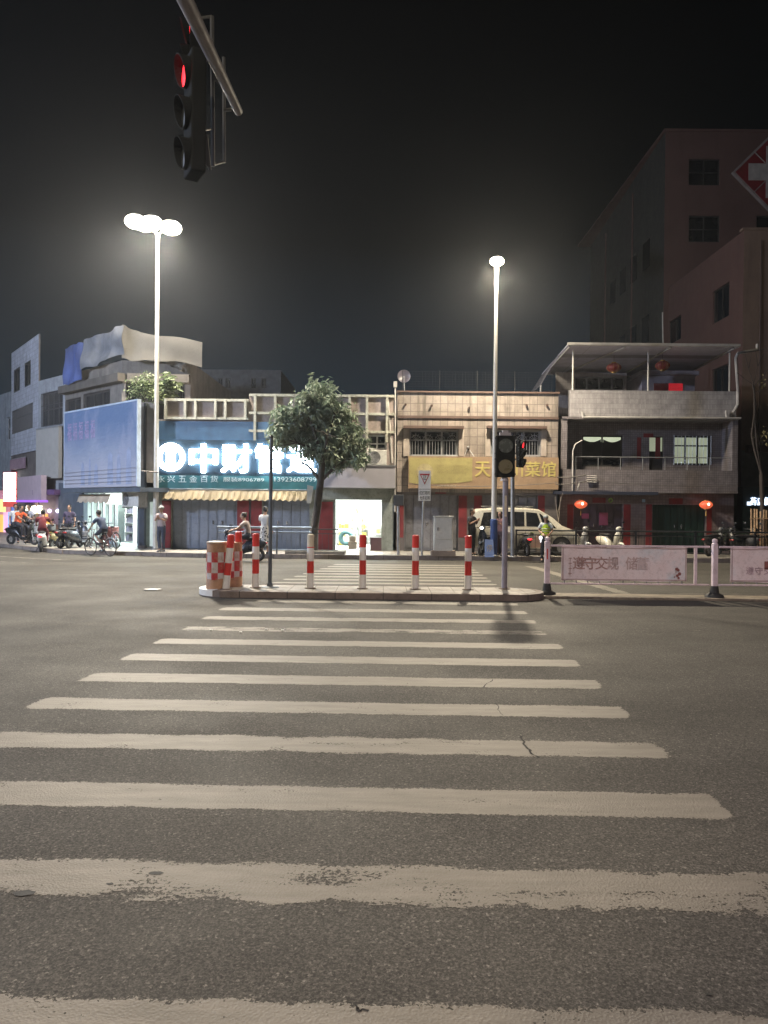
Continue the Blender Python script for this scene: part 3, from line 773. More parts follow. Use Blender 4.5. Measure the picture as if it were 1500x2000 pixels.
m = MB(); z = F2.rect(320, 963, 341, 969, .5); write(m, F2, '永兴五金', *z, .52, 0, .01); z = F2.rect(552, 961, 588, 968, .5); write(m, F2, '五金百货', *z, .52, 0, .01)
m.build('lettering', M('dark_letters', (.12, .10, .04), .6), t)

# ------------------------------------------------------------------ three storey house with roof canopy, right
F3 = Fac((0, 31.0))
TILE3 = M('grey_tile', (.40, .38, .39), .5, tile=(.055, .20, .006, .55, 0.0), streak=.3, dirt=.15)
TILE3B = M('brown_grey_tile', (.19, .17, .18), .5, tile=(.09, .09, .008, .5, 0.0), streak=.35, dirt=.3)
b3 = thing('balcony_house', 'three storey house with metal roof canopy, tiled balcony and two red lanterns', 'building', (PD(1275, 1078, 31).x, 31, SW), group='shophouses facing the crossing')
a, b, zp0, zp1 = F3.rect(1113, 763, 1438, 815)
zf = F3.uz(1275, 957)[1]; zb1 = F3.uz(1275, 918)[1]
uL, uR = F3.rect(1097, 900, 1441, 910)[:2]
wl_ = F3.rect(1137, 850, 1217, 911, -1.0); dr = F3.rect(1268, 852, 1296, 925, -1.0); wr_ = F3.rect(1316, 851, 1388, 908, -1.0)
mb = MB(); mb.fbox(F3, a, b, zp0, zp1, -.25, 0); mb.build('parapet', TILE3, b3)
mb = MB(); wall(mb, F3, uL, uR, zf, zp0, [wl_, (dr[0], dr[1], zb1-.3, dr[3]), wr_], n=-1.0); shell(mb, F3, uL, uR, zf, zp1-.9, -1.0, 8); 
mb.fbox(F3, uL, uL+.22, zf, zp0, -1.0, -.02); mb.fbox(F3, uR-.22, uR, zf, zp0, -1.0, -.02); mb.build('wall', TILE3B, b3)
mb = MB(); mb.fbox(F3, uL, uR, zf, zb1, -.2, .02); mb.fbox(F3, uL+.0, uR, zp0-.1, zp0+.0, -.99, .02); mb.fbox(F3, uL, uR, zf-.12, zf, -1, .04); mb.build('balcony', TILE3B, b3)
LITW = emis('lit_green_white', (.62, .68, .48), .42); 
LITB = emis('lit_pale_strip', (.80, .88, .62), .75)
w = window(b3, F3, wl_, -1.0, M('dark_frame', (.03, .03, .03), .5), 2, 1, GLASS_D)
MB().fbox(F3, wl_[0]+.07, (wl_[0]+wl_[1])/2-.03, wl_[3]-.27, wl_[3]-.07, -1.13, -1.115).build('lit_pane', LITB, w)
MB().fbox(F3, (wl_[0]+wl_[1])/2+.04, wl_[1]-.07, wl_[3]-.29, wl_[3]-.07, -1.13, -1.115).build('lit_pane', LITB, w)
m = MB()
for s_ in (0, 1):
    x0 = wl_[0]+.05+s_*(wl_[1]-wl_[0])/2; x1 = x0+(wl_[1]-wl_[0])/2-.1
    for i in range(10):
        xa, xb = x0+(x1-x0)*i/10, x0+(x1-x0)*(i+1)/10; f = lambda t_: wl_[3]-.16-.12*math.sin(PI*t_)
        P = F3.pt; m.hexa([P(xa, wl_[2]+.3, -1.10), P(xb, wl_[2]+.3, -1.10), P(xb, wl_[2]+.3, -1.11), P(xa, wl_[2]+.3, -1.11), P(xa, f(i/10), -1.10), P(xb, f((i+1)/10), -1.10), P(xb, f((i+1)/10), -1.11), P(xa, f(i/10), -1.11)])
m.build('curtain', M('dark_curtain', (.03, .03, .028), .8), w)
window(b3, F3, wr_, -1.0, M('dark_frame', (.03, .03, .03)), 3, 2, LITW, rowz=.66)
m = MB()
for i in range(11): u = wr_[0]+(wr_[1]-wr_[0])*i/10; m.tube(F3.pt(u, wr_[2], -.97), F3.pt(u, wr_[3], -.97), .008, seg=4)
m.build('grille', GALV, b3)
w = MB().fbox(F3, dr[0], dr[1], zb1-.3, dr[3], -1.2, -1.1).build('door', M('dark_door', (.03, .028, .03), .5), b3)
MB().fbox(F3, dr[0]+.03, dr[1]-.03, dr[3]-.62, dr[3]-.05, -1.1, -1.09).build('lit_pane', LITW, w)
couplets(b3, F3, [(1260, 850, 1268, 893), (1297, 850, 1307, 893), (1273, 842, 1293, 850)], -1.0)
m = MB(); zr = F3.uz(1275, 893)[1]
m.tube(F3.pt(uL+.6, zr, -.1), F3.pt(uR-.1, zr, -.1), .02)
for i in range(8): u = uL+.6+(uR-uL-.8)*i/7; m.tube(F3.pt(u, zb1, -.1), F3.pt(u, zr, -.1), .014, seg=5)
m.build('balcony_railing', GALV, b3)
d1 = F3.rect(1124, 984, 1222, 1078); d2 = F3.rect(1279, 986, 1386, 1078); d1 = (d1[0], d1[1], SW, d1[3]); d2 = (d2[0], d2[1], SW, d2[3])
mb = MB(); wall(mb, F3, uL, uR, SW, zf-.12, [d1, d2], n=-.3); mb.build('ground_floor_wall', M('speckled_tile', (.17, .135, .14), .5, tile=(.12, .12, .008, .6, 0), dirt=.3), b3)
mb = MB(); shell(mb, F3, uL, uR, SW, zf-.12, -.3, 8); mb.build('side_wall', GF, b3)
folding_door(b3, F3, d1, -.3, M('purple_grey_door', (.075, .055, .07), .5, .1, dirt=.3), 6)
folding_door(b3, F3, d2, -.3, M('dark_green_door', (.012, .035, .026), .5, .1, var=.2), 8)
couplets(b3, F3, [(1111, 985, 1123, 1070), (1222, 985, 1236, 1070), (1266, 985, 1278, 1070), (1386, 985, 1396, 1070), (1161, 972, 1187, 982), (1312, 973, 1339, 985)], -.3)
q = F3.rect(1172, 1001, 1189, 1026, -.3); MB().fbox(F3, *q, -.45, -.43).build('pink_poster', M('pink_poster', (.28, .06, .12), .6), b3)
q = F3.rect(1138, 1003, 1152, 1013, -.3); MB().fbox(F3, *q, -.45, -.43).build('notice', M('pink_poster', (.28, .06, .12)), b3)
m = MB(); u, z = F3.uz(1192, 977, -.3); m.torus(F3.pt(u, z, -.27), .07, .022, 'y', 14, 6); m.build('round_plate', M('lime_plate', (.25, .42, .08), .5), b3)
q = F3.rect(1254, 975, 1260, 981, -.3); MB().fbox(F3, *q, -.3, -.285).build('number_plate', M('blue_plate', (.25, .38, .55), .5), b3)
m = MB(); q = F3.rect(1083, 960, 1285, 966, .3); m.fbox(F3, q[0], q[1], q[2], q[3], -.28, .35); m.build('canopy_edge', M('dark_blue_sheet', (.02, .025, .045), .6), b3)
# gutters and pipes
PIPE = M('pipe_plastic', (.42, .40, .38))
m = MB(); P = F3.pt
a1 = F3.uz(1137, 803, .1); a2 = F3.uz(1139, 815, .1); a3 = F3.uz(1447, 817, .1)
m.path([P(*a1, .1), P(*a2, .1), P(*a3, .1)], .045); a4 = F3.uz(1418, 802, .1); a5 = F3.uz(1419, 816, .1); m.path([P(*a4, .1), P(*a5, .1)], .04)
b_ = [F3.uz(x, y, .1) for x, y in ((1479, 672), (1479, 683), (1441, 690), (1437, 700), (1441, 760), (1441, 790), (1432, 806))]
m.path([P(u, z, .1) for u, z in b_], .06)
b_ = [F3.uz(x, y, .1) for x, y in ((1118, 958), (1119, 880), (1124, 867), (1137, 860))]; m.path([P(u, z, .1) for u, z in b_], .025)
m.build('drainpipe', PIPE, b3)
# rooftop rooms
qz = zp1-.8
m = MB(); r1 = F3.rect(1085, 728, 1224, 780, -3.5); wq = F3.rect(1122, 735, 1221, 762, -3.5)
wall(m, F3, r1[0], r1[1], qz, r1[3], [(wq[0], wq[1], wq[2], wq[3])], n=-3.5, dep=.15); m.build('rooftop_room', TILE3, b3)
window(b3, F3, wq, -3.5, GALV, 4, 1)
r2 = F3.rect(1254, 733, 1357, 780, -2.2); m = MB(); m.fbox(F3, r2[0], r2[1], qz, r2[3], -4.5, -2.2); m.fbox(F3, r2[0]-.06, r2[1]+.12, r2[3], r2[3]+.18, -4.6, -2.05); m.build('stair_hut', M('hut_render', (.28, .26, .31), .6, dirt=.2), b3)
q = F3.rect(1277, 749, 1333, 765, -2.2); um_ = (q[0]+q[1])/2; MB().fbox(F3, q[0], um_-.02, q[2], q[3], -2.2, -2.17).build('dark_red_panel', REDPAPER, b3); MB().fbox(F3, um_+.02, q[1], q[2], q[3], -2.2, -2.17).build('red_glow_panel', emis('red_banner', (1.0, .03, .05), .30), b3)  # red banner: the bright right half glows by emission, no lamp in it
# metal canopy
t = thing('roof_canopy', 'lavender corrugated metal canopy on thin posts over the roof terrace of the balcony house', 'canopy', P(uL+1, zp1, -.5))
c1 = F3.uz(1108, 673, .6); c2 = F3.uz(1445, 676, .6); 
cL, cR, zc1 = c1[0], c2[0], (c1[1]+c2[1])/2
bk = -5.0; zc0 = F3.uz(1120, 731, bk)[1]
xb0 = F3.uz(1058, 722, bk)[0]
m = MB(); m.hexa([P(cL, zc1-.03, .6), P(cR, zc1-.03, .6), P(cR, zc0-.03, bk), P(xb0, zc0-.03, bk), P(cL, zc1, .6), P(cR, zc1, .6), P(cR, zc0, bk), P(xb0, zc0, bk)])
m.build('roof_sheet', M('canopy_sheet', (.60, .60, .74), .45, .1, corr=None, var=.15, tile=(12, .16, .012, .5, 0)), t)
m = MB(); m.tube(P(cL, zc1+.02, .62), P(cR, zc1+.02, .62), .065, seg=8)
for u, ub_ in ((cL+.1, xb0+.1), (cL+2.3, cL+.9), (cR-2.7, cR-3.0), (cR-.2, cR-.2)): m.tube(P(u, zc1-.07, .55), P(ub_, zc0-.08, bk), .04, seg=6)
m.build('beam', PIPE, t)
for x in (1119, 1266, 1425):
    u = F3.uz(x, 720, -.1)[0]; MB().tube(P(u, zp1-.1, -.1), P(u, zc1-.1, -.1), .035, seg=8).build('post', POLE_W, t)
m = MB(); g0 = F3.uz(1040, 765, -3.0); 
t2 = thing('side_roof_sheet', 'dark lean to sheet roof sloping down beside the roof terrace', 'roof', P(g0[0], g0[1], -3))
m.hexa([P(g0[0], g0[1], -1.2), P(cL-.25, zc1-.35, .1), P(xb0, zc0-.1, bk), P(g0[0]+.2, g0[1]+.1, -4.8), P(g0[0], g0[1]+.04, -1.2), P(cL-.25, zc1-.31, .1), P(xb0, zc0-.06, bk), P(g0[0]+.2, g0[1]+.14, -4.8)])
m.build('roof_sheet', M('lean_sheet', (.10, .10, .12), .6, tile=(.15, 9, .01, .4, 0)), t2)
MB().tube(P(g0[0], g0[1], -1.2), P(g0[0], SW+6.0, -1.3), .04).build('post', GALV, t2)
# roof lanterns (unlit) and lit lanterns
def lantern(pos, r, lit, label):
    t = thing('lantern', label, 'lantern', pos, group='red round lanterns')
    prof = [(r*.3, -r*.62), (r*.62, -r*.5), (r*.92, -r*.22), (r, 0), (r*.92, r*.22), (r*.62, r*.5), (r*.3, r*.62)]
    mt = emis('lantern_lit', (1.0, .17, .07), .75, (.6, .05, .03)) if lit else M('lantern_unlit', (.20, .02, .02), .5)
    m = MB(); seg = 24
    m.lathe(pos, prof, seg); 
    m.build('shade', mt, t, smooth=True)
    m = MB(); p = Vector(pos)
    for s_ in (-1, 1): m.lathe(p+Vector((0, 0, s_*r*.66)), [(r*.32, -.02), (r*.32, .02)], 14)
    for i in range(10):
        w = 2*PI*i/10; m.path([p+Vector((pr*1.01*math.cos(w), pr*1.01*math.sin(w), h)) for pr, h in prof], .005, 4)
    m.build('ribs', M('gold_trim', (.5, .3, .08), .4, .5), t)
    if lit:
        MB().ball(p+Vector((0, -r*.98, .02)), (.05, .03, .06)).build('bulb_glow', emis('bulb', (1, .75, .6), 3.0), t)
        m = MB(); m.tube(p+Vector((0, 0, -r*.7)), p+Vector((0, 0, -r*1.6)), .008); m.tube(p+Vector((0, 0, -r*1.1)), p+Vector((0, 0, -r*1.7)), .02, .028); m.build('tassel', M('gold_trim', (.5, .3, .08)), t)
    MB().tube(p+Vector((0, 0, r*.68)), p+Vector((0, 0, r*.68+.3)), .006).build('cord', BLACKM, t)
for x, y, r_, lit, lb in ((1134.5, 985, .26, True, 'lit red lantern hanging above the grey purple doors'), (1379, 986, .26, True, 'lit red lantern hanging above the dark green doors'), (1199, 718, .30, False, 'unlit dark red lantern at left under the roof canopy'), (1294, 714, .30, False, 'unlit dark red lantern at right under the roof canopy, above the hut')):
    lantern(PD(x, y, 30.9 if lit else 31.6), r_, lit, lb)

# ------------------------------------------------------------------ hospital block and its annex, dark, behind at right
FT = Fac((0, 48.0))
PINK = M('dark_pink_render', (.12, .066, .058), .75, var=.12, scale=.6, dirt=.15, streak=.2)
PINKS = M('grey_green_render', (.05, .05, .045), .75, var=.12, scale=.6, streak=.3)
hb = thing('hospital_building', 'tall dark pink block with square windows and a red and white cross emblem', 'building', (PD(1450, 900, 48).x, 48, 0))
a = FT.uz(1297, 500)[0]; zt = FT.uz(1400, 258)[1]
wins = [FT.rect(*r_) for r_ in ((1345, 310, 1406, 362), (1345, 421, 1406, 473), (1477, 421, 1540, 473), (1345, 532, 1406, 584))]
mb = MB(); wall(mb, FT, a, a+16, 0, zt, wins, dep=.3); mb.build('wall', PINK, hb)
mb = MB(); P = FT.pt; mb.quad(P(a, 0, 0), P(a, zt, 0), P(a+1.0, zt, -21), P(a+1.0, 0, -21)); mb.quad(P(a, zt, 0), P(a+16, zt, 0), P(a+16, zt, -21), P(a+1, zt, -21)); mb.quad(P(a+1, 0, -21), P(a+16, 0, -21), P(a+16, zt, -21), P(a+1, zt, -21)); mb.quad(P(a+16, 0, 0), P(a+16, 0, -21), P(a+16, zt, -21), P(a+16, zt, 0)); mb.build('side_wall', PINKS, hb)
mb = MB(); mb.fbox(FT, a-.1, a+16.1, zt, zt+.15, -21.2, .1); mb.build('parapet', PINK, hb)
for h in wins: window(hb, FT, h, 0, M('dark_frame', (.03, .03, .03)), 2, 2)
for nn, zz_ in ((-3, 18), (-6, 18), (-9, 18), (-12, 18), (-3, 13), (-6, 13), (-9, 13), (-12, 13), (-15, 13)):
    xs = a-.03+abs(nn)/21; MB().fbox(FT, xs-.02, xs+.02, zz_, zz_+1.8, nn-1.3, nn).build('side_window', GLASS_D, hb)
m = MB()
for nn in (-7, -15): m.tube(P(a-.1+abs(nn)/21, 2, nn), P(a-.1+abs(nn)/21, zt-1, nn), .06)
m.build('drainpipe', PINK, hb)
# emblem
t = thing('cross_emblem', 'red diamond board with a white cross high on the tall dark pink block', 'sign', P(*FT.uz(1500, 345), .3))
eu, ez = FT.uz(1508, 340); rr = FT.uz(1508, 340)[0]-FT.uz(1427, 340)[0]
m = MB(); nv = Vector((FT.n.x, FT.n.y, 0))
def dia(m, r_, n0, th): m.extr([P(eu-r_, ez, n0), P(eu, ez-r_, n0), P(eu+r_, ez, n0), P(eu, ez+r_, n0)], nv*th)
dia(m, rr, .02, .22); m.build('border', M('emblem_white', (.26, .23, .22), .6), t)
m = MB(); dia(m, rr*.93, .24, .03); m.build('red_field', M('emblem_red', (.17, .010, .015), .6), t)
m = MB(); c_ = rr*.62; h_ = rr*.2; pts = [(-c_, -h_), (-h_, -h_), (-h_, -c_), (h_, -c_), (h_, -h_), (c_, -h_), (c_, h_), (h_, h_), (h_, c_), (-h_, c_), (-h_, h_), (-c_, h_)]
m.extr([P(eu+x, ez+z, .27) for x, z in pts], nv*.04); m.build('white_cross', M('cross_white', (.38, .35, .33), .6), t)
for sx in (-1, 1):
    for sz in (-1, 1):
        MB().tube(P(eu+sx*rr*.47, ez+sz*rr*.47, .28), P(eu+sx*rr*.22, ez+sz*rr*.22, .28), .03).build('joint_line', M('emblem_white', (.4, .36, .34)), t)
# annex
FA = Fac((0, 38.0))
an = thing('annex_building', 'brown pink lower annex with plain front wall at the right edge, beside the balcony house', 'building', (PD(1480, 900, 38).x, 38, 0))
a = FA.uz(1450, 700)[0]; zt = FA.uz(1475, 450)[1]; P = FA.pt
OCH = M('ochre_brown_render', (.19, .13, .10), .75, var=.15, scale=.7, streak=.35, dirt=.2)
za1 = FA.uz(1475, 880)[1]
mb = MB(); mb.quad(P(a, za1, 0), P(a+9, za1, 0), P(a+9, zt, 0), P(a, zt, 0)); mb.build('wall', OCH, an)
mb = MB(); mb.quad(P(a, 0, 0), P(a+9, 0, 0), P(a+9, za1, 0), P(a, za1, 0)); mb.build('lower_wall', M('grey_lower_render', (.16, .165, .14), .75, streak=.3, dirt=.3), an)
FAs = Fac((a, 38.0), (0, -1)); FAs = Fac((a, 38.0+9.99), (0, -1))    # side wall facing the left
hs = []
for x0, y0, x1, y1 in ((1392, 560, 1424, 625), (1306, 622, 1330, 668)):
    hs.append(FAs.rect(x0, y0, x1, y1))
hs.append((hs[0][0], hs[0][1], hs[0][2]-4.2, hs[0][3]-4.2)); hs.append((hs[1][0], hs[1][1], hs[1][2]-4.2, hs[1][3]-4.2))
hs = [h for h in hs if h[2] > .5]
mb = MB(); wall(mb, FAs, 0, 9.99, 0, zt, hs, dep=.25); mb.build('side_wall', PINK, an)
for h in hs: window(an, FAs, h, 0, M('dark_frame', (.03, .03, .03)), 2, 1)
mb = MB(); mb.quad(P(a, zt, 0), P(a+9, zt, 0), P(a+9, zt, -9.9), P(a, zt, -9.9)); mb.fbox(FA, a-.08, a+9, zt+.003, zt+.12, -.3, .08); mb.build('roof', OCH, an)
mb = MB(); u = FA.uz(1482, 700)[0]; mb.tube(P(u, za1, .08), P(u, zt-.5, .08), .03); mb.fbox(FA, FA.uz(1455, 870)[0], a+8, za1-.1, za1+.25, 0, .35); mb.build('ledge', M('dark_trim', (.1, .07, .06)), an)
m = MB().tube(PD(1295, 670, 40), PD(1294, 610, 40), .04, .03); 
t = thing('roof_vent_pipe', 'thin pale vertical pipe standing behind the roof canopy', 'pipe', PD(1295, 672, 40)); m.build('pipe', PIPE, t); MB().tube(PD(1295, 672, 40), Vector((PD(1295, 672, 40).x, 40, 0)), .06).build('riser', PIPE, t)
# lit teal kiosk at the right edge
FK = Fac((0, 33.5))
t = thing('teal_shop_kiosk', 'teal green shop front with cold white lit sign at the right edge behind bamboo stakes', 'kiosk', (PD(1480, 1070, 33.5).x, 33.5, SW))
q = FK.rect(1450, 958, 1560, 1078); m = MB(); m.fbox(FK, q[0], q[1], SW, q[3], -3, 0); m.build('body', M('teal_wall', (.035, .075, .07), .6, dirt=.3), t)
q2 = FK.rect(1440, 952, 1560, 990); MB().fbox(FK, q2[0], q2[1], q2[2], q2[3], .0, .5).build('sign_box', M('dark_teal', (.012, .03, .035), .6), t)
m = MB()
for ch, x0, x1 in (('药', 1466, 1477), ('店', 1479, 1490), ('便', 1492, 1503), ('民', 1506, 1517)):
    z = FK.rect(x0, 971, x1, 987, .5); write(m, FK, ch, *z, .5, .03, .04)
m.build('lettering', emis('cold_white', (.7, .82, 1.0), 2.2), t)
q3 = FK.rect(1459, 980, 1466, 987, .5); MB().fbox(FK, *q3, .5, .55).build('small_lamp', emis('cold_white', (.7, .82, 1.0), 2), t)
# pale parked box truck glimpse between the houses
t = thing('parked_van', 'small pale van seen head on in the gap right of the balcony house', 'van', (PD(1424, 1050, 32.6).x, 32.6, SW))
FB = Fac((0, 32.2)); q = FB.rect(1411, 1002, 1437, 1050); m = MB()
m.fbox(FB, q[0], q[1], SW+.3, q[3]-.62, -2.5, 0); m.hexa([FB.pt(q[0], q[3]-.62, 0), FB.pt(q[1], q[3]-.62, 0), FB.pt(q[1], q[3]-.62, -2.5), FB.pt(q[0], q[3]-.62, -2.5), FB.pt(q[0]+.06, q[3], -.3), FB.pt(q[1]-.06, q[3], -.3), FB.pt(q[1]-.06, q[3], -2.5), FB.pt(q[0]+.06, q[3], -2.5)]); m.build('body', M('van_white', (.62, .62, .58), .35, bump=0), t, bevel=.03)
m = MB(); m.hexa([FB.pt(q[0]+.05, q[3]-.55, .01), FB.pt(q[1]-.05, q[3]-.55, .01), FB.pt(q[1]-.05, q[3]-.55, -.02), FB.pt(q[0]+.05, q[3]-.55, -.02), FB.pt(q[0]+.09, q[3]-.1, -.22), FB.pt(q[1]-.09, q[3]-.1, -.22), FB.pt(q[1]-.09, q[3]-.1, -.26), FB.pt(q[0]+.09, q[3]-.1, -.26)]); m.build('windscreen', GLASS_D, t)
for u in (q[0]+.12, q[1]-.12):
    MB().ball(FB.pt(u, SW+.62, .01), (.07, .03, .05)).build('headlight', CHROME, t); MB().tube(FB.pt(u-.06, SW+.28, -.4), FB.pt(u+.06, SW+.28, -.4), .28, seg=18).build('wheel', RUBBER, t)

# ------------------------------------------------------------------ row of shop buildings along the side street, left
def tile_l(name, col, **kw): return M(name, col, d=(FL.d.x, FL.d.y), **kw)
FU = FL.off(-1.1)
# corner building (billboard, tarps)
P = FU.pt
cu = FU.uz(238, 760)[0]; lu = FU.uz(127, 800)[0]; zr = 8.1
cb = thing('corner_building', 'dim three storey corner building wrapped in torn tarpaulins and a big blue billboard', 'building', (P(cu, 0, 0).x, P(cu, 0, 0).y, SW))
BEI = tile_l('beige_render', (.17, .155, .14), rough=.7, streak=.6, dirt=.35)
h1 = FU.rect(163, 738, 215, 800); h0 = FU.rect(128, 748, 158, 800); hl = (h1[0], h1[1], 5.3, 7.0); h0 = (h0[0], h0[1], 5.3, 6.9)
zg = FL.uz(268, 958)[1]
FUs = Fac(P(cu, 0, 0), (1, 0.06))       # frontal face to the right of the corner
ru = FUs.uz(372, 760)[0]
mb = MB(); wall(mb, FU, lu, cu, zg+.4, zr, [hl, h0]); 
fr = (FUs.uz(246, 760)[0], FUs.uz(362, 760)[0], 5.0, 7.15)
wall(mb, FUs, 0, ru, zg+.4, zr, [fr]); 
c0, c1_ = P(lu, 0, 0), FUs.pt(ru, 0, 0)
bk1, bk2 = Vector((c1_.x, 42, 0)), Vector((c0.x-1.0, 44, 0))
def vq(p, q, z0, z1): mb.quad((p.x, p.y, z0), (q.x, q.y, z0), (q.x, q.y, z1), (p.x, p.y, z1))
vq(c1_, bk1, SW, zr); vq(bk1, bk2, SW, zr); vq(bk2, c0, SW, zr)
mb.poly([(v.x, v.y, zr) for v in (c0, P(cu, 0, 0), c1_, bk1, bk2)]); mb.build('wall', BEI, cb)
FR = M('rust_frame', (.055, .05, .048), .6, dirt=.4)
window(cb, FU, hl, 0, FR, 3, 2, grille=FR); window(cb, FU, h0, 0, FR, 2, 2, grille=FR); window(cb, FUs, fr, 0, FR, 6, 2, grille=FR)
# tarps on the roof
def tarp(name, F, pts_top, pts_bot, mat, label, n=.5, sag=.25, nx=22, nz=10):
    a = [F.uz(x, y, n) for x, y in pts_top]; b = [F.uz(x, y, n) for x, y in pts_bot]
    def ev(L, s_):
        k_ = s_*(len(L)-1); i = min(int(k_), len(L)-2); f = k_-i; return L[i][0]*(1-f)+L[i+1][0]*f, L[i][1]*(1-f)+L[i+1][1]*f
    m = MB()
    for off in (0, -.02):
        for j in range(nz+1):
            for i in range(nx+1):
                s_, t_ = i/nx, j/nz; ua_, za_ = ev(a, s_); ub_, zb_ = ev(b, s_)
                w = sag*math.sin(s_*9+2*t_)*.4+sag*math.sin(s_*23+5*t_)*.18+sag*math.sin(s_*4-6*t_)*.3
                m.v.append(F.pt(ua_+(ub_-ua_)*t_, za_+(zb_-za_)*t_+.03*math.sin(s_*17), n+w+off))
    K = (nx+1)*(nz+1)
    for j in range(nz):
        for i in range(nx):
            q = j*(nx+1)+i; m.f.append((q, q+1, q+nx+2, q+nx+1)); m.f.append((K+q, K+q+nx+1, K+q+nx+2, K+q+1))
    o = m.build(name, mat, None, smooth=True); tag(o, label, 'tarpaulin'); return o
TARP = M('dirty_tarp', (.105, .10, .09), .7, var=.2, dirt=.25, scale=1.2)
tarp('tarpaulin', FUs, [(238, 634), (252, 640), (275, 650), (330, 657), (395, 667)], [(238, 700), (256, 704), (290, 705), (340, 705), (394, 716)], TARP, 'wide dirty beige tarpaulin on roof edge, right of the corner peak', n=.5, sag=.08)
tarp('tarpaulin', FU, [(163, 668), (190, 655), (215, 648), (239, 634)], [(160, 722), (190, 712), (215, 700), (237, 690)], M('grey_tarp', (.16, .17, .19), .7, var=.2, dirt=.2), 'crumpled grey tarpaulin on roof edge, left of the corner peak', n=.4, sag=.2)
tarp('tarpaulin', FU, [(128, 686), (142, 673), (162, 668)], [(125, 752), (140, 750), (155, 740)], M('blue_tarp', (.05, .08, .22), .6, var=.5, scale=1.0), 'hanging blue and reddish printed tarpaulin at the roof corner end', n=.45, sag=.15, nx=10)
tarp('tarpaulin', FUs, [(310, 708), (340, 706), (366, 712)], [(325, 712), (350, 722), (363, 731)], TARP, 'small torn beige tarpaulin flap hanging below the roof tarpaulin', n=.2, sag=.2, nx=8, nz=4)
# roof ledge below tarps
mb = MB(); mb.fbox(FU, lu, cu+.3, 7.15, 7.5, 0, .35); mb.fbox(FUs, .3, ru, 7.15, 7.5, 0, .35); mb.build('ledge', M('stained_ledge', (.10, .09, .08), .8, streak=.5), cb)
# billboard
t = thing('billboard', 'large pale blue billboard with faded pink characters and creases', 'billboard', FL.pt(-2.2, 3, 0))
zt_, zb_ = FL.uz(265, 783)[1], FL.uz(265, 950)[1]; lu2 = FL.uz(126, 880)[0]
def mat_bill():
    t = NT('faded_blue_print'); sx = t.n('ShaderNodeSeparateXYZ'); t.l(t.obj, sx.inputs[0])
    n1 = t.noise(.6, 4); z = t.math('ADD', t.math('MULTIPLY', sx.outputs[2], .28), t.math('MULTIPLY', n1, .5))
    c = t.ramp(z, [(.2, (.42, .43, .50)), (.5, (.30, .34, .44)), (.85, (.12, .19, .33))])
    c = t.mix(t.math('MULTIPLY', t.ramp(t.noise(1.0, 4, .6, sc=(1.2, 1.2, .5)), [(.5, 0.0), (.62, 1.0)]), .3), c, (.40, .40, .52))
    t.l(c, t.b.inputs['Base Color']); t.b.inputs['Roughness'].default_value = .5
    t.bump(t.noise(2.0, 4, .6, sc=(1, 1, 2.5)), .6, .08); return t.m
MB().fbox(FL, lu2, -.06, zb_, zt_, -.12, 0).build('panel', mat_bill(), t)
m = MB(); L_ = -lu2
for i in range(5):
    write(m, FL, '福', lu2+.25+i*.56+.05, lu2+.25+i*.56+.47, zb_+(zt_-zb_)*.62, zb_+(zt_-zb_)*.86, .004, .03, .004)
m.build('faded_characters', M('faded_pink', (.30, .26, .42), .6, var=.3, scale=8), t)
for i, (f0, f1, h_) in enumerate(((.25, .31, .42), (.36, .40, .5), (.44, .50, .38), (.62, .70, .55), (.74, .80, .5), (.86, .93, .6))):
    MB().extr([FL.pt(lu2+L_*f0, zb_+.1, .003), FL.pt(lu2+L_*f1, zb_+.1, .003), FL.pt(lu2+L_*(f1-.01), zb_+(zt_-zb_)*h_*.7, .003), FL.pt(lu2+L_*(f0+f1)/2, zb_+(zt_-zb_)*h_*.8, .003), FL.pt(lu2+L_*(f0+.01), zb_+(zt_-zb_)*h_*.7, .003)], Vector((FL.n.x, FL.n.y, 0))*.004).build('faded_tower', M('faded_lilac', (.30, .35, .49), .6, var=.2), t)
m = MB(); m.fbox(FL, lu2-.04, .0, zt_, zt_+.06, -.14, .03); m.fbox(FL, -.06, -.0, zb_, zt_, -.14, .02); m.fbox(FL, lu2-.04, lu2, zb_, zt_, -.14, .02)
m.build('frame', M('pale_blue_frame', (.5, .58, .68), .5), t)
m = MB()
for i in range(4): m.tube(FL.pt(lu2+.1, zb_+.18+i*.16, .06), FL.pt(-.05, zb_+.22+i*.17, .06), .007, seg=4)
m.build('stay_wire', M('grey_wire', (.12, .13, .16), .6), t)
# pillar between billboard and lamp post, frontal pale wall strip with dark pipe
FP = Fac((0, 31.3)); q = FP.rect(268, 786, 306, 918)
m = MB(); m.fbox(FP, q[0], q[1], q[2], q[3], -.6, 0); m.build('end_wall', M('cream_wall', (.34, .31, .28), .7, streak=.2), cb)
q = FP.rect(282, 788, 286, 918); MB().fbox(FP, q[0], q[1], q[2], q[3], 0, .12).build('dark_pipe', BLACKM, cb)
q = FP.rect(276, 918, 286, 1076); t = thing('dark_pillar', 'dark square pillar between the lit corner shop and its side opening', 'pillar', FP.pt((q[0]+q[1])/2, SW, .1)); MB().fbox(FP, q[0], q[1], SW, q[3], 0, .28).build('shaft', M('dark_blue_pillar', (.03, .045, .07), .6, dirt=.3), t); MB().fbox(FP, q[0]-.02, q[1]+.02, SW-.005, SW+.12, -.02, .3).build('plinth', GF, t)
q = FP.rect(286, 980, 300, 1072); MB().fbox(FP, q[0], q[1]+.15, SW+.05, q[3], -.5, -.45).build('lit_opening', emis('cool_lit_wall', (.62, .72, .66), .62), cb)
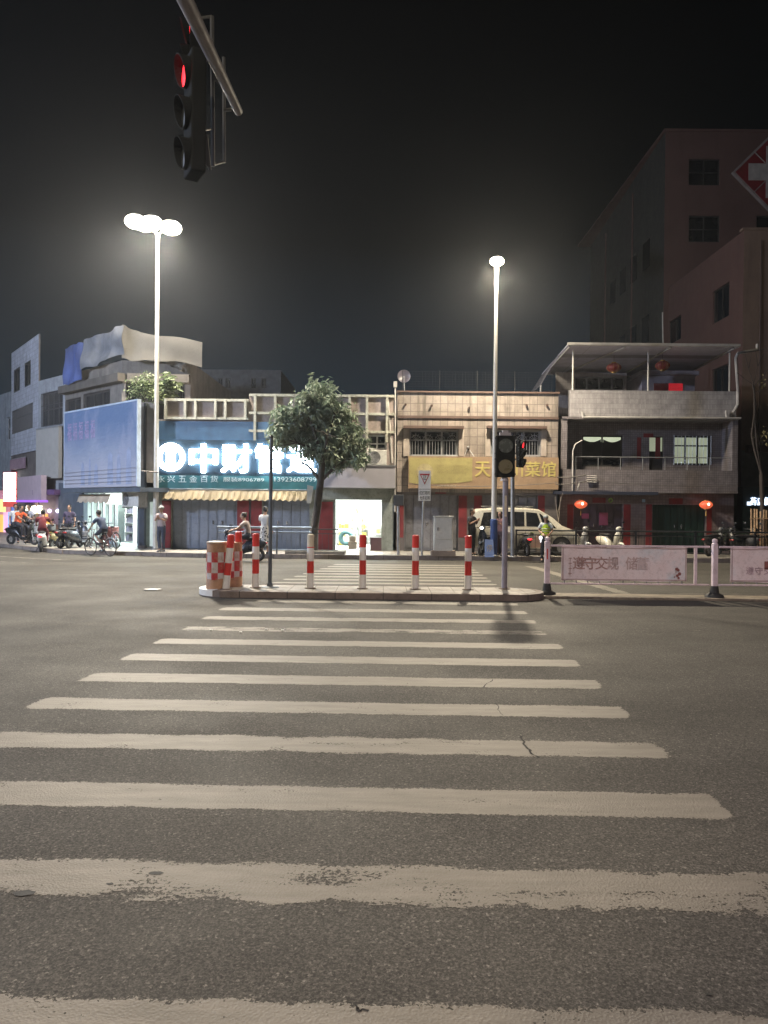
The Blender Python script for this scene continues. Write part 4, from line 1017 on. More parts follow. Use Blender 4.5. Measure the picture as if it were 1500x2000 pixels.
# corner shop ground floor, open and lit
FG = FL.off(-.9); P = FG.pt
gu0, gu1 = FG.uz(152, 1000)[0], FG.uz(272, 1000)[0]; zl = zg-.15
mb = MB(); gh = (FG.uz(163, 1000)[0], FG.uz(268, 1000)[0], SW, FG.uz(230, 962)[1])
wall(mb, FG, lu-.2, gu1+.1, SW, zg+.45, [gh], dep=.2); mb.build('ground_floor_wall', M('dark_blue_grey', (.08, .10, .13), .7), cb)
mb = MB(); dd = -3.2; z1_ = gh[3]+.1; a, b = gh[0]-.3, gh[1]+.0
mb.quad(P(a, SW+.01, dd), P(b, SW+.01, dd), P(b, z1_, dd), P(a, z1_, dd)); mb.quad(P(a, SW+.01, -.25), P(a, SW+.01, dd), P(a, z1_, dd), P(a, z1_, -.25)); mb.quad(P(b, SW+.01, -.25), P(b, z1_, -.25), P(b, z1_, dd), P(b, SW+.01, dd)); mb.quad(P(a, z1_, -.25), P(a, z1_, dd), P(b, z1_, dd), P(b, z1_, -.25)); mb.quad(P(a, SW+.01, -.25), P(b, SW+.01, -.25), P(b, SW+.01, dd), P(a, SW+.01, dd))
mb.build('interior', M('interior_greenish', (.45, .50, .48), .6, var=.3, scale=1.5, dirt=.2), cb)
t = thing('ceiling_tube_light', 'bright tube light inside the open corner shop under the billboard', 'light', P((a+b)/2, z1_, -1.4)); MB().fbox(FG, (a+b)/2-.6, b-.3, z1_-.12, z1_-.06, -1.45, -1.2).build('lamp_tube', emis('tube_cool', (.85, 1.0, .97), 220), t)
m = MB()
for i, u in enumerate([gh[0]+(gh[1]-gh[0])*k_/9 for k_ in range(1, 6)]): m.fbox(FG, u-.04, u+.04, SW, gh[3], -.18-.02*i, -.12)
m.build('door_post', M('grey_frame', (.25, .26, .27)), cb)
for u_, hh, lb, colr in ((.62, 1.9, 'tall greenish glass display case in the corner shop', (.25, .33, .33)), (.80, 1.7, 'grey cluttered shelf at right in the corner shop', (.3, .36, .36)), (.28, 1.8, 'purple grey shelf at left in the corner shop', (.22, .2, .27))):
    u = gh[0]+(gh[1]-gh[0])*u_; t = thing('goods_shelf', lb, 'shelf', P(u, SW, -1.5)); m = MB()
    for x in (u-.4, u+.37): m.fbox(FG, x, x+.03, SW+.02, SW+hh, -1.9, -1.5)
    for i in range(5): m.fbox(FG, u-.37, u+.37, SW+.05+i*(hh-.1)/4, SW+.08+i*(hh-.1)/4, -1.88, -1.51)
    m.build('rack', M('shelf_metal', (.5, .5, .48)), t); m = MB()
    for i in range(4):
        x = u-.35
        while x < u+.28: wv = random.uniform(.05, .14); m.fbox(FG, x, x+wv, SW+.085+i*(hh-.1)/4, SW+.085+i*(hh-.1)/4+random.uniform(.12, .3), -1.85, -1.56); x += wv+.015
    m.build('stock', M('stock_corner%.2f' % u_, colr, .5, var=.4, scale=7), t)
q = FG.uz(190, 1060); m = MB().lathe(FG.pt(FG.uz(232, 1060)[0], SW, .35), [(.26, 0), (.3, .05), (.31, .75), (.33, .8), (.28, .82)], 18); tag(m.build('plastic_barrel', M('dull_red_plastic', (.25, .07, .06), .5), smooth=True), 'dull red plastic barrel standing before the corner shop', 'barrel')
for i, (x, col_, lb) in enumerate(((243, (.35, .5, .62), 'pale blue water jug on pavement by the red barrel'), (251, (.55, .62, .62), 'clear pale water jug on pavement, next to the blue jug'))):
    p = FG.pt(FG.uz(x, 1060)[0], SW, .55); t = thing('water_jug', lb, 'jug', p)
    MB().lathe(p, [(.10, 0), (.12, .03), (.12, .30), (.05, .38), (.04, .42)], 14).build('bottle', M('jug%d' % i, col_, .25, bump=0), t, smooth=True); MB().lathe(p+Vector((0, 0, .42)), [(.045, 0), (.045, .04)], 12).build('cap', WHITE_P, t)
ac_unit(FG, (238, 960, 270, 990), 0.0, 'white air conditioner over the lit corner shop door', .45)
m = MB(); q = FG.rect(206, 963, 272, 985, .1); t = thing('lit_shop_canopy', 'bright white lit fascia board over the corner shop opening', 'sign', FG.pt(q[0], q[2], .1)); MB().fbox(FG, q[0], FG.uz(240, 970)[0], q[2], q[3], .02, .1).build('panel', emis('fascia_glow', (.86, .95, .88), 1.7), t); MB().fbox(FG, q[0]-.03, q[0]-.001, q[2], q[3], .0, .12).build('frame', GALV, t)
m = MB(); q = FG.rect(155, 966, 215, 981, .5); t = thing('awning', 'small cream and orange cloth valance drooping above the corner shop', 'awning', FG.pt(q[0], q[2], .5)); NN = 20
for i in range(NN):
    ua_, ub_ = q[0]+(q[1]-q[0])*i/NN, q[0]+(q[1]-q[0])*(i+1)/NN; za_ = q[2]+.04*math.sin(i*1.9)-.1*math.sin(PI*i/NN)*0; zb_2 = q[2]+.04*math.sin((i+1)*1.9)
    m.hexa([FG.pt(ua_, za_, .62), FG.pt(ub_, zb_2, .62), FG.pt(ub_, zb_2, .60), FG.pt(ua_, za_, .60), FG.pt(ua_, q[3], .5), FG.pt(ub_, q[3], .5), FG.pt(ub_, q[3], .48), FG.pt(ua_, q[3], .48)])
m.build('canvas', M('cream_canvas', (.45, .37, .28), .7, var=.3, scale=1.5), t); MB().tube(FG.pt(q[0], q[3], .49), FG.pt(q[1], q[3], .49), .02).build('roller', GALV, t)
# wires and dark soffit over the ground floor
m = MB(); m.fbox(FL, lu2, 0.3, zg-.05, zg+.12, -1.2, .05); m.build('soffit', M('dark_blue_grey', (.08, .10, .13)), cb)

# neighbour 2: narrow grey building with cream lower panel
u2a, u2b = FU.uz(75, 800)[0], lu
nb = thing('grey_narrow_building', 'narrow grey building with caged balcony, between white tiled building and corner building', 'building', (FU.pt(u2a, 0).x, FU.pt(u2a, 0).y, SW))
z2t = FU.uz(100, 738)[1]; hw = (u2a+.3, u2b-.25, FU.uz(98, 832)[1], FU.uz(98, 765)[1])
mb = MB(); wall(mb, FU, u2a, u2b, 2.6, z2t, [hw]); shell(mb, FU, u2a, u2b, SW, z2t, 0, 7); mb.build('wall', tile_l('pale_grey_render', (.30, .32, .35), rough=.7, streak=.6, dirt=.3), nb)
window(nb, FU, hw, 0, FR, 4, 2, grille=M('rust_grille', (.07, .07, .075), .6))
q = (FU.uz(82, 900)[0], u2b-.02, FU.uz(100, 935)[1], FU.uz(100, 838)[1]); t = thing('blank_cream_board', 'blank cream board hanging left of the blue billboard', 'sign', FU.pt(q[0], q[2], .3)); MB().fbox(FU, *q, .12, .3).build('panel', M('cream_board', (.36, .35, .33), .6, var=.08, dirt=.1), t); MB().fbox(FU, q[0], q[1], q[3], q[3]+.05, .1, .32).build('frame', GALV, t)
SHUT = M('dark_shutter', (.06, .055, .075), .5, corr=20, d=(FL.d.x, FL.d.y))
q = (u2a+.1, u2b-.05, SW+.02, 2.35); f_ = MB().fbox(FU, *q, -.3, -.2).build('shopfront', DARKP, nb)
m = MB()
for i in range(22): u = q[0]+(q[1]-q[0])*i/21; m.fbox(FU, u-.02, u+.02, SW, 2.35, -.1, -.05)
m.build('folding_gate', M('lilac_gate', (.33, .30, .42), .5, .3), nb)
MB().fbox(FU, u2a+.55, u2b, 2.35, 2.6, -.2, .5).build('soffit', M('purple_soffit', (.12, .06, .16), .6), nb)
for k_, (x, col_) in enumerate(((96, (.9, .6, 1)), (112, (.75, .7, 1)))):
    u, z = FU.uz(x, 998); MB().ball(FU.pt(u, z, -.02), .09).build('lamp', emis('shop_lamp%d' % k_, col_, 5), nb)
# neighbour 3: tall white tiled building
d3 = Vector((.75, -1.0)); F3L = Fac(FU.pt(u2a, 0), d3)
wb = thing('white_tiled_building', 'tall narrow white tiled building with two upper windows at the far left', 'building', (FU.pt(u2a, 0).x, FU.pt(u2a, 0).y, SW))
ql = F3L.uz(22, 800)[0]; qt = F3L.uz(70, 656)[1]
hA = F3L.rect(27, 718, 39, 764); hB = F3L.rect(48, 706, 60, 754); hA = (hA[0], hA[1], hB[2], hB[3]); hC = F3L.rect(23, 795, 64, 842)
zw = F3L.uz(45, 885)[1]
WT = M('white_tile', (.46, .48, .54), .45, tile=(.22, .22, .01, .5, 0), d=(F3L.d.x, F3L.d.y), streak=.25, dirt=.12)
mb = MB(); wall(mb, F3L, ql, 0, zw, qt, [hA, hB, hC]); mb.build('wall', WT, wb); mb = MB(); shell(mb, F3L, ql, 0, SW, qt, -.003, .07); mb.build('side_wall', GF, wb)  # side shell's shade is put into its colour, darker than the tiled front
for h in (hA, hB): window(wb, F3L, h, 0, M('dark_frame', (.03, .03, .03)), 2, 1, dep=.05)
window(wb, F3L, hC, 0, M('dark_frame', (.03, .03, .03)), 5, 1, grille=M('dark_frame', (.03, .03, .03)))
m = MB(); m.fbox(F3L, ql, 0, SW, zw, -.9, -.3); m.build('ground_floor_wall', M('dark_blue_grey', (.08, .10, .13)), wb)
q = F3L.rect(35, 930, 80, 977, .4); t = thing('pink_board', 'plain pale pink board above the purple lit shop, beside the lit vertical sign', 'sign', F3L.pt(q[0], q[2], .4)); MB().fbox(F3L, q[0], q[1], q[2], q[3], .15, .4).build('panel', M('pale_pink_board', (.48, .38, .42), .6, var=.1), t); MB().fbox(F3L, q[0], q[1]+.1, q[2]-.1, q[2], .1, .5).build('purple_edge', emis('purple_neon', (.35, .12, .75), 1.3), t)
q = F3L.rect(20, 896, 47, 916, .1); t = thing('small_pink_board', 'small dull pink board on the dark first floor of the white tiled building', 'sign', F3L.pt(q[0], q[2], .1)); MB().fbox(F3L, *q, .02, .12).build('panel', M('dull_pink', (.3, .2, .24), .6), t); MB().fbox(F3L, q[0], q[1], q[3], q[3]+.03, .0, .13).build('frame', GALV, t)
# lit ground floor shops
def glow_box(r_, n, name, mat, par, dep=.04, F=F3L):
    q = F.rect(*r_, n); return MB().fbox(F, q[0], q[1], max(q[2], SW+.01), q[3], n-dep, n).build(name, mat, par)
glow_box((30, 988, 48, 1036), -.2, 'lit_doorway', emis('doorway_white', (.86, 1, .92), 3.0), wb)
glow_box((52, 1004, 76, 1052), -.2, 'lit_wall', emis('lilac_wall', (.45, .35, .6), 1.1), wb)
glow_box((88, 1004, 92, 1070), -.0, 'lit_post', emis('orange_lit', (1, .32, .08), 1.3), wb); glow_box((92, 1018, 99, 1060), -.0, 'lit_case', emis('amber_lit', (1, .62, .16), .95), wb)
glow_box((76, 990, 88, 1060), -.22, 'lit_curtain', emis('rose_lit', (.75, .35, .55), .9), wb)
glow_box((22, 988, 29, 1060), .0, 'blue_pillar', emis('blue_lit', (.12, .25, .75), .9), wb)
for x0, x1 in ((52, 62), (63, 72), (74, 83)):
    q = F3L.rect(x0, 987, x1, 1003, .3); m = MB(); write(m, F3L, {52: '美', 63: '味', 74: '轩'}[x0], *q, .3, .04, .05)
    tag(m.build('lit_character', emis('warm_sign', (1, .9, .62), 6)), {52: 'left glowing cream character over the purple lit shop', 63: 'middle glowing cream character over the purple lit shop', 74: 'right glowing cream character over the purple lit shop'}[x0], 'sign', 'cream characters over purple shop')
# far-left building and vertical lit sign
F4 = Fac(F3L.pt(ql, 0), (.9, -1.0)); lf = thing('far_left_building', 'dark grey building at the left edge of the street row', 'building', (F4.pt(-2, 0).x, F4.pt(-2, 0).y, SW))
qt4 = F4.uz(10, 768)[1]; hD = F4.rect(12, 815, 20, 860)
mb = MB(); wall(mb, F4, -9, -.02, 2.7, qt4, [hD, (-4.2, -2.6, 4.4, 6.0)]); shell(mb, F4, -9, -.02, SW, qt4, 0, 6); mb.build('wall', M('blue_grey_wall', (.24, .27, .30), .7, streak=.5, dirt=.3), lf); window(lf, F4, hD, 0, GALV, 1, 2)
MB().fbox(F4, -9, -.02, SW, 2.7, -.6, -.5).build('shopfront', emis('orange_shopfront', (.75, .34, .45), .6), lf)
glow_box((-4, 1005, 5, 1062), -.3, 'lit_panel', emis('amber_lit', (1, .62, .16)), lf, F=F4); glow_box((6, 1000, 14, 1062), -.35, 'lit_panel', emis('pink_lit', (.9, .5, .75), 1.1), lf, F=F4); glow_box((15, 1000, 21, 1062), -.3, 'lit_panel', emis('sky_lit', (.35, .5, .95), 1.2), lf, F=F4)
q = F4.rect(-8, 975, 8, 1000, .2); MB().fbox(F4, q[0], q[1], q[2], q[3], .1, .2).build('lit_fascia', emis('yellow_lit', (1, .75, .3), 1.3), lf)
FV = Fac(F4.pt(-.3, 0, .9), (1, -.35)); q = FV.rect(6, 922, 34, 990)
t = thing('vertical_lit_sign', 'overexposed white vertical light box sign with red edge, far left', 'sign', FV.pt(q[0], q[2], 0))
MB().fbox(FV, q[0], q[1], q[2], q[3], -.2, -.0).build('casing', emis('red_edge_glow', (.9, .12, .10), .5), t)
for k_, (z0, z1) in enumerate(((.52, .98), (.33, .49), (.16, .29))):
    MB().fbox(FV, q[0]+.05, q[1]-.12, q[2]+(q[3]-q[2])*z0, q[2]+(q[3]-q[2])*z1, .0, .02).build('light_panel', emis('white_sign', (1, .98, .95), 6.0), t)
# dim background block behind the roofs
FBk = Fac((0, 62)); q = FBk.rect(380, 722, 548, 900); t = thing('background_block', 'barely visible dark apartment block behind the low roofs, left of the tree', 'building', (FBk.pt((q[0]+q[1])/2, 0).x, 62, 0))
hW = [FBk.rect(x, 738, x+10, 758) for x in (425, 440, 490, 510)]
mb = MB(); wall(mb, FBk, q[0], q[1], 0, q[3], hW); shell(mb, FBk, q[0], q[1], 0, q[3], 0, 10); mb.build('wall', M('dim_wall', (.10, .11, .13), .8), t)
for h in hW: window(t, FBk, h, 0, M('dark_frame', (.03, .03, .03)), 2, 1)

# ------------------------------------------------------------------ street lamps (each builder holds its own light)
def street_lamp(base, top, label, heads, watts, col, r0=.11, blue=0.0, pr=.30, spot=0, aim=0, width=158):
    t = thing('street_lamp', label, 'street lamp', base, group='tall street lamps')
    b = Vector(base); Hh = top
    MB().tube(b+Vector((0, 0, blue if blue else 0)), b+Vector((0, 0, Hh-.5)), r0, r0*.55, 16).build('pole', POLE_W, t, smooth=True)
    m = MB(); m.lathe(b, [(r0*1.6, 0), (r0*1.6, .05), (r0*1.1, .08)], 16); m.build('base_plate', GALV, t)
    if blue: MB().lathe(b, [(r0*1.32, .08), (r0*1.32, blue), (r0*1.0, blue+.02)], 16).build('blue_sleeve', M('blue_band', (.03, .07, .22), .5, dirt=.4), t)
    m = MB(); m.tube(b+Vector((0, 0, Hh-.5)), b+Vector((0, 0, Hh-.15)), r0*.5, r0*.9)
    for dx, dy, dz in heads: m.tube(b+Vector((0, 0, Hh-.2)), b+Vector((dx*.8, dy*.8, Hh+dz+.08)), .035)
    m.build('arm', POLE_W, t)
    for k, (dx, dy, dz) in enumerate(heads):
        c = b+Vector((dx, dy, Hh+dz))
        hd = MB().lathe(c, [(.04, pr*.72+.04), (pr*.45, pr*.70), (pr*.72, pr*.52), (pr*.78, pr*.46)], 20).build('lamp_head', GALV, t, smooth=True)
        MB().ball(c, (pr, pr, pr*.64), 20, 12).build('diffuser', emis('lamp_glass_%.2f' % col[2], col, 45), hd, smooth=True)
        for kind_, part_ in ((('SPOT', 1.0),) if spot > 0 else (('POINT', 1.0),) if spot < 0 else (('SPOT', .86), ('POINT', .14))):
            ld = bpy.data.lights.new('lamp_light', kind_)
            if kind_ == 'SPOT': ld.spot_size = R(abs(spot) or width); ld.spot_blend = .7 if aim else .35
            ld.energy = watts/len(heads)*part_; ld.color = col; ld.shadow_soft_size = .26
            lo = bpy.data.objects.new('lamp_light', ld); COL.objects.link(lo); lo.parent = t; lo.location = c-b+Vector((0, 0, -pr-.12)); lo.rotation_euler = (-R(aim), 0, 0)
    return t
WARM = (1.0, .86, .66)
lb = PD(304, 1075, 30.4); lb.z = SW
street_lamp(lb, 12.75-SW, 'tall pale street lamp with a cluster of glaring lights, left of the glowing shop sign', [(-.72, -.5, .12), (-.05, -.6, .04), (.66, -.5, -.10), (-.38, -.4, .06)], LEFT_W, (1.0, .89, .72), .115, pr=.40, aim=24, width=124)
rb = PD(964, 1090, 27.9); rb.z = SW
street_lamp(rb, 10.75-SW, 'street lamp with one round light and blue painted foot, in front of the ochre shophouse', [(0, -.1, .05)], RIGHT_W, (1.0, .86, .64), .10, blue=1.35, pr=.25, aim=12, width=160)
street_lamp((-6.5, -2.5, 0), 12.0, 'street lamp on the near side of the road, behind the viewer at left', [(-.4, .3, 0), (.4, .3, 0)], NEAR_W, (1.0, .86, .68), .13, spot=162)
street_lamp((-25.0, 17.0, 0), 10.0, 'cold white street lamp across the side street, beyond the left edge of the view', [(0, .3, 0)], 19000, (.68, .78, 1.0), .12, spot=-1)
street_lamp((11.0, -5.0, 0), 11.0, 'street lamp on the near side of the road, behind the viewer at right', [(0, .3, 0)], NEAR_W*1.0, (1.0, .80, .88), .13, spot=162)

# ------------------------------------------------------------------ bollards
def bollard(px, bands, label, lean=(0, 0), top=1.14, pxy=1150, r=.075):
    p = PD(px, pxy, 16.7) if isinstance(px, (int, float)) else Vector(px); p.z = .15
    t = thing('bollard', label, 'bollard', p, group='red and white bollards on the island')
    dl = Vector((lean[0], lean[1], 1)); z = 0.0
    for nm, h0, h1, mt in bands:
        MB().tube(p+dl*h0, p+dl*h1, r if nm != 'band_ring' else r+.004, seg=22).build(nm, mt, t, smooth=True)
    MB().lathe(p, [(r+.05, 0), (r+.05, .012), (r+.01, .02)], 22).build('base', M('rusty_flange', (.12, .09, .07), .7, dirt=.5), t)
    MB().lathe(p+dl*bands[-1][2], [(r*.98, 0), (r*.9, .02), (r*.5, .03)], 22).build('cap', bands[-1][3], t, smooth=True)
    return t
STD = [('white_band', 0.012, .31, WHITE_P), ('red_band', .31, .62, RED_P), ('white_band', .62, .90, WHITE_P), ('red_band', .90, 1.15, RED_P)]
CREAM = M('cream_paint', (.58, .52, .40), .5, dirt=.3)
bollard(499, STD, 'red topped bollard left of the thin dark post, nearest to the barrels', pxy=1147)
bollard(606, [('white_band', .012, .33, WHITE_P), ('red_band', .33, .59, RED_P), ('white_band', .59, .88, WHITE_P), ('band_ring', .88, .90, RED_P), ('cream_band', .90, 1.15, CREAM)], 'bollard with a cream top and only one wide red band, in front of tree trunk', pxy=1148)
bollard(708, STD, 'red topped bollard in front of the lit white shop opening')
bollard(811, STD, 'red topped bollard beside the yield sign and left of the grey cabinet')
bollard(914, STD, 'red topped bollard furthest right, near the signal pole', pxy=1151)
bollard((PD(441, 1149, 16.35).x, 16.35, .15), [('white_band', .012, .30, WHITE_P), ('red_band', .30, .56, RED_P), ('white_band', .56, .88, WHITE_P), ('red_band', .88, 1.14, RED_P)], 'leaning bollard with torn peeling bands wedged between the checkered barrels', lean=(.09, .02))
bollard((PD(465, 1146, 17.0).x, 17.0, .15), [('white_band', .012, .33, WHITE_P), ('red_band', .33, .60, RED_P), ('white_band', .60, .88, WHITE_P), ('red_band', .88, 1.18, RED_P)], 'upright bollard just behind the right checkered barrel')
# checkered barrels
def mat_check():
    t = NT('checkered_sheeting'); uv = t.n('ShaderNodeUVMap'); ck = t.n('ShaderNodeTexChecker'); ck.inputs['Scale'].default_value = 1
    t.l(uv.outputs[0], ck.inputs['Vector'])
    n = t.noise(5, 5, .7)
    c = t.mix(ck.outputs[1], mul((.52, .48, .46), 1), (.42, .03, .035))
    c = t.mix(t.math('MULTIPLY', t.ramp(n, [(.5, 0.0), (.62, 1.0)]), .6), c, (.34, .20, .12)); t.l(c, t.b.inputs['Base Color']); t.b.inputs['Roughness'].default_value = .4
    t.bump(t.noise(14, 3), .4, .02); return t.m
CHECK = mat_check(); ORP = M('orange_plastic', (.36, .20, .11), .6, dirt=.35, var=.2)
def barrel(p, r, h, label, lid=True):
    p = Vector(p); t = thing('traffic_barrel', label, 'traffic barrel', p, group='checkered barrels on the island nose')
    MB().lathe(p, [(r*1.02, 0), (r*1.0, .22), (r*.97, .23)], 26).build('foot', ORP, t, smooth=True)
    seg, rows, n_ = 40, 12, 0; m = MB(); uvs = []
    z0, z1 = .2, h*.80
    for j in range(rows+1):
        for i in range(seg+1):
            w = 2*PI*i/seg; zz_ = z0+(z1-z0)*j/rows; rr_ = r*(1.0+.018*math.sin(3*w+j*.6)+.01*math.sin(7*w))
            m.v.append(p+Vector((rr_*math.cos(w), rr_*math.sin(w), zz_))); uvs.append((i/seg*10, (zz_-z0)/.225+.35))
    for j in range(rows):
        for i in range(seg): q = j*(seg+1)+i; m.f.append((q, q+1, q+seg+2, q+seg+1))
    o = m.build('checkered_wrap', CHECK, t, smooth=True); uvl = o.data.uv_layers.new(name='UVMap')
    for l in o.data.loops: uvl.data[l.index].uv = uvs[l.vertex_index]
    MB().lathe(p, [(r*.93, .2), (r*.96, h*.8), (r*.95, h*.985), (r*1.03, h*.99), (r*1.03, h), (r*.5, h*1.012)], 26).build('body', ORP, t, smooth=True)
    if lid: MB().lathe(p+Vector((0, 0, h)), [(r*.99, .0), (r*.98, .025), (r*.3, .04)], 26).build('lid', M('cream_lid', (.55, .48, .38), .5, dirt=.3), t, smooth=True)
    return t
q = PD(424, 1149, 16.55); barrel((q.x, 16.5, .15), .22, .98, 'wide orange barrel wrapped in red and white checks, front left on the island')
q = PD(452, 1146, 16.9); barrel((q.x+.02, 16.98, .15), .2, .97, 'second checkered barrel behind the leaning bollard', False)
# thin dark post
p = PD(527, 1148, 16.8); p.z = .15
t = thing('thin_dark_post', 'bare thin dark steel post standing on the island, left of the tree', 'post', p)
tp = PD(530, 856, 16.85); MB().tube(p, tp, .042, .038, 14).build('pole', M('dark_steel', (.09, .11, .13), .5, .4, dirt=.3), t, smooth=True)
MB().lathe(p, [(.2, 0), (.2, .012), (.07, .03), (.05, .10)], 16).build('base_plate', M('dark_steel', (.09, .11, .13)), t); MB().lathe(tp, [(.045, 0), (.045, .05), (.02, .07)], 12).build('cap', DARKP, t)

# ------------------------------------------------------------------ pedestrian signals and signs
def lens_stack(t, c, n, w, h, dep, lens_r, mats, visor=.0, F=None, hinges=True):
    """housing centred at c, facing n (unit, horizontal)"""
    n = Vector(n).normalized(); Fh = Fac((c.x, c.y), (-n.y, n.x)); Fh.n = Vector((n.x, n.y)); z0 = c.z-h/2; k = len(mats)
    HM = M('matt_black_housing', (.010, .011, .011), .9, bump=0); HM.node_tree.nodes['Principled BSDF'].inputs['Specular IOR Level'].default_value = .12
    MB().fbox(Fh, -w/2, w/2, z0, z0+h, -dep, 0).build('housing', HM, t, bevel=.02)
    m = MB()
    for i in range(k):
        zc_ = z0+h*(i+.5)/k
        for s_ in (-1, 1):
            for q in (-.36, .36): m.fbox(Fh, s_*(w/2)-.0 if s_ > 0 else -w/2-.02, s_*(w/2)+.02 if s_ > 0 else -w/2, zc_+h/k*q-.02, zc_+h/k*q+.02, -.06, -.02)
    if hinges: m.build('hinge', DARKP, t)
    for i, mt in enumerate(mats):
        zc_ = z0+h*(i+.5)/k; seg = 28; m = MB(); nn = Vector((n.x, n.y, 0))
        rim = [Fh.pt(lens_r*math.cos(2*PI*a/seg), zc_+lens_r*math.sin(2*PI*a/seg), .003) for a in range(seg)]
        m.extr(rim, nn*.02); le = m.build('lens', mt, t)
        m = MB()
        for a in range(seg):
            if visor <= 0 and False: continue
            a0, a1 = 2*PI*a/seg, 2*PI*(a+1)/seg
            ro_, ri_ = lens_r*1.09, lens_r*1.02
            vf = lambda a_: visor*(.30+.70*(.5+.5*math.sin(a_))) if visor else .03
            pp = [Fh.pt(ro_*math.cos(a0), zc_+ro_*math.sin(a0), .002), Fh.pt(ro_*math.cos(a1), zc_+ro_*math.sin(a1), .002), Fh.pt(ri_*math.cos(a1), zc_+ri_*math.sin(a1), .002), Fh.pt(ri_*math.cos(a0), zc_+ri_*math.sin(a0), .002)]
            m.hexa(pp+[pp[0]+nn*vf(a0), pp[1]+nn*vf(a1), pp[2]+nn*vf(a1), pp[3]+nn*vf(a0)])
        m.build('visor', HM, t)
LENS_G = M('dark_green_lens', (.085, .10, .085), .25, bump=0); LENS_Y = M('dull_amber_lens', (.16, .14, .07), .3, bump=0)
LENS_R = emis('red_lens', (1.0, .03, .04), 2.2)
p = PD(985, 1151, 16.9); p.z = .15
t = thing('pedestrian_signal', 'black two lens pedestrian signal, dark, on a grey and lavender pole on the island', 'traffic light', p)
tp = PD(987.5, 935, 16.9); tx = PD(987.5, 1000, 16.9)
MB().tube(p, tp, .062, .06, 18).build('pole', M('lavender_pole', (.24, .22, .25), .5, .2, dirt=.35, streak=.3), t, smooth=True)
za_, zb_ = PD(987, 1000, 16.9).z+.0, PD(987, 968, 16.9).z; MB().fbox(Fac((tx.x-.01, 16.9)), -.025, .025, za_-.1, zb_, .058, .068).build('pale_strip', M('cream_paint', (.58, .52, .4)), t)
MB().lathe(p, [(.13, 0), (.13, .015), (.07, .03)], 18).build('base_plate', M('rusty_flange', (.12, .09, .07)), t)
c = PD(987.5, 891, 16.75); hh = (932-851)*16.75/FPX; lens_stack(t, c, (0, -1, 0), .42, hh, .16, .155, [LENS_Y, LENS_G], .0)
m = MB(); m.fbox(Fac((c.x, 16.85)), -.12, .12, c.z+hh/2-.01, c.z+hh/2+.07, -.05, .05); m.fbox(Fac((c.x, 16.85)), -.06, .06, c.z+hh/2+.07, c.z+hh/2+.12, -.05, .05); m.tube(Vector((c.x, 16.9, c.z-hh/2-.08)), Vector((c.x, 16.9, c.z-hh/2+.1)), .09, .03); m.build('bracket', M('pale_bracket', (.42, .40, .42), .5), t)
# far signal on the pavement pole behind
p = PD(1001, 1089, 27.7); p.z = SW
t = thing('traffic_signal', 'red lit signal seen edge on, on a galvanised pole behind the pedestrian signal', 'traffic light', p)
MB().tube(p, PD(1001, 862, 27.7), .075, .07, 14).build('pole', GALV, t, smooth=True)
MB().lathe(p, [(.14, 0), (.14, .015), (.08, .04)], 14).build('base_plate', GALV, t)
c = PD(1019, 886, 27.5); lens_stack(t, c, (.80, -.60, 0), .34, .98, .14, .13, [LENS_G, LENS_G, LENS_R], .16)
m = MB(); m.tube(PD(1001, 868, 27.7), c+Vector((0, .1, .3)), .02); m.tube(PD(1001, 900, 27.7), c+Vector((0, .1, -.2)), .02); m.build('bracket', GALV, t)
# galvanised twin pole left of the yield sign
p = PD(778, 1087, 28.4); p.z = SW; t = thing('short_steel_post', 'short galvanised post with a dark box on top, right of the lit shop', 'post', p)
MB().tube(p, PD(778, 985, 28.4), .05, seg=12).build('pole', GALV, t, smooth=True); q = PD(780, 978, 28.4); MB().box(q.x-.2, q.x+.16, 28.3, 28.5, q.z-.18, q.z+.22).build('control_box', M('dark_box', (.05, .055, .06), .6), t, bevel=.02)
# give way sign
p = PD(824, 1090, 27.9); p.z = SW; t = thing('give_way_sign', 'white plate with red triangle and black Chinese writing on a thin pole', 'road sign', p)
MB().tube(p, PD(828, 925, 27.9), .033, seg=12).build('pole', GALV, t, smooth=True)
FY = Fac((0, 27.82)); q = FY.rect(817.5, 919, 841, 978); MB().fbox(FY, *q, 0, .02).build('panel', M('sign_white', (.85, .84, .80), .4, bump=0, var=.05), t)
um = (q[0]+q[1])/2; m = MB(); nv = Vector((0, -1, 0)); P = FY.pt
def tri(k_): 
    zc_ = FY.uz(829, 935)[1]; s_ = .185*k_; return [P(um-s_, zc_+s_*.95, .021), P(um+s_, zc_+s_*.95, .021), P(um, zc_-s_*1.15, .021)]
m.extr(tri(1), nv*.006).build('red_triangle', M('sign_red', (.5, .03, .03), .4, bump=0), t)
m = MB(); m.extr([v+nv*.007 for v in tri(.70)], nv*.002).build('white_triangle', M('sign_white', (.85, .84, .80)), t)
m = MB(); zc_ = FY.uz(829, 933)[1]; write(m, FY, '让', um-.06, um+.06, zc_-.08, zc_+.10, .031, .02, .004)
z0 = FY.rect(819.5, 958.5, 839.5, 966.5); write(m, FY, '红灯亮时', *z0, .021, .01, .004); z0 = FY.rect(819.5, 968.5, 839.5, 976.5); write(m, FY, '允许右转', *z0, .021, .01, .004)
m.build('lettering', M('ink_black', (.02, .02, .02), .5), t)
m = MB(); q2 = FY.rect(818.5, 955, 840, 955.8); m.fbox(FY, q2[0], q2[1], q2[2], q2[3], .021, .024); m.build('divider_line', M('ink_black', (.02, .02, .02)), t)
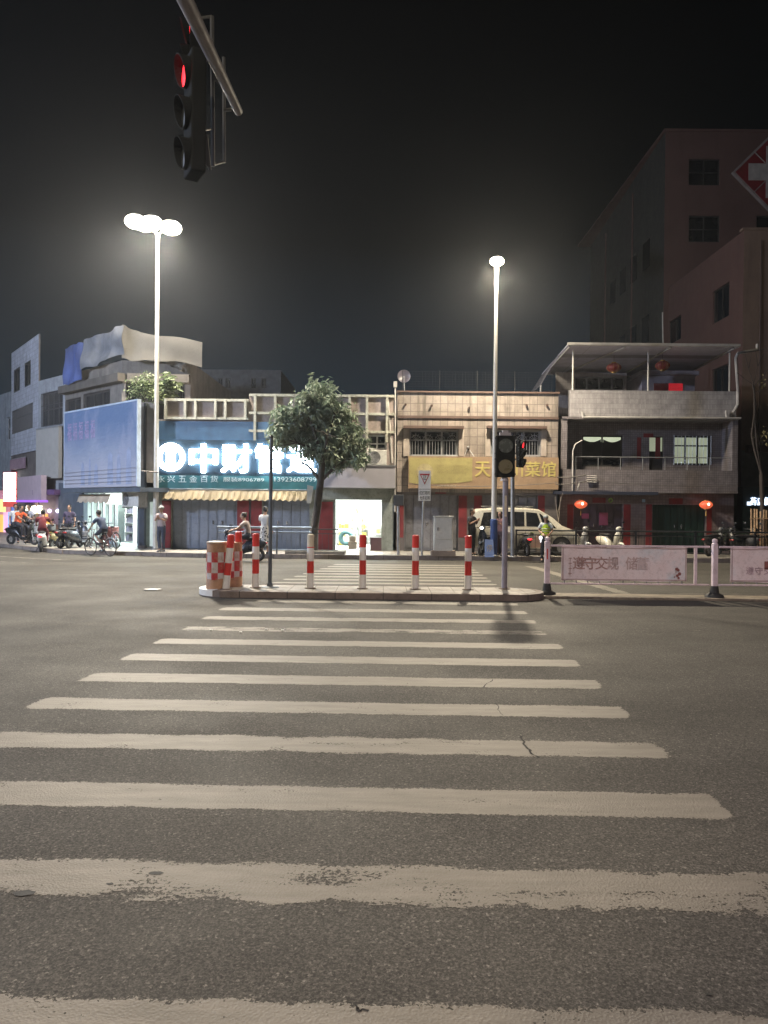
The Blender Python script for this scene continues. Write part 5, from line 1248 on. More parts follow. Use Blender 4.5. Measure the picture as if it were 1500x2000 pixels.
# utility cabinet
FC = Fac((0, 27.9)); q = FC.rect(848, 1010, 885, 1076); t = thing('utility_cabinet', 'pale grey metal utility cabinet on a ribbed plinth, right of the give way sign', 'cabinet', (FC.pt((q[0]+q[1])/2, 0).x, 27.9, SW))
CAB = M('cabinet_grey', (.56, .56, .52), .5, .1, var=.08, dirt=.15)
MB().fbox(FC, *q[:2], q[2], q[3], -.42, 0).build('body', CAB, t, bevel=.012)
q2 = (q[0]+.04, q[1]-.04, q[2]+(q[3]-q[2])*.34, q[3]-.05); d_ = MB().fbox(FC, *q2, .002, .022).build('door', CAB, t, bevel=.006); MB().fbox(FC, q2[0]+.07, q2[0]+.11, (q2[2]+q2[3])/2-.06, (q2[2]+q2[3])/2+.06, .022, .05).build('handle', CHROME, d_)
MB().fbox(FC, q[0]-.02, q[1]+.02, q[3], q[3]+.04, -.45, .04).build('roof', CAB, t)
m = MB(); zp = q[2]; 
for i in range(12): m.fbox(FC, q[0]-.1+i*(q[1]-q[0]+.2)/12+.006, q[0]-.1+(i+1)*(q[1]-q[0]+.2)/12-.006, SW, zp, .0, .07)
m.fbox(FC, q[0]-.1, q[1]+.1, SW, zp-.004, -.45, .0); m.build('plinth', M('plinth_brick', (.30, .24, .19), .7, dirt=.2), t)
# overhead mast arm and signal heads
a0, a1 = PD(358, -8, 6.9), PD(466, 218, 9.0)
dirv = (a1-a0).normalized()
pb = a0-dirv*6.2
t = thing('overhead_traffic_signal', 'long grey mast arm reaching over the road with two signal heads showing red', 'traffic light', (pb.x, pb.y, 0))
MB().tube((pb.x, pb.y, 0), (pb.x, pb.y, pb.z+.3), .16, .13, 20).build('pole', GALV, t, smooth=True)
m = MB(); m.tube(pb, a0, .105, .074, 20); m.tube(a0, a1, .074, .049, 20, cap=True); m.lathe(a1, [(.049, -.001), (.03, .03), (.01, .04)], 14, 'y'); m.build('mast_arm', M('arm_paint', (.22, .195, .19), .55, .2, dirt=.1), t, smooth=True)
DIMG = M('signal_dark_unused', (.03, .032, .03), .6, bump=.1); BRK = M('bracket_grey', (.07, .07, .068), .6, .2)
c = PD(366, 222, 8.15); c2 = PD(366, 90, 8.9)
def mast_head(c, hgt, lens, n=(-.87, -.49, 0)):
    lens_stack(t, c, n, .32, hgt, .16, .145, lens, .13, hinges=False)
LENS_M = M('mast_lens_dark', (.02, .022, .02), .5, bump=0)
mast_head(c, 1.28, [LENS_M, LENS_M, emis('red_lens_far', (1.0, .02, .03), 5.0)])
c3 = PD(372, 116, 9.6); mast_head(c3, 1.0, [LENS_M, LENS_M, emis('red_lens_far', (1.0, .02, .03), 5.0)], (-.985, -.17, 0))
m = MB()
def seg(p, q, D1, D2, w=.022): m.tube(PD(*p, D1), PD(*q, D2), w, seg=6)
seg((414, 32), (416, 325), 8.7, 8.7, .024); seg((437, 112), (438, 318), 9.0, 9.0, .02); seg((385, 36), (414, 32), 8.7, 8.7, .016); seg((416, 322), (438, 316), 8.7, 9.0, .016); seg((385, 255), (414, 252), 8.2, 8.7, .016); seg((376, 240), (410, 330), 8.2, 8.7, .02); seg((437, 215), (452, 214), 8.9, 8.9, .02); seg((414, 150), (436, 162), 8.7, 8.8, .03); seg((376, 120), (414, 118), 8.3, 8.7, .016)
m.build('bracket', BRK, t)
m = MB(); z_ = [PD(385, 262, 8.3), PD(405, 262, 8.5), PD(412, 330, 8.5), PD(402, 322, 8.4)]; m.extr(z_, (0, .03, 0)).build('side_plate', BRK, t)

# ------------------------------------------------------------------ pink railing with banners on the median strip
PINKR = M('pinkish_white_rail', (.60, .50, .55), .45, var=.12, dirt=.25)
def rail_post(px, py, D, toppx, label):
    p = PD(px, py, D); p.z = .05; t = thing('railing_post', label, 'railing post', p, group='railing posts on the median')
    tz = PD(px, toppx, D).z-.05
    MB().box(p.x-.055, p.x+.055, D-.055, D+.055, .10, .05+tz-.12).build('shaft', PINKR, t, bevel=.01)
    MB().lathe((p.x, D, .05+tz-.12), [(.062, 0), (.07, .02), (.045, .05), (.06, .08), (.055, .12), (.02, .14)], 14).build('finial', PINKR, t, smooth=True)
    MB().lathe((p.x, D, .05), [(.20, 0), (.19, .04), (.10, .09), (.08, .22), (.075, .24)], 16).build('rubber_foot', RUBBER, t, smooth=True)
    return p.x
DR = 16.85
x1p = rail_post(1068, 1160, DR, 1050, 'railing post at the left end of the banner railing, with a small red mark'); x2p = rail_post(1395, 1166, DR-.25, 1054, 'railing post between the two banners, seen near the right edge')
x3p = x2p+(x2p-x1p)
q = Fac((0, DR-.06)).rect(1064, 1077, 1068, 1090)
def rail_panel(xa, xb, D, label, text, seed):
    F = Fac((0, D)); t = thing('banner_railing', label, 'railing', ((xa+xb)/2, D, .3), group='banner railing panels')
    zt_ = PD(1230, 1067, D).z; zl_ = PD(1230, 1141, D).z
    m = MB(); m.tube((xa, D, zt_), (xb, D, zt_), .025, seg=10); m.tube((xa, D, zl_), (xb, D, zl_), .02, seg=10); m.build('rail', PINKR, t)
    m = MB(); n_ = 11 
    for i in range(n_): u = xa+.30+i*(xb-xa-.9)/(n_-1); m.tube((u, D+.005, zl_), (u, D+.005, zt_), .011, seg=6)
    m.build('baluster', M('steel_baluster', (.14, .14, .17), .5, .3), t)
    u = xa+(1366-1068)/(1395-1068)*(xb-xa); MB().box(u-.03, u+.03, D-.02, D+.02, zl_, zt_).build('upright', PINKR, t)
    b0, b1 = xa+.22, xa+(1346-1068)/(1395-1068)*(xb-xa); zb0, zb1 = zl_+.07, zt_-.02
    def mat_ban():
        tt = NT('faded_banner_print'); 
        c = tt.ramp(tt.noise(.9, 4, .6), [(.3, (.74, .60, .60)), (.5, (.78, .70, .72)), (.62, (.60, .66, .72)), (.75, (.44, .58, .70))])
        c = tt.mix(tt.math('MULTIPLY', tt.ramp(tt.noise(14, 5, .7), [(.5, 0.0), (.7, 1.0)]), .35), c, (.30, .22, .19)); tt.l(c, tt.b.inputs['Base Color']); tt.b.inputs['Roughness'].default_value = .5
        tt.bump(tt.noise(3, 3), .3, .03); return tt.m
    bm_ = MB(); NX = 30
    for off in (-.04, -.052):
        for i in range(NX+1):
            u = b0+(b1-b0)*i/NX
            for z in (zb0, (zb0+zb1)/2, zb1): bm_.v.append(Vector((u, D+off+.008*math.sin(i*.9+z*3), z+.012*math.sin(i*.5))))
    K = (NX+1)*3
    for i in range(NX):
        for j in range(2): q_ = i*3+j; bm_.f.append((q_, q_+3, q_+4, q_+1)); bm_.f.append((K+q_, K+q_+1, K+q_+4, K+q_+3))
    bn = bm_.build('banner', mat_ban(), t, smooth=True)
    m = MB(); 
    for z in (zb0+.03, zb1-.02): m.fbox(F, b0, b1, z-.012, z+.012, .056, .064)
    for u in (b0+.03, b1-.02): m.fbox(F, u-.012, u+.012, zb0, zb1, .056, .064)
    m.build('banner_border', M('rose_print', (.46, .35, .35), .6), bn)
    if text:
        for ch, f, mt in text:
            m = MB(); u = b0+(b1-b0)*f; hz = (zb1-zb0); write(m, F, ch, u, u+.26, zb0+hz*.34, zb0+hz*.72, .064, .02, .003); m.build('faded_character', mt, bn)
        m = MB(); 
        for i in range(4): m.fbox(F, b0+.15, b0+.22, zb0+.15+i*.11, zb0+.165+i*.11, .064, .067)
        m.fbox(F, b0+.178, b0+.19, zb0+.12, zb0+.5, .067, .069); m.build('small_mark', FAD1, bn)
        m = MB(); u = b0+(b1-b0)*.92; 
        for dx, dz in ((0, .32), (.03, .30), (-.02, .26), (.06, .22), (.01, .18), (-.05, .15), (.04, .13)): rr_ = .012+.03*random.random(); m.lathe((u+dx, D-.064, zb0+dz-.05), [(rr_, 0), (rr_, -.003-.002*random.random())], 5, 'y')
        m.build('red_stain', M('rust_red', (.25, .09, .08), .7), bn)
    else:
        m = MB(); u = b0+(b1-b0)*.22
        for ch, f in zip('遵守交规', (.12, .19, .26, .33)):
            write(m, F, ch, b0+(b1-b0)*f, b0+(b1-b0)*f+.17, zb0+.17, zb0+.33, .064, .0, .003)
        m.build('faded_character', M('faint_rose', (.42, .31, .35), .6), bn)
        m = MB(); m.fbox(F, b0+.72, b0+.90, zb0+.28, zb0+.45, .064, .067).build('red_stain', M('rust_red', (.25, .09, .08)), bn)
FAD1 = M('faded_red_print', (.38, .24, .22), .6, var=.3, scale=9); FAD2 = M('fainter_red_print', (.50, .38, .37), .6, var=.3, scale=9); FAD3 = M('faintest_red_print', (.60, .50, .50), .6, var=.3)
rail_panel(x1p+.055, x2p-.055, DR-.12, 'railing section with faded traffic slogan banner between two posts', [('遵', .09, FAD1), ('守', .18, FAD1), ('交', .27, FAD1), ('规', .36, FAD2), ('储', .51, FAD2), ('蓄', .60, FAD3)], 1)
rail_panel(x2p+.055, x3p-.055, DR-.35, 'railing section with almost blank pink banner at the right edge', None, 2)
m = MB(); m.fbox(Fac((0, DR)), x1p-.02, x1p+.005, .82, 1.05, .055, .062); tag(m.build('reflector', RED_P), 'small red reflector strip on the leftmost banner railing post', 'reflector')

# ------------------------------------------------------------------ black pavement railings
def pav_rail(name, xa, xb, y, hgt, label, mt, thick=.03, step=.16, ends=()):
    t = thing(name, label, 'railing', ((xa+xb)/2, y, SW)); z0 = SW
    m = MB()
    for k_ in range(int((xb-xa)/2.2)+1):
        x = min(xb, xa+k_*2.2); 
        MB().box(x-.03, x+.03, y-.03, y+.03, z0, z0+hgt).build('post', mt, t)
    m.tube((xa, y, z0+hgt-.03), (xb, y, z0+hgt-.03), thick, seg=8); m.tube((xa, y, z0+hgt*.80), (xb, y, z0+hgt*.80), thick*.7, seg=8); m.tube((xa, y, z0+.15), (xb, y, z0+.15), thick*.6, seg=8); m.build('rail', mt, t)
    m = MB(); n_ = int((xb-xa)/step)
    for i in range(n_): x = xa+(i+.5)*(xb-xa)/n_; m.tube((x, y, z0+.15), (x, y, z0+hgt*.8), .008, seg=5); 
    o = m.build('balusters', mt, t)
    return t
BR = M('black_rail', (.03, .033, .038), .45, .3, bump=.05)
SR = M('blue_grey_rail', (.20, .23, .27), .35, .6, bump=.05)
xa = PD(424, 1080, 28.3).x; xb = PD(608, 1080, 28.3).x; pav_rail('pavement_railing', xa, xb, 28.3, 1.0, 'shiny blue grey pavement railing behind the barrels, left of the tree', SR, .04)
xa = PD(608, 1080, 28.35).x; xb = PD(660, 1080, 28.35).x; pav_rail('pavement_railing', xa+.05, xb, 28.35, .95, 'short black railing end between tree trunk and lit shop', BR, .022, .22)
xa = PD(1008, 1080, 28.35).x; xb = PD(1540, 1080, 28.35).x; pav_rail('pavement_railing', xa, xb, 28.35, .98, 'long black pavement railing in front of the van and the lantern house', BR, .03, .2)

# ------------------------------------------------------------------ trees and plants
def leaf_cloud(m, blobs, n, size, droop=.6, seed=1, hollow=.35):
    rnd = random.Random(seed); tot = sum(b[3]*b[4]*b[5] for b in blobs)
    for bx, by, bz, rx, ry, rz in blobs:
        k = int(n*rx*ry*rz/tot)
        cl = []
        for _ in range(max(5, k//48)):     # clumps on the shell of each blob
            while True:
                v = Vector((rnd.uniform(-1, 1), rnd.uniform(-1, 1), rnd.uniform(-1, 1)))
                if hollow < v.length < 1: break
            cl.append(Vector((bx+v.x*rx, by+v.y*ry, bz+v.z*rz)))
        for i in range(k):
            c = rnd.choice(cl); s_ = rnd.gauss
            p = c+Vector((s_(0, .14), s_(0, .14), s_(0, .11)))
            yaw = rnd.uniform(0, 2*PI); pit = rnd.uniform(-.2, 1.3)*droop*-1 + rnd.uniform(-.3, .3)
            d_ = Vector((math.cos(yaw)*math.cos(pit), math.sin(yaw)*math.cos(pit), math.sin(pit)))
            sd = d_.cross(Vector((0, 0, 1)));  sd = sd.normalized() if sd.length > .1 else Vector((1, 0, 0))
            up = sd.cross(d_); sd = sd*math.cos(.8*s_(0, 1))+up*math.sin(.8*s_(0, 1))
            L = size*rnd.uniform(.7, 1.3); w_ = L*.17
            q = len(m.v); m.v += [p, p+d_*L*.45+sd*w_, p+d_*L+Vector((0, 0, -L*.15)), p+d_*L*.45-sd*w_]; m.f.append((q, q+1, q+2, q+3))
    return m
def mat_leaf(name, c1, c2, tr=.25):
    t = NT(name); 
    gi = t.n('ShaderNodeNewGeometry')
    c = t.ramp(t.noise(1.6, 3), [(.3, c1), (.7, c2)]); c = t.mix(1.0, c, t.ramp(gi.outputs['Random Per Island'], [(0, .55), (1, 1.5)]), 'MULTIPLY')
    t.l(c, t.b.inputs['Base Color']); t.b.inputs['Roughness'].default_value = .62
    tb = t.n('ShaderNodeBsdfTranslucent'); t.l(c, tb.inputs[0]); mx = t.n('ShaderNodeMixShader'); mx.inputs[0].default_value = tr
    t.l(t.b.outputs[0], mx.inputs[1]); t.l(tb.outputs[0], mx.inputs[2]); t.l(mx.outputs[0], t.out.inputs[0]); return t.m
LEAF = mat_leaf('tree_leaf', (.095, .150, .115), (.175, .205, .13))
BARK = M('bark', (.045, .038, .032), .85, var=.4, scale=6, bump=.8, bs=18)
D = 28.7
tb = PD(612, 1084, D); tb.z = SW
t = thing('street_tree', 'leafy street tree with drooping leaves in front of the right end of the glowing sign', 'tree', tb)
def limb(m, pts, r0, r1):
    n_ = len(pts)-1
    for i in range(n_): m.tube(pts[i], pts[i+1], r0+(r1-r0)*i/n_, r0+(r1-r0)*(i+1)/n_, 9)
    return m
m = MB(); base = [Vector(tb)+Vector((0, 0, -.02)), PD(613, 1040, D), PD(620, 990, D), PD(626, 940, D), PD(630, 900, D)]
limb(m, base, .17, .12)
tips = [(565, 860, -.5), (545, 800, .2), (590, 790, -.4), (620, 770, .3), (660, 790, -.5), (690, 850, .4), (700, 890, -.3), (640, 840, -.9), (600, 850, .8), (585, 900, -.6)]
for x, y, dz in tips:
    e_ = PD(x, y, D+dz); s_ = base[4] if y < 880 else base[3]; mid = s_.lerp(e_, .5)+Vector((random.uniform(-.15, .15), random.uniform(-.15, .15), .15)); limb(m, [s_, mid, e_], .075, .02)
    for j in range(3):
        e2 = e_+Vector((random.uniform(-.5, .5), random.uniform(-.5, .5), random.uniform(-.3, .4))); limb(m, [mid.lerp(e_, .6), e2], .025, .008)
m.build('trunk', BARK, t, smooth=True)
bl = []
for x, y, rp, zp in ((636, 764, 15, 13), (610, 768, 22, 18), (600, 800, 40, 30), (640, 792, 36, 30), (565, 806, 25, 25), (560, 845, 28, 25), (545, 855, 16, 18), (600, 850, 38, 40), (645, 850, 40, 45), (680, 860, 32, 40), (695, 880, 22, 30), (618, 878, 30, 22), (655, 885, 36, 22), (540, 830, 14, 14), (660, 812, 34, 24), (698, 895, 14, 16), (650, 905, 22, 10), (705, 860, 12, 18), (535, 850, 10, 10), (615, 745, 10, 8), (642, 750, 6, 10)):
    c_ = PD(x, y, D+random.uniform(-.5, .5)); bl.append((c_.x, c_.y, c_.z, rp*.82*D/FPX, max(.35, rp*D/FPX*.8), zp*.84*D/FPX))
m = MB(); leaf_cloud(m, bl, 12500, .24, .95, 3); m.build('crown', LEAF, t)
q = PD(606, 962, 28.45); m = MB().extr([PD(600, 947, 28.4), PD(612, 950, 28.4), PD(607, 983, 28.4), PD(599, 983, 28.4)], (0, .06, 0)); tag(m.build('pale_board', M('pale_board', (.42, .42, .38), .6)), 'narrow pale board leaning edge on against the tree trunk', 'board')
m = MB(); m.box(tb.x-1.0, tb.x+1.2, 28.2, 29.2, SW, SW+.12); tag(m.build('tree_planter', M('planter_concrete', (.16, .15, .13), .8, dirt=.6), bevel=.02), 'low mossy concrete planter edge around the tree foot', 'planter')
# balcony plants at the corner building
def bush(name, pts, D, n, size, label, cat='plant', mt=None, seed=5, droop=.5, trunk=None):
    bl = []
    for x, y, rp, zp in pts: c_ = PD(x, y, D+random.uniform(-.2, .2)); bl.append((c_.x, c_.y, c_.z, rp*D/FPX, rp*D/FPX, zp*D/FPX))
    b = PD(pts[0][0], trunk[1] if trunk else max(p[1]+p[3] for p in pts), D)
    t = thing(name, label, cat, b); m = MB()
    for q_ in bl: limb(m, [b, b.lerp(Vector(q_[:3]), .5)+Vector((.05, 0, .05)), Vector(q_[:3])], .03, .01)
    m.build('stem', BARK, t); m = MB(); leaf_cloud(m, bl, n, size, droop, seed, .2); m.build('foliage', mt or LEAF, t); return t
LEAF2 = mat_leaf('balcony_leaf', (.05, .08, .04), (.12, .15, .06))
bush('balcony_plant', [(282, 752, 16, 18), (265, 765, 14, 12), (298, 770, 18, 12), (290, 735, 10, 12)], 31.2, 1300, .13, 'bushy plant on the corner balcony just left of the lamp post', mt=LEAF2)
bush('balcony_plant', [(322, 762, 12, 16), (330, 745, 14, 12), (318, 778, 10, 6)], 31.4, 500, .28, 'spiky leaved plant on the corner balcony just right of the lamp post', mt=LEAF2, seed=8, droop=.2)
# young staked tree, right edge
D = 30.0
t = thing('young_street_tree', 'thin nearly bare young tree at the right edge, held by bamboo stakes', 'tree', (PD(1488, 1080, D).x, D, SW))
m = MB(); bz = Vector((PD(1490, 1080, D).x, D, SW)); limb(m, [bz, PD(1489, 1000, D), PD(1487, 925, D)], .09, .08)
limb(m, [PD(1487, 925, D), PD(1479, 880, D), PD(1474, 820, D), PD(1473, 755, D)], .05, .035); limb(m, [PD(1487, 925, D), PD(1474, 880, D), PD(1468, 850, D), PD(1476, 790, D), PD(1470, 750, D)], .045, .03); limb(m, [PD(1486, 915, D), PD(1484, 860, D)], .035, .01)
for x0, y0, x1, y1 in ((1472, 750, 1462, 720), (1472, 750, 1480, 715), (1472, 752, 1452, 738), (1472, 755, 1490, 735), (1476, 765, 1500, 760), (1462, 720, 1455, 690), (1462, 720, 1468, 690), (1480, 715, 1476, 685), (1480, 715, 1492, 690), (1490, 735, 1504, 715), (1484, 860, 1480, 848), (1489, 865, 1520, 850), (1484, 860, 1500, 838), (1452, 738, 1440, 728)):
    limb(m, [PD(x0, y0, D), PD(x1, y1, D+random.uniform(-.2, .2))], .016, .006)
m.build('trunk', M('dark_bark', (.045, .035, .03), .85, bump=.5), t)
m = MB(); leaf_cloud(m, [(*PD(1484, 852, D), .16, .16, .25), (*PD(1500, 845, D), .2, .2, .2), (*PD(1500, 740, D), .2, .2, .3)], 70, .16, .8, 9); m.build('crown', M('young_leaf', (.22, .19, .09), .6), t)
t = thing('bamboo_stakes', 'cage of pale bamboo stakes around the young tree at the right edge', 'tree guard', (PD(1485, 1080, 29.5).x, 29.5, SW))
m = MB(); BAM = M('bamboo', (.40, .27, .16), .5, var=.3, scale=6)
for i, x in enumerate((1468, 1474, 1479, 1485, 1491, 1497, 1503)):
    p0 = PD(x, 1080, 29.3+.12*(i % 3)); p0.z = SW; p1 = PD(x+random.uniform(-1, 2), 996+random.uniform(-3, 3), 29.3+.12*(i % 3)); MB().tube(p0, p1, .035, seg=8).build('stake', BAM, t)
for z in (1.0, 1.6): m.tube((PD(1465, 1000, 29.3).x, 29.28, z), (PD(1508, 1000, 29.3).x, 29.28, z), .02)
m.build('tie_rail', BAM, t)
# hedge-like dark plants by the balcony house corner
DLEAF = mat_leaf('dark_leaf', (.015, .03, .018), (.03, .05, .025))
bush('dark_shrub', [(1425, 1048, 22, 14), (1400, 1058, 15, 10), (1450, 1055, 18, 14)], 30.2, 900, .12, 'dark low shrub behind the railing in front of the small pale van', 'shrub', DLEAF, 11, trunk=(0, 1074))
# thin dead branches left of balcony house, between the houses
t = thing('bare_sapling', 'thin bare sapling between the ochre shophouse and the balcony house', 'tree', (PD(1096, 1075, 29.9).x, 29.9, SW)); m = MB(); b = Vector((PD(1092, 1075, 29.9).x, 29.9, SW)); limb(m, [b, PD(1091, 1020, 29.9), PD(1084, 970, 29.9)], .03, .01); limb(m, [PD(1091, 1020, 29.9), PD(1095, 970, 29.9)], .02, .008); limb(m, [PD(1090, 1000, 29.9), PD(1099, 962, 29.9)], .015, .006); m.build('trunk', M('pale_bark', (.22, .19, .17), .8), t)
# overhead cables
CAB_ = M('cable', (.10, .09, .085), .6); 
def cable(name, p, q, r, sag, label):
    m = MB(); pts = []
    for i in range(15): s_ = i/14; v = p.lerp(q, s_); v.z -= sag*4*s_*(1-s_); pts.append(v)
    m.path(pts, r, 5); tag(m.build(name, CAB_), label, 'cable')
cable('cable', PD(1088, 932, 30.6), PD(1145, 927, 30.6), .025, .05, 'upper cable crossing the gap from the orange sign to the balcony house')
cable('cable', PD(1085, 946, 30.6), PD(1150, 938, 30.6), .02, .05, 'lower cable crossing the gap from the orange sign to the balcony house')
cable('cable', PD(797, 945, 30.55), PD(1088, 943, 30.55), .012, .12, 'thin cable sagging across the lower edge of the long yellow orange sign')
cable('cable', PD(1150, 938, 30.8), PD(1440, 948, 30.8), .012, .1, 'thin cable sagging along the balcony front of the lantern house')
cable('cable', PD(1440, 690, 30.6), PD(1530, 674, 30.6), .02, .03, 'cable running from the roof canopy corner out past the right edge')
cable('cable', PD(268, 918, 30.3), PD(310, 922, 30.3), .03, .02, 'thick cable bundle beside the lower right corner of the billboard')
t = thing('bracket_arm', 'small metal angle bracket on the left corner of the balcony house front', 'bracket', PD(1130, 955, 30.7)); m = MB(); m.tube(PD(1128, 957, 30.7), PD(1132, 941, 30.7), .03); m.tube(PD(1132, 941, 30.7), PD(1141, 941, 30.7), .03); m.build('angle_bar', PIPE, t)
m = MB(); 
for i in range(4): m.tube(PD(1146, 929+i*4, 30.9), PD(1165, 930+i*4, 30.9), .02, seg=5)
m.build('cable_loop', PIPE, t)

# ------------------------------------------------------------------ people
def skin_geo(nodes, edges, root):
    names = list(nodes); me = bpy.data.meshes.new('sk'); me.from_pydata([nodes[k][0][:] for k in names], [(names.index(a), names.index(b)) for a, b in edges], [])
    o = bpy.data.objects.new('sk', me); COL.objects.link(o)
    md = o.modifiers.new('s', 'SKIN'); md.use_smooth_shade = True
    if not me.skin_vertices: 
        bm = bmesh.new(); bm.from_mesh(me); bm.verts.layers.skin.verify(); bm.to_mesh(me); bm.free()
    sv = me.skin_vertices[0].data
    for i, k in enumerate(names):
        r = nodes[k][1]; sv[i].radius = (r, r) if isinstance(r, (int, float)) else r; sv[i].use_root = (k == root)
    o.modifiers.new('ss', 'SUBSURF').levels = 2
    ev = o.evaluated_get(bpy.context.evaluated_depsgraph_get()); m2 = bpy.data.meshes.new_from_object(ev)
    vs = [v.co.copy() for v in m2.vertices]; fs = [tuple(p.vertices) for p in m2.polygons]
    bpy.data.objects.remove(o); bpy.data.meshes.remove(me); bpy.data.meshes.remove(m2); return vs, fs
def add_geo(m, g):
    k = len(m.v); m.v += g[0]; m.f += [tuple(k+i for i in f) for f in g[1]]
SKINM = M('skin', (.32, .19, .13), .55, var=.06, bump=0); HAIR = M('hair', (.012, .010, .010), .5, bump=0)
V = Vector
def person(pos, rz, label, shirt, legs, pose=None, scale=1.0, group=None, long_sleeve=False, dress=None, hair='short', cap=None, vest=None, shoes=None, shorts=False, hold=None):
    J = dict(pelvis=V((0, 0, .93)), waist=V((0, 0, 1.08)), chest=V((0, 0, 1.28)), nb=V((0, 0, 1.42)), head=V((.02, 0, 1.60)))
    for s_, y in (('l', 1), ('r', -1)):
        J['sh'+s_] = V((0, .17*y, 1.39)); J['el'+s_] = V((-.02, .23*y, 1.12)); J['wr'+s_] = V((.05, .23*y, .88)); J['hip'+s_] = V((0, .09*y, .89)); J['kn'+s_] = V((.02, .10*y, .49)); J['an'+s_] = V((0, .10*y, .08))
    for k, v in (pose or {}).items(): J[k] = V(v)
    t = thing('person', label, 'person', pos, rz, group)
    t.scale = (scale,)*3
    N = dict(pelvis=(J['pelvis'], .125), waist=(J['waist'], .11), chest=(J['chest'], .13), nb=(J['nb'], .062), neck=(J['nb'].lerp(J['head'], .45), .05), head=(J['head'].lerp(J['nb'], .1), .07))
    E_ = [('pelvis', 'waist'), ('waist', 'chest'), ('chest', 'nb'), ('nb', 'neck'), ('neck', 'head')]
    for s_ in 'lr':
        N['sh'+s_] = (J['sh'+s_], .058); N['el'+s_] = (J['el'+s_], .040); N['wr'+s_] = (J['wr'+s_], .026)
        N['hip'+s_] = (J['hip'+s_], .085); N['kn'+s_] = (J['kn'+s_], .056); N['an'+s_] = (J['an'+s_], .036)
        toe = J.get('toe'+s_, J['an'+s_]+V((.15, 0, -.045))); N['toe'+s_] = (toe, .03)
        E_ += [('chest', 'sh'+s_), ('sh'+s_, 'el'+s_), ('el'+s_, 'wr'+s_), ('pelvis', 'hip'+s_), ('hip'+s_, 'kn'+s_), ('kn'+s_, 'an'+s_), ('an'+s_, 'toe'+s_)]
    BV, BF = skin_geo(N, E_, 'pelvis')
    m = MB(); add_geo(m, (BV, BF))
    h = J['head']; up = (h-J['nb']).normalized()
    m.ball(h+V((.005, 0, .02)), (.095, .078, .115), 16, 12)
    m.ball(h+V((.045, 0, -.055)), (.045, .048, .045), 10, 7); m.ball(h+V((.102, 0, -.008)), (.018, .014, .025), 8, 6)
    for y in (-1, 1): m.ball(h+V((0, .08*y, 0)), (.02, .012, .03), 8, 6)
    m.ball(h+V((.088, 0, -.052)), (.012, .024, .007), 8, 5)
    for s_, y in (('l', 1), ('r', -1)):       # hands: palm, four fingers, thumb
        w = J['wr'+s_]; d_ = (w-J['el'+s_]).normalized(); sd = d_.cross(V((1, .2, .1))).normalized(); nn = d_.cross(sd)
        pc = w+d_*.05
        m.hexa([w+sd*.022+nn*.013, w-sd*.022+nn*.013, w-sd*.022-nn*.013, w+sd*.022-nn*.013, w+d_*.09+sd*.04+nn*.012, w+d_*.09-sd*.04+nn*.012, w+d_*.09-sd*.04-nn*.012, w+d_*.09+sd*.04-nn*.012])
        for i, L_ in enumerate((.062, .075, .07, .055)):
            r0 = w+d_*.088+sd*(.03-.02*i); k1 = r0+d_*L_*.5+nn*.010; k2 = k1+d_*L_*.35+nn*.03; m.tube(r0, k1, .0095, .0085, 6); m.tube(k1, k2, .0085, .007, 6)
        r0 = w+d_*.03+sd*.028; k1 = r0+sd*.03+d_*.03; m.tube(r0, k1, .012, .010, 6); m.tube(k1, k1+d_*.032, .010, .008, 6)
    b = m.build('body', SKINM, t, smooth=True, local=True)
    m = MB()
    for y in (-1, 1): m.ball(h+V((.088, .032*y, .015)), (.010, .013, .008), 8, 6)
    m.build('eyes', M('eye_dark', (.03, .025, .02), .3, bump=0), b, local=True)
    # hair
    m = MB(); 
    if hair: 
        m.ball(h+V((-.016, 0, .042)), (.103, .090, .108), 16, 10)
        if hair == 'long': m.ball(h+V((-.065, 0, -.05)), (.05, .075, .13), 12, 8)
        if hair == 'bun': m.ball(h+V((-.09, 0, .10)), (.045, .045, .045), 10, 7)
        m.build('hair', HAIR, t, smooth=True, local=True)
    if cap: 
        m = MB(); m.ball(h+V((0, 0, .06)), (.108, .096, .085), 16, 9); m.extr([h+V((.06, -.075, .06)), h+V((.16, -.05, .05)), h+V((.16, .05, .05)), h+V((.06, .075, .06))], (0, 0, .012)); m.build('cap', cap, t, smooth=True, local=True)
    # clothes: the body's own surface by nearest bone, pushed out along its normals
    import numpy as np
    bm_ = bmesh.new()
    for v in BV: bm_.verts.new(v)
    bm_.verts.ensure_lookup_table()
    for f in BF:
        try: bm_.faces.new([bm_.verts[i] for i in f])
        except ValueError: pass
    bm_.normal_update(); bmesh.ops.recalc_face_normals(bm_, faces=bm_.faces); bm_.normal_update()
    def near(c):
        best = None
        for a, b_ in E_:
            A, B = N[a][0], N[b_][0]; d_ = B-A; t_ = max(0, min(1, (c-A).dot(d_)/max(1e-9, d_.length_squared)))
            q = (c-(A+d_*t_)).length-(N[a][1]*(1-t_)+N[b_][1]*t_)
            if best is None or q < best[0]: best = (q, a, b_, t_)
        return best[1:]
    cls = [near(f.calc_center_median()) for f in bm_.faces]
    def cloth(test, off, mat, nm):
        m = MB(); idx = {}
        for f, c in zip(bm_.faces, cls):
            if not test(*c, f.calc_center_median()): continue
            ids = []
            for v in f.verts:
                if v.index not in idx: idx[v.index] = len(m.v); m.v.append(v.co+v.normal*(off+.004*math.sin(v.co.z*31+v.co.x*17+v.co.y*23)))
                ids.append(idx[v.index])
            m.f.append(tuple(ids))
        return m.build(nm, mat, t, smooth=True, local=True)
    bm_.verts.index_update()
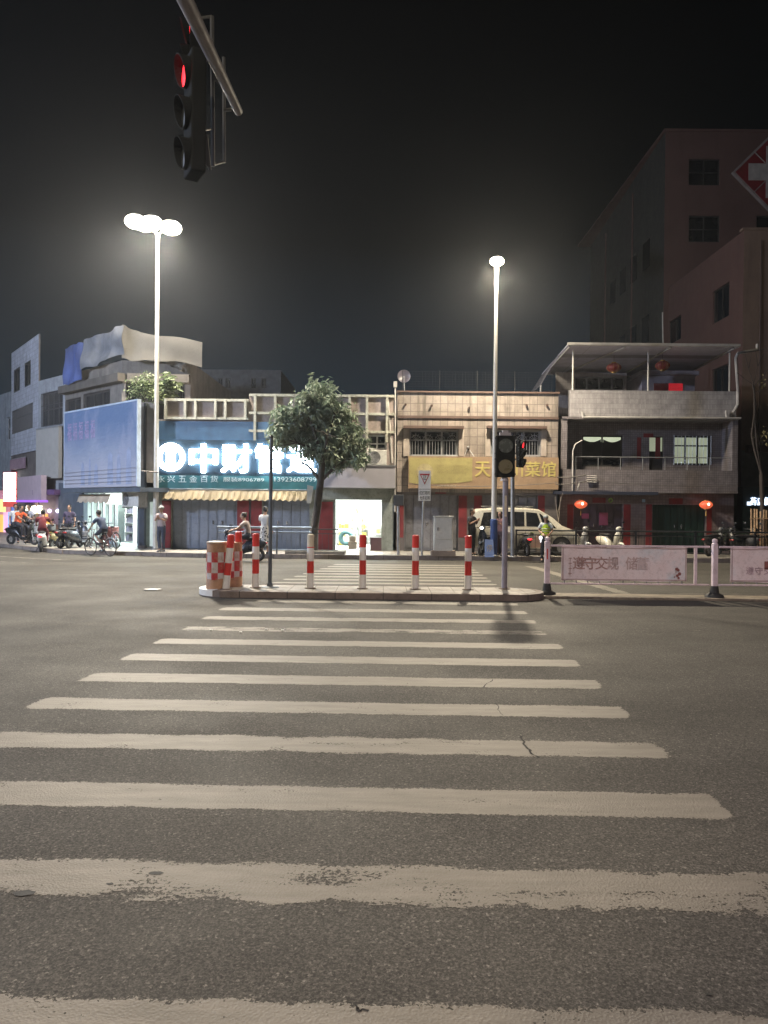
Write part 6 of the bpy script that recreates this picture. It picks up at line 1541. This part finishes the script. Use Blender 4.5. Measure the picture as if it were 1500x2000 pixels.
    def is_shirt(a, b_, t_, c):
        if (a, b_) in (('waist', 'chest'),): return True
        if (a, b_) == ('pelvis', 'waist'): return t_ > .02
        if (a, b_) == ('chest', 'nb'): return t_ < .95
        if a == 'chest': return True
        if a[:2] == 'sh': return long_sleeve or t_ < .62
        if a[:2] == 'el': return long_sleeve and t_ < .92
        return False
    def is_leg(a, b_, t_, c):
        if (a, b_) == ('pelvis', 'waist'): return t_ < .55
        if a == 'pelvis': return True
        if a[:3] == 'hip': return (not shorts) or t_ < .9
        if a[:2] == 'kn': return (not shorts) and t_ < .94
        return False
    sh = cloth(is_shirt, .022, shirt, 'shirt')
    if vest:
        cloth(lambda a, b_, t_, c: ((a, b_) in (('waist', 'chest'), ('chest', 'nb')) or (a, b_) == ('pelvis', 'waist') and t_ > .35 or a == 'chest' and t_ < .5) and (a, b_, t_ > .8) != ('chest', 'nb', True), .036, vest, 'vest')
        m = MB(); 
        for f in (.25, .7):
            c = J['waist'].lerp(J['chest'], f); rr = .155+.016*f; pts = [c+V((rr*math.cos(a), rr*math.sin(a), 0)) for a in [2*PI*i/24 for i in range(25)]]; m.path(pts, .016, 6)
        m.build('reflective_band', M('silver_band', (.62, .62, .58), .3, .3), t, local=True)
    if dress:
        m = MB(); hem = J['knl'].lerp(J['knr'], .5)+V((0, 0, .02)); hem2 = J['anl'].lerp(J['anr'], .5)+V((0, 0, .22)) if dress[1] else hem
        c0 = J['waist']; prof = [(c0, .135, .12), (J['pelvis'], .165, .15), (J['pelvis'].lerp(hem, .5), .185, .17), (hem, .20, .185)] + ([(hem2, .215, .2)] if dress[1] else [])
        seg = 20; n0 = 0
        for c, rx, ry in prof:
            for i in range(seg): w = 2*PI*i/seg; k_ = 1+.05*math.sin(5*w)*(prof.index((c, rx, ry))/4); m.v.append(c+V((ry*math.cos(w)*k_, rx*math.sin(w)*k_, 0)))
        for k in range(len(prof)-1):
            for i in range(seg): j = (i+1) % seg; m.f.append((k*seg+i, k*seg+j, (k+1)*seg+j, (k+1)*seg+i))
        m.build('skirt', dress[0], t, smooth=True, local=True)
    else:
        cloth(is_leg, .013, legs, 'trousers' if not shorts else 'shorts')
    SM = shoes or M('shoe_dark', (.03, .03, .03), .5)
    for s_ in 'lr':
        a = J['an'+s_]; tv = N['toe'+s_][0]; d_ = tv-a; d_.z = 0; d_ = d_.normalized() if d_.length > .01 else V((1, 0, 0)); m = MB(); sd = V((-d_.y, d_.x, 0)); z0 = min(a.z-.08, tv.z-.035)
        p = [a-d_*.06+sd*.038, a+d_*.08+sd*.048, a+d_*.19+sd*.032, a+d_*.19-sd*.032, a+d_*.08-sd*.048, a-d_*.06-sd*.038]
        n0 = len(m.v)
        for v in p: m.v.append(V((v.x, v.y, z0)))
        for v, hh in zip(p, (.085, .075, .05, .05, .075, .085)): m.v.append(V((v.x, v.y, z0+hh)))
        k = 6; m.f.append(tuple(range(k-1, -1, -1))); m.f.append(tuple(range(k, 2*k)))
        for i in range(k): j = (i+1) % k; m.f.append((i, j, k+j, k+i))
        m.build('shoe', SM, t, bevel=.012, local=True)
    return t, J
def held(pos, name, mb, mat, label, cat, rz=0): 
    o = mb.build(name, mat, None, local=True); o.location = pos; o.rotation_euler = (0, 0, rz); tag(o, label, cat); return o
def ground_px(x, y, z=0.0): p = G(x, y, z); p.z = z; return p

# ------------------------------------------------------------------ two wheelers
def wheel(m_par, c, r, w, spokes=0, name='wheel', rimr=.72):
    o = MB().torus(c, r-w, w, 'y', 26, 8).build(name, RUBBER, m_par, smooth=True, local=True)
    m = MB(); c = V(c)
    m.torus(c, r*rimr+.03, .012, 'y', 24, 6); m.lathe(c, [(.03, -.05), (.03, .05)], 10, 'y')
    n_ = spokes or 6
    for i in range(n_): w_ = 2*PI*i/n_; m.tube(c, c+V((math.cos(w_)*(r*rimr+.03), 0, math.sin(w_)*(r*rimr+.03))), .003 if spokes else .018, seg=5)
    m.build('rim', CHROME if spokes else M('alloy', (.3, .3, .3), .4, .6), o, local=True); return o
def scooter(pos, rz, body, label, tail=False, head=False, group='scooters and motorbikes', basket=False):
    t = thing('scooter', label, 'scooter', pos, rz, group)
    wheel(t, (.62, 0, .23), .23, .05); wheel(t, (-.60, 0, .23), .23, .055)
    m = MB()
    def loft(secs, m=m):   # (x, z0, z1, hw)
        seg = 12; n0 = len(m.v)
        for x, z0, z1, hw in secs:
            for i in range(seg): a = 2*PI*i/seg; m.v.append(V((x, hw*math.cos(a), (z0+z1)/2+(z1-z0)/2*math.sin(a))))
        for k in range(len(secs)-1):
            for i in range(seg): j = (i+1) % seg; a = n0+k*seg; m.f.append((a+i, a+j, a+seg+j, a+seg+i))
        m.f.append(tuple(range(n0, n0+seg))); m.f.append(tuple(range(n0+(len(secs)-1)*seg, n0+len(secs)*seg)))
    loft([(-.88, .60, .70, .05), (-.78, .48, .74, .13), (-.50, .36, .76, .17), (-.20, .30, .72, .17), (-.05, .24, .55, .16), (.05, .22, .34, .16)])
    loft([(.02, .20, .30, .17), (.20, .20, .29, .18), (.34, .20, .32, .17), (.40, .22, .42, .15)])
    loft([(.36, .24, .62, .16), (.42, .30, .92, .19), (.48, .40, .98, .15), (.54, .55, .92, .08)])
    loft([(.78, .42, .46, .03), (.70, .44, .52, .07), (.55, .42, .54, .08), (.42, .34, .42, .05)])
    m.build('body', body, t, smooth=True, local=True)
    m = MB(); m.tube((.62, .07, .23), (.46, .05, .85), .02); m.tube((.62, -.07, .23), (.46, -.05, .85), .02); m.tube((.46, 0, .7), (.40, 0, 1.02), .03); m.build('fork', GALV, t, local=True)
    m = MB(); m.tube((.36, -.32, 1.04), (.42, 0, 1.02), .014); m.tube((.36, .32, 1.04), (.42, 0, 1.02), .014)
    for y in (-1, 1): m.tube((.36, .32*y, 1.04), (.33, .37*y, 1.04), .02)
    hb_ = m.build('handlebar', BLACKM, t, local=True)
    m = MB(); m.ball((.47, 0, 1.02), (.09, .12, .09), 12, 8); m.build('headlamp_cowl', body, t, smooth=True, local=True)
    MB().ball((.54, 0, 1.02), (.03, .07, .045), 10, 7).build('headlight', emis('headlamp', (1, .97, .9), 9) if head else CHROME, t, local=True)
    MB().ball((-.88, 0, .64), (.035, .09, .035), 10, 7).build('tail_light', emis('tail_red', (1, .03, .04), 3) if tail else M('red_plastic', (.3, .02, .02), .3), t, local=True)
    m = MB(); m.ball((-.38, 0, .79), (.34, .13, .055), 14, 8); m.build('seat', M('seat_vinyl', (.02, .02, .022), .5), t, smooth=True, local=True)
    for y in (-1, 1):
        m = MB(); m.tube((.38, .22*y, 1.04), (.33, .30*y, 1.24), .007, seg=6); m.ball((.33, .32*y, 1.26), (.012, .06, .04), 10, 6); m.build('mirror', BLACKM, t, local=True)
    if basket:
        m = MB(); m.box(-.95, -.62, -.16, .16, .82, 1.08); m.build('top_box', M('box_grey', (.08, .08, .085), .5), t, bevel=.03, local=True)
    MB().tube((-.1, .12, .22), (-.05, .26, .02), .012).build('side_stand', BLACKM, t, local=True)
    return t
SP = lambda n_, c: M('paint_'+n_, c, .3, .1, var=.06, bump=0)
def bicycle(pos, rz, label):
    t = thing('bicycle', label, 'bicycle', pos, rz)
    wheel(t, (.52, 0, .33), .33, .02, 22, rimr=.80); wheel(t, (-.52, 0, .33), .33, .02, 22, rimr=.80)
    m = MB(); bb = V((-.08, 0, .29)); st = V((-.20, 0, .80)); hd = V((.36, 0, .82)); hd2 = V((.39, 0, .66))
    for a, b_, r_ in ((bb, st, .017), (st*1.0-V((0, 0, .06)), hd, .017), (bb, hd2, .019), (hd, hd2, .02), (bb, V((-.52, .05, .33)), .010), (bb, V((-.52, -.05, .33)), .010), (st-V((0, 0, .08)), V((-.52, .05, .33)), .009), (st-V((0, 0, .08)), V((-.52, -.05, .33)), .009), (hd2, V((.52, .05, .33)), .012), (hd2, V((.52, -.05, .33)), .012)): m.tube(a, b_, r_, seg=8)
    m.build('frame', SP('bike', (.12, .03, .03)), t, smooth=True, local=True)
    MB().ball((-.22, 0, .87), (.14, .07, .035), 12, 7).build('saddle', RUBBER, t, local=True)
    m = MB(); m.tube(st, (-.21, 0, .86), .012); m.tube(hd, (.34, 0, .98), .014); m.path([V((.22, .27, 1.0)), V((.34, .2, 1.0)), V((.36, 0, .98)), V((.34, -.2, 1.0)), V((.22, -.27, 1.0))], .012); m.build('handlebar', CHROME, t, local=True)
    m = MB(); m.torus(bb+V((0, -.04, 0)), .09, .006, 'y', 18, 5); m.tube(bb+V((0, -.06, 0)), bb+V((.10, -.06, -.13)), .009); m.tube(bb+V((0, .06, 0)), bb+V((-.10, .06, .13)), .009)
    m.box(.0, .08, -.16, -.06, .14, .165); m.box(-.22, -.14, .06, .16, .405, .43); m.build('crank', CHROME, t, local=True)
    m = MB(); m.torus((-.52, 0, .33), .36, .012, 'y', 14, 5, PI*.15, PI*.9); m.torus((.52, 0, .33), .36, .012, 'y', 12, 5, PI*.2, PI*.85); m.build('mudguard', GALV, t, local=True)
    m = MB(); m.box(.50, .80, -.15, .15, .66, .68)
    for i in range(7):
        for x in (.50, .80): m.tube((x, -.15+.05*i, .68), (x+.02, -.16+.053*i, .9), .005, seg=4)
    for z in (.76, .84, .9): m.path([V((.5, -.15, z)), V((.8, -.15, z)), V((.8, .15, z)), V((.5, .15, z)), V((.5, -.15, z))], .006, 4)
    m.build('basket', GALV, t, local=True)
    return t

# riding pose on scooter (seat .84) and bicycle
RIDE = dict(pelvis=(-.28, 0, .92), waist=(-.24, 0, 1.05), chest=(-.18, 0, 1.24), nb=(-.13, 0, 1.37), head=(-.08, 0, 1.55), hipl=(-.24, .1, .90), hipr=(-.24, -.1, .90), knl=(.14, .14, .80), knr=(.14, -.14, .80), anl=(.10, .13, .38), anr=(.10, -.13, .38), shl=(-.16, .18, 1.35), shr=(-.16, -.18, 1.35), ell=(.08, .27, 1.14), elr=(.08, -.27, 1.14), wrl=(.28, .30, 1.08), wrr=(.28, -.30, 1.08))
CYC = dict(pelvis=(-.20, 0, .98), waist=(-.14, 0, 1.11), chest=(-.03, 0, 1.28), nb=(.05, 0, 1.40), head=(.11, 0, 1.57), hipl=(-.18, .09, .95), hipr=(-.18, -.09, .95), knl=(.16, .10, .78), knr=(.10, -.10, .60), anl=(-.12, .11, .50), anr=(.0, -.11, .24), shl=(.02, .18, 1.37), shr=(.02, -.18, 1.37), ell=(.16, .24, 1.16), elr=(.16, -.24, 1.16), wrl=(.27, .25, 1.03), wrr=(.27, -.25, 1.03))
BG = M('navy_shirt', (.035, .05, .09), .8)
# cyclist riding left into the side street
p = G(196, 1086); hdg = math.atan2(.55, -1.0)
bicycle(p, hdg, 'bicycle with wire basket ridden along the side street, left of the lamp post')
person(p, hdg, 'person in dark blue shirt and shorts riding the bicycle', BG, M('dark_shorts', (.03, .035, .05), .8), CYC, shorts=True)
# second bicycle parked on pavement
p = G(214, 1071, SW); b_ = bicycle(p, math.atan2(.9, -1.0), 'parked bicycle half hidden behind the cyclist before the corner shop')
# red scooter rider seen from behind
p = G(84, 1077); hdg = math.atan2(1.0, -.30)
scooter(p, hdg, SP('white', (.5, .5, .5)), 'white scooter ridden away with a glowing red tail light', tail=True)
person(p, hdg, 'person in dark red shirt riding the white scooter away', M('dark_red_shirt', (.12, .015, .02), .8), M('dark_red_shorts', (.10, .015, .02), .8), RIDE)
# group at far left
p = G(44, 1064, SW); scooter(p, math.atan2(-.3, 1), SP('black', (.02, .02, .022)), 'black scooter at far left under the lit doorway, with orange shirted rider')
person(p, math.atan2(-.3, 1), 'person in orange shirt sitting on the black scooter at far left', M('orange_shirt', (.55, .09, .03), .8), M('dark_trousers', (.02, .02, .028), .8), RIDE)
p = G(30, 1061, SW); person(p, R(-60), 'person in white shirt and dark trousers standing by the lit doorway', M('white_shirt', (.5, .5, .5), .8), M('dark_trousers', (.02, .02, .028)))
p = G(57, 1060, SW); person(p, R(-110), 'person in pale grey shirt standing right of the orange shirted rider', M('pale_grey_shirt', (.38, .38, .42), .8), M('dark_trousers', (.02, .02, .028)))
for x, y, a, col, nm, lb, bk in ((66, 1060, -50, (.3, .3, .32), 'silver', 'silver parked scooter between the standing person and the red shirted rider', False), (104, 1074, 70, (.05, .05, .055), 'char', 'charcoal parked scooter just right of the red shirted rider', False), (120, 1073, 80, (.30, .26, .14), 'mustard', 'parked scooter with mustard yellow panels, middle of the parked row', True), (137, 1070, 75, (.03, .03, .035), 'ink', 'ink black parked scooter under the lilac folding gate', False), (152, 1070, 78, (.06, .07, .09), 'slate', 'slate grey parked scooter nearest to the corner shop', False)):
    scooter(G(x, y, SW if y < 1072 else 0.0), R(a), SP(nm, col), lb, basket=bk)
p = G(135, 1065, SW); person(p, R(-80), 'person in dark top standing behind the parked scooters by the folding gate', M('dark_violet_top', (.05, .04, .08), .8), M('dark_trousers', (.02, .02, .028)), hair='long')
# leaning man by the lamp post, arms folded up, one foot crossed
ARM = dict(ell=(.06, .24, 1.16), elr=(.06, -.24, 1.16), wrl=(.22, .06, 1.26), wrr=(.24, -.04, 1.30))
p = G(315, 1077, SW); person(p, R(-105), 'person in pale pink shirt and dark trousers leaning by the shutter, hands raised near chest', M('pale_pink_shirt', (.32, .27, .27), .8), M('navy_trousers', (.035, .045, .075), .8), dict(ARM, anr=(.14, .02, .08), knr=(.09, -.06, .50)), hair='short', cap=M('pale_cap', (.3, .3, .28), .8), shoes=M('grey_shoe', (.2, .2, .2)))
# person in patterned dress
PAT = NT('black_white_print'); _v = PAT.n('ShaderNodeTexVoronoi'); _v.inputs['Scale'].default_value = 14; PAT.l(PAT.obj, _v.inputs['Vector']); PAT.l(PAT.ramp(_v.outputs[0], [(.38, (.03, .03, .035)), (.46, (.42, .42, .42))]), PAT.b.inputs['Base Color'])
p = G(517, 1093); p = PD(517, 1090, 28.1); p.z = SW; p.y = 28.12; person(p, R(80), 'person in pale top and long black and white patterned skirt, standing by the railing', M('white_shirt', (.5, .5, .5)), None, dict(ell=(.06, .2, 1.15), wrl=(.2, .14, 1.2)), dress=(PAT.m, True), hair='bun')
# scooter rider waiting behind the barrels
p = PD(470, 1095, 26.4); p.z = 0
scooter(p, R(186), SP('navy', (.02, .025, .04)), 'dark navy scooter partly hidden behind the leftmost red topped bollard')
person(p, R(186), 'person in pale pink top sitting on the navy scooter behind the barrels', M('pale_pink_shirt', (.32, .27, .27)), M('navy_trousers', (.035, .045, .075)), RIDE, hair='bun')
# shop assistant
p = F2.pt(F2.uz(698, 1060, -1.9)[0], SW+.02, -1.9); person(p, R(-90), 'person in white top with dark bag straps inside the lit shop', M('white_shirt', (.5, .5, .5)), M('white_trousers', (.45, .45, .42), .8))
# van -----------------------------------------------------------------------
def minivan(pos, rz, label):
    t = thing('minivan', label, 'van', pos, rz)
    CP = SP('cream_white', (.50, .48, .41)); 
    # stations x: (x, zb, zbelt, zroof, half width low, half width roof)
    S = [(-2.30, .42, .95, 1.00, .74, .60), (-2.26, .32, 1.05, 1.62, .84, .62), (-2.05, .26, 1.05, 1.76, .88, .66), (-1.2, .26, 1.05, 1.82, .89, .69), (0, .26, 1.04, 1.82, .89, .69), (.55, .26, 1.03, 1.76, .89, .67), (1.15, .26, 1.01, 1.45, .88, .64), (1.55, .26, .99, 1.14, .87, .70), (2.05, .28, .90, .97, .84, .66), (2.32, .36, .72, .78, .72, .55), (2.38, .42, .6, .64, .6, .5)]
    def ring(s):
        x, zb, zm, zr, hw, hr = s
        pr = [(hw*.92, zb), (hw, zb+.18), (hw*1.0, zm-.08), (hw*.97, zm), (hr+.02, zr-.06), (hr*.7, zr)]
        return [V((x, y, z)) for y, z in pr]+[V((x, -y, z)) for y, z in reversed(pr)]
    m = MB(); n_ = 12
    for s in S: m.v += ring(s)
    for k in range(len(S)-1):
        for i in range(n_): j = (i+1) % n_; m.f.append((k*n_+i, k*n_+j, (k+1)*n_+j, (k+1)*n_+i))
    m.f.append(tuple(range(n_))); m.f.append(tuple(range((len(S)-1)*n_, len(S)*n_)))
    b = m.build('body', CP, t, smooth=True, local=True)
    def side(x, f, y_, eps=.008):      # point on the greenhouse side at fraction f between belt and roof edge
        for s0, s1 in zip(S, S[1:]):
            if s0[0] <= x <= s1[0]:
                q = (x-s0[0])/(s1[0]-s0[0]); L_ = [a+(b_-a)*q for a, b_ in zip(s0, s1)]; break
        zm, zr, hw, hr = L_[2], L_[3], L_[4], L_[5]
        return V((x, y_*(hw*.97+(hr+.02-hw*.97)*f+eps), zm+(zr-.06-zm)*f))
    for y_ in (-1, 1):
        for xa, xb, xa2, xb2 in ((-2.0, -1.15, -1.85, -1.15), (-1.07, -.12, -1.07, -.12), (-.04, .62, -.04, .42), (.70, 1.25, .52, .75)):
            m = MB(); f0, f1 = .10, .86; a, b_, c, d = side(xa, f0, y_), side(xb, f0, y_), side(xb2, f1, y_), side(xa2, f1, y_)
            m.extr([a, b_, c, d], (0, -y_*.004, 0)); m.build('side_window', GLASS_D, t, local=True)
        m = MB(); 
        for x in (-1.11, -.08): m.box(x-.006, x+.006, y_*.894-.004, y_*.894+.004, .34, 1.0)
        m.box(-1.9, -1.2, y_*.885-.006, y_*.885+.006, .74, .76); m.build('door_seam', BLACKM, t, local=True)
        for x in (-.9, .1): MB().box(x, x+.16, y_*.905-.012, y_*.905+.012, .86, .89).build('door_handle', CHROME, t, local=True)
        m = MB(); m.ball((.95, y_*1.0, 1.06), (.06, .09, .08), 12, 8); m.build('mirror', CP, t, local=True)
        MB().ball((2.20, y_*.66, .72), (.12, .14, .09), 12, 8).build('headlight', CHROME, t, local=True)
        MB().box(-2.31, -2.22, y_*.72-.07, y_*.72+.07, .95, 1.22).build('tail_light', M('tail_lens', (.35, .08, .05), .3), t, local=True)
        for x in (-1.45, 1.45):
            m = MB(); m.lathe((x, y_*.80, .33), [(.41, -.11), (.41, .105)], 26, 'y'); m.build('wheel_arch', DARKP, t, local=True)
            o = MB().lathe((x, y_*.83, .32), [(.26, -.10), (.32, -.09), (.32, .09), (.26, .10)], 28, 'y').build('wheel', RUBBER, t, smooth=True, local=True)
            m = MB(); m.lathe((x, y_*.83+y_*.10, .32), [(.21, -.01), (.21, .01)], 20, 'y'); m.build('hubcap', M('alloy', (.3, .3, .3)), o, local=True)
    m = MB(); m.box(2.25, 2.42, -.62, .62, .34, .50); m.box(-2.36, -2.24, -.70, .70, .34, .50); m.build('bumper', DARKP, t, bevel=.03, local=True)
    m = MB(); m.poly([side(-2.27, .2, 1, 0)*1, side(-2.27, .2, -1, 0), side(-2.2, .9, -1, -.02), side(-2.2, .9, 1, -.02)]); m.v = [v+V((-.02, 0, 0)) for v in m.v]; m.build('rear_window', GLASS_D, t, local=True)
    m = MB(); a, b_, c, d = side(1.5, .3, 1, -.12), side(1.5, .3, -1, -.12), side(.75, .95, -1, -.1), side(.75, .95, 1, -.1); m.poly([v+V((.05, 0, .045)) for v in (a, b_, c, d)]); m.build('windscreen', GLASS_D, t, local=True)
    for y in (-.55, .55): MB().tube((-1.8, y, 1.86), (.3, y, 1.86), .02).build('roof_rail', CHROME, t, local=True)
    MB().extr([V((.15, -.897, .3)), V((.75, -.897, .3)), V((1.0, -.897, .5)), V((.75, -.897, .95)), V((.15, -.897, .62))], (0, .004, 0)).build('door_decal', M('pink_decal', (.42, .28, .24), .4), t, local=True)
    return t
p = PD(1022, 1088, 29.6); minivan((p.x, 29.6, SW), 0, 'cream minivan with dark windows parked behind the lamp post and the policeman').scale = (.88, .92, .98)
# police officer leaning on the railing post
p = PD(1066, 1097, 27.95); p.z = SW*.0+.0; p = PD(1067, 1095, 27.6); p.z = 0.0
POL = dict(ell=(.03, .25, 1.14), elr=(.03, -.25, 1.14), wrl=(.20, .12, 1.02), wrr=(.20, -.12, 1.04), anl=(.0, .14, .08), anr=(.0, -.14, .08))
person((p.x, 27.75, 0), R(-100), 'police officer in pale shirt and bright yellow reflective vest, behind the leftmost railing post', M('pale_blue_shirt', (.36, .40, .42), .8), M('police_trousers', (.015, .016, .02), .8), POL, long_sleeve=False, cap=M('police_cap', (.25, .27, .27), .7), vest=M('hi_vis', (.45, .62, .04), .6, emit=None), scale=.97)
q = V((p.x-.22, 27.55, .86)); held(q, 'torch', MB().ball((0, 0, 0), (.06, .06, .07)).tube((0, 0, -.02), (0, 0, -.16), .02), emis('torch_white', (1, 1, 1), 2.2), 'small bright white lamp held low by the police officer', 'torch')
# woman in black behind the van's tail
p = PD(921, 1076, 28.6); person((p.x, 28.6, SW), R(-40), 'person in black shirt and dark trousers looking at a phone, behind the rightmost bollard', M('black_shirt', (.015, .015, .018), .8), M('black_trousers', (.02, .02, .022), .8), ARM, hair='long')
# person by a scooter between the poles
p = PD(972, 1090, 28.3); person((p.x+.1, 28.45, SW), R(-120), 'person in dull pink patterned clothes standing between the lamp post and signal pole', M('dull_rose', (.20, .10, .10), .8), M('plum_trousers', (.07, .04, .045), .8), ARM, hair='long', scale=.95)
scooter((PD(950, 1085, 28.9).x, 28.85, SW), R(-118), SP('blueblack', (.03, .04, .06)), 'dark scooter with its white headlight on, behind the blue footed lamp post', head=True)
scooter((PD(1018, 1085, 28.75).x, 28.75, SW), R(100), SP('graphite', (.03, .03, .035)), 'dark scooter standing behind the signal pole in front of the minivan', tail=True)
q = PD(955, 1077, 27.75); t = thing('notice_board', 'small blue leaning board at the foot of the blue sleeved lamp post', 'board', (q.x, 27.75, SW))
MB().hexa([V((q.x-.17, 27.60, SW)), V((q.x+.17, 27.60, SW)), V((q.x+.17, 27.63, SW)), V((q.x-.17, 27.63, SW)), V((q.x-.15, 27.76, SW+.62)), V((q.x+.15, 27.76, SW+.62)), V((q.x+.15, 27.79, SW+.62)), V((q.x-.15, 27.79, SW+.62))]).build('panel', M('blue_board', (.12, .18, .36), .5), t)
m = MB(); write(m, Fac((q.x, 27.66)), '停', -.1, .1, SW+.2, SW+.45, .03, .02, .004); m.build('lettering', M('pale_letters', (.5, .42, .3)), t)
# pale scooter and parked motorbikes at right
scooter((PD(1193, 1070, 29.2).x, 29.2, SW), R(-70), SP('pearl', (.62, .60, .52)), 'cream white scooter parked behind the banner railing, before the purple doors')
for x, a, c_, nm, lb in ((1408, 20, (.03, .03, .03), 'mk1', 'dark motor scooter right of the dark green doors'), (1432, 160, (.12, .12, .12), 'mk2', 'dull grey scooter in front of the small pale van'), (1457, 30, (.02, .03, .03), 'mk3', 'black scooter nearest to the bamboo stakes')):
    scooter((PD(x, 1070, 29.4).x, 29.35, SW), R(a), SP(nm, c_), lb)
scooter((PD(1124, 1075, 29.2).x, 29.1, SW), R(-60), SP('silver2', (.4, .4, .4)), 'silver scooter parked at the nose of the minivan')

# ------------------------------------------------------------------ night haze
hb_ = MB().box(-60, 45, -25, 90, -1.0, 34.0)
ht = bpy.data.materials.new('night_haze'); ht.use_nodes = True; n_ = ht.node_tree; n_.nodes.clear()
vo_ = n_.nodes.new('ShaderNodeVolumePrincipled'); vo_.inputs['Density'].default_value = HAZE; vo_.inputs['Color'].default_value = (.84, .90, 1.0, 1); vo_.inputs['Anisotropy'].default_value = .72
oo = n_.nodes.new('ShaderNodeOutputMaterial'); n_.links.new(vo_.outputs[0], oo.inputs['Volume'])
try: ht.cycles.volume_sampling = 'MULTIPLE_IMPORTANCE'; ht.cycles.homogeneous_volume = True
except Exception: pass
hz = hb_.build('haze', ht); hz['kind'] = 'stuff'; hz['label'] = 'thin night haze hanging in the street air'; hz['category'] = 'haze'
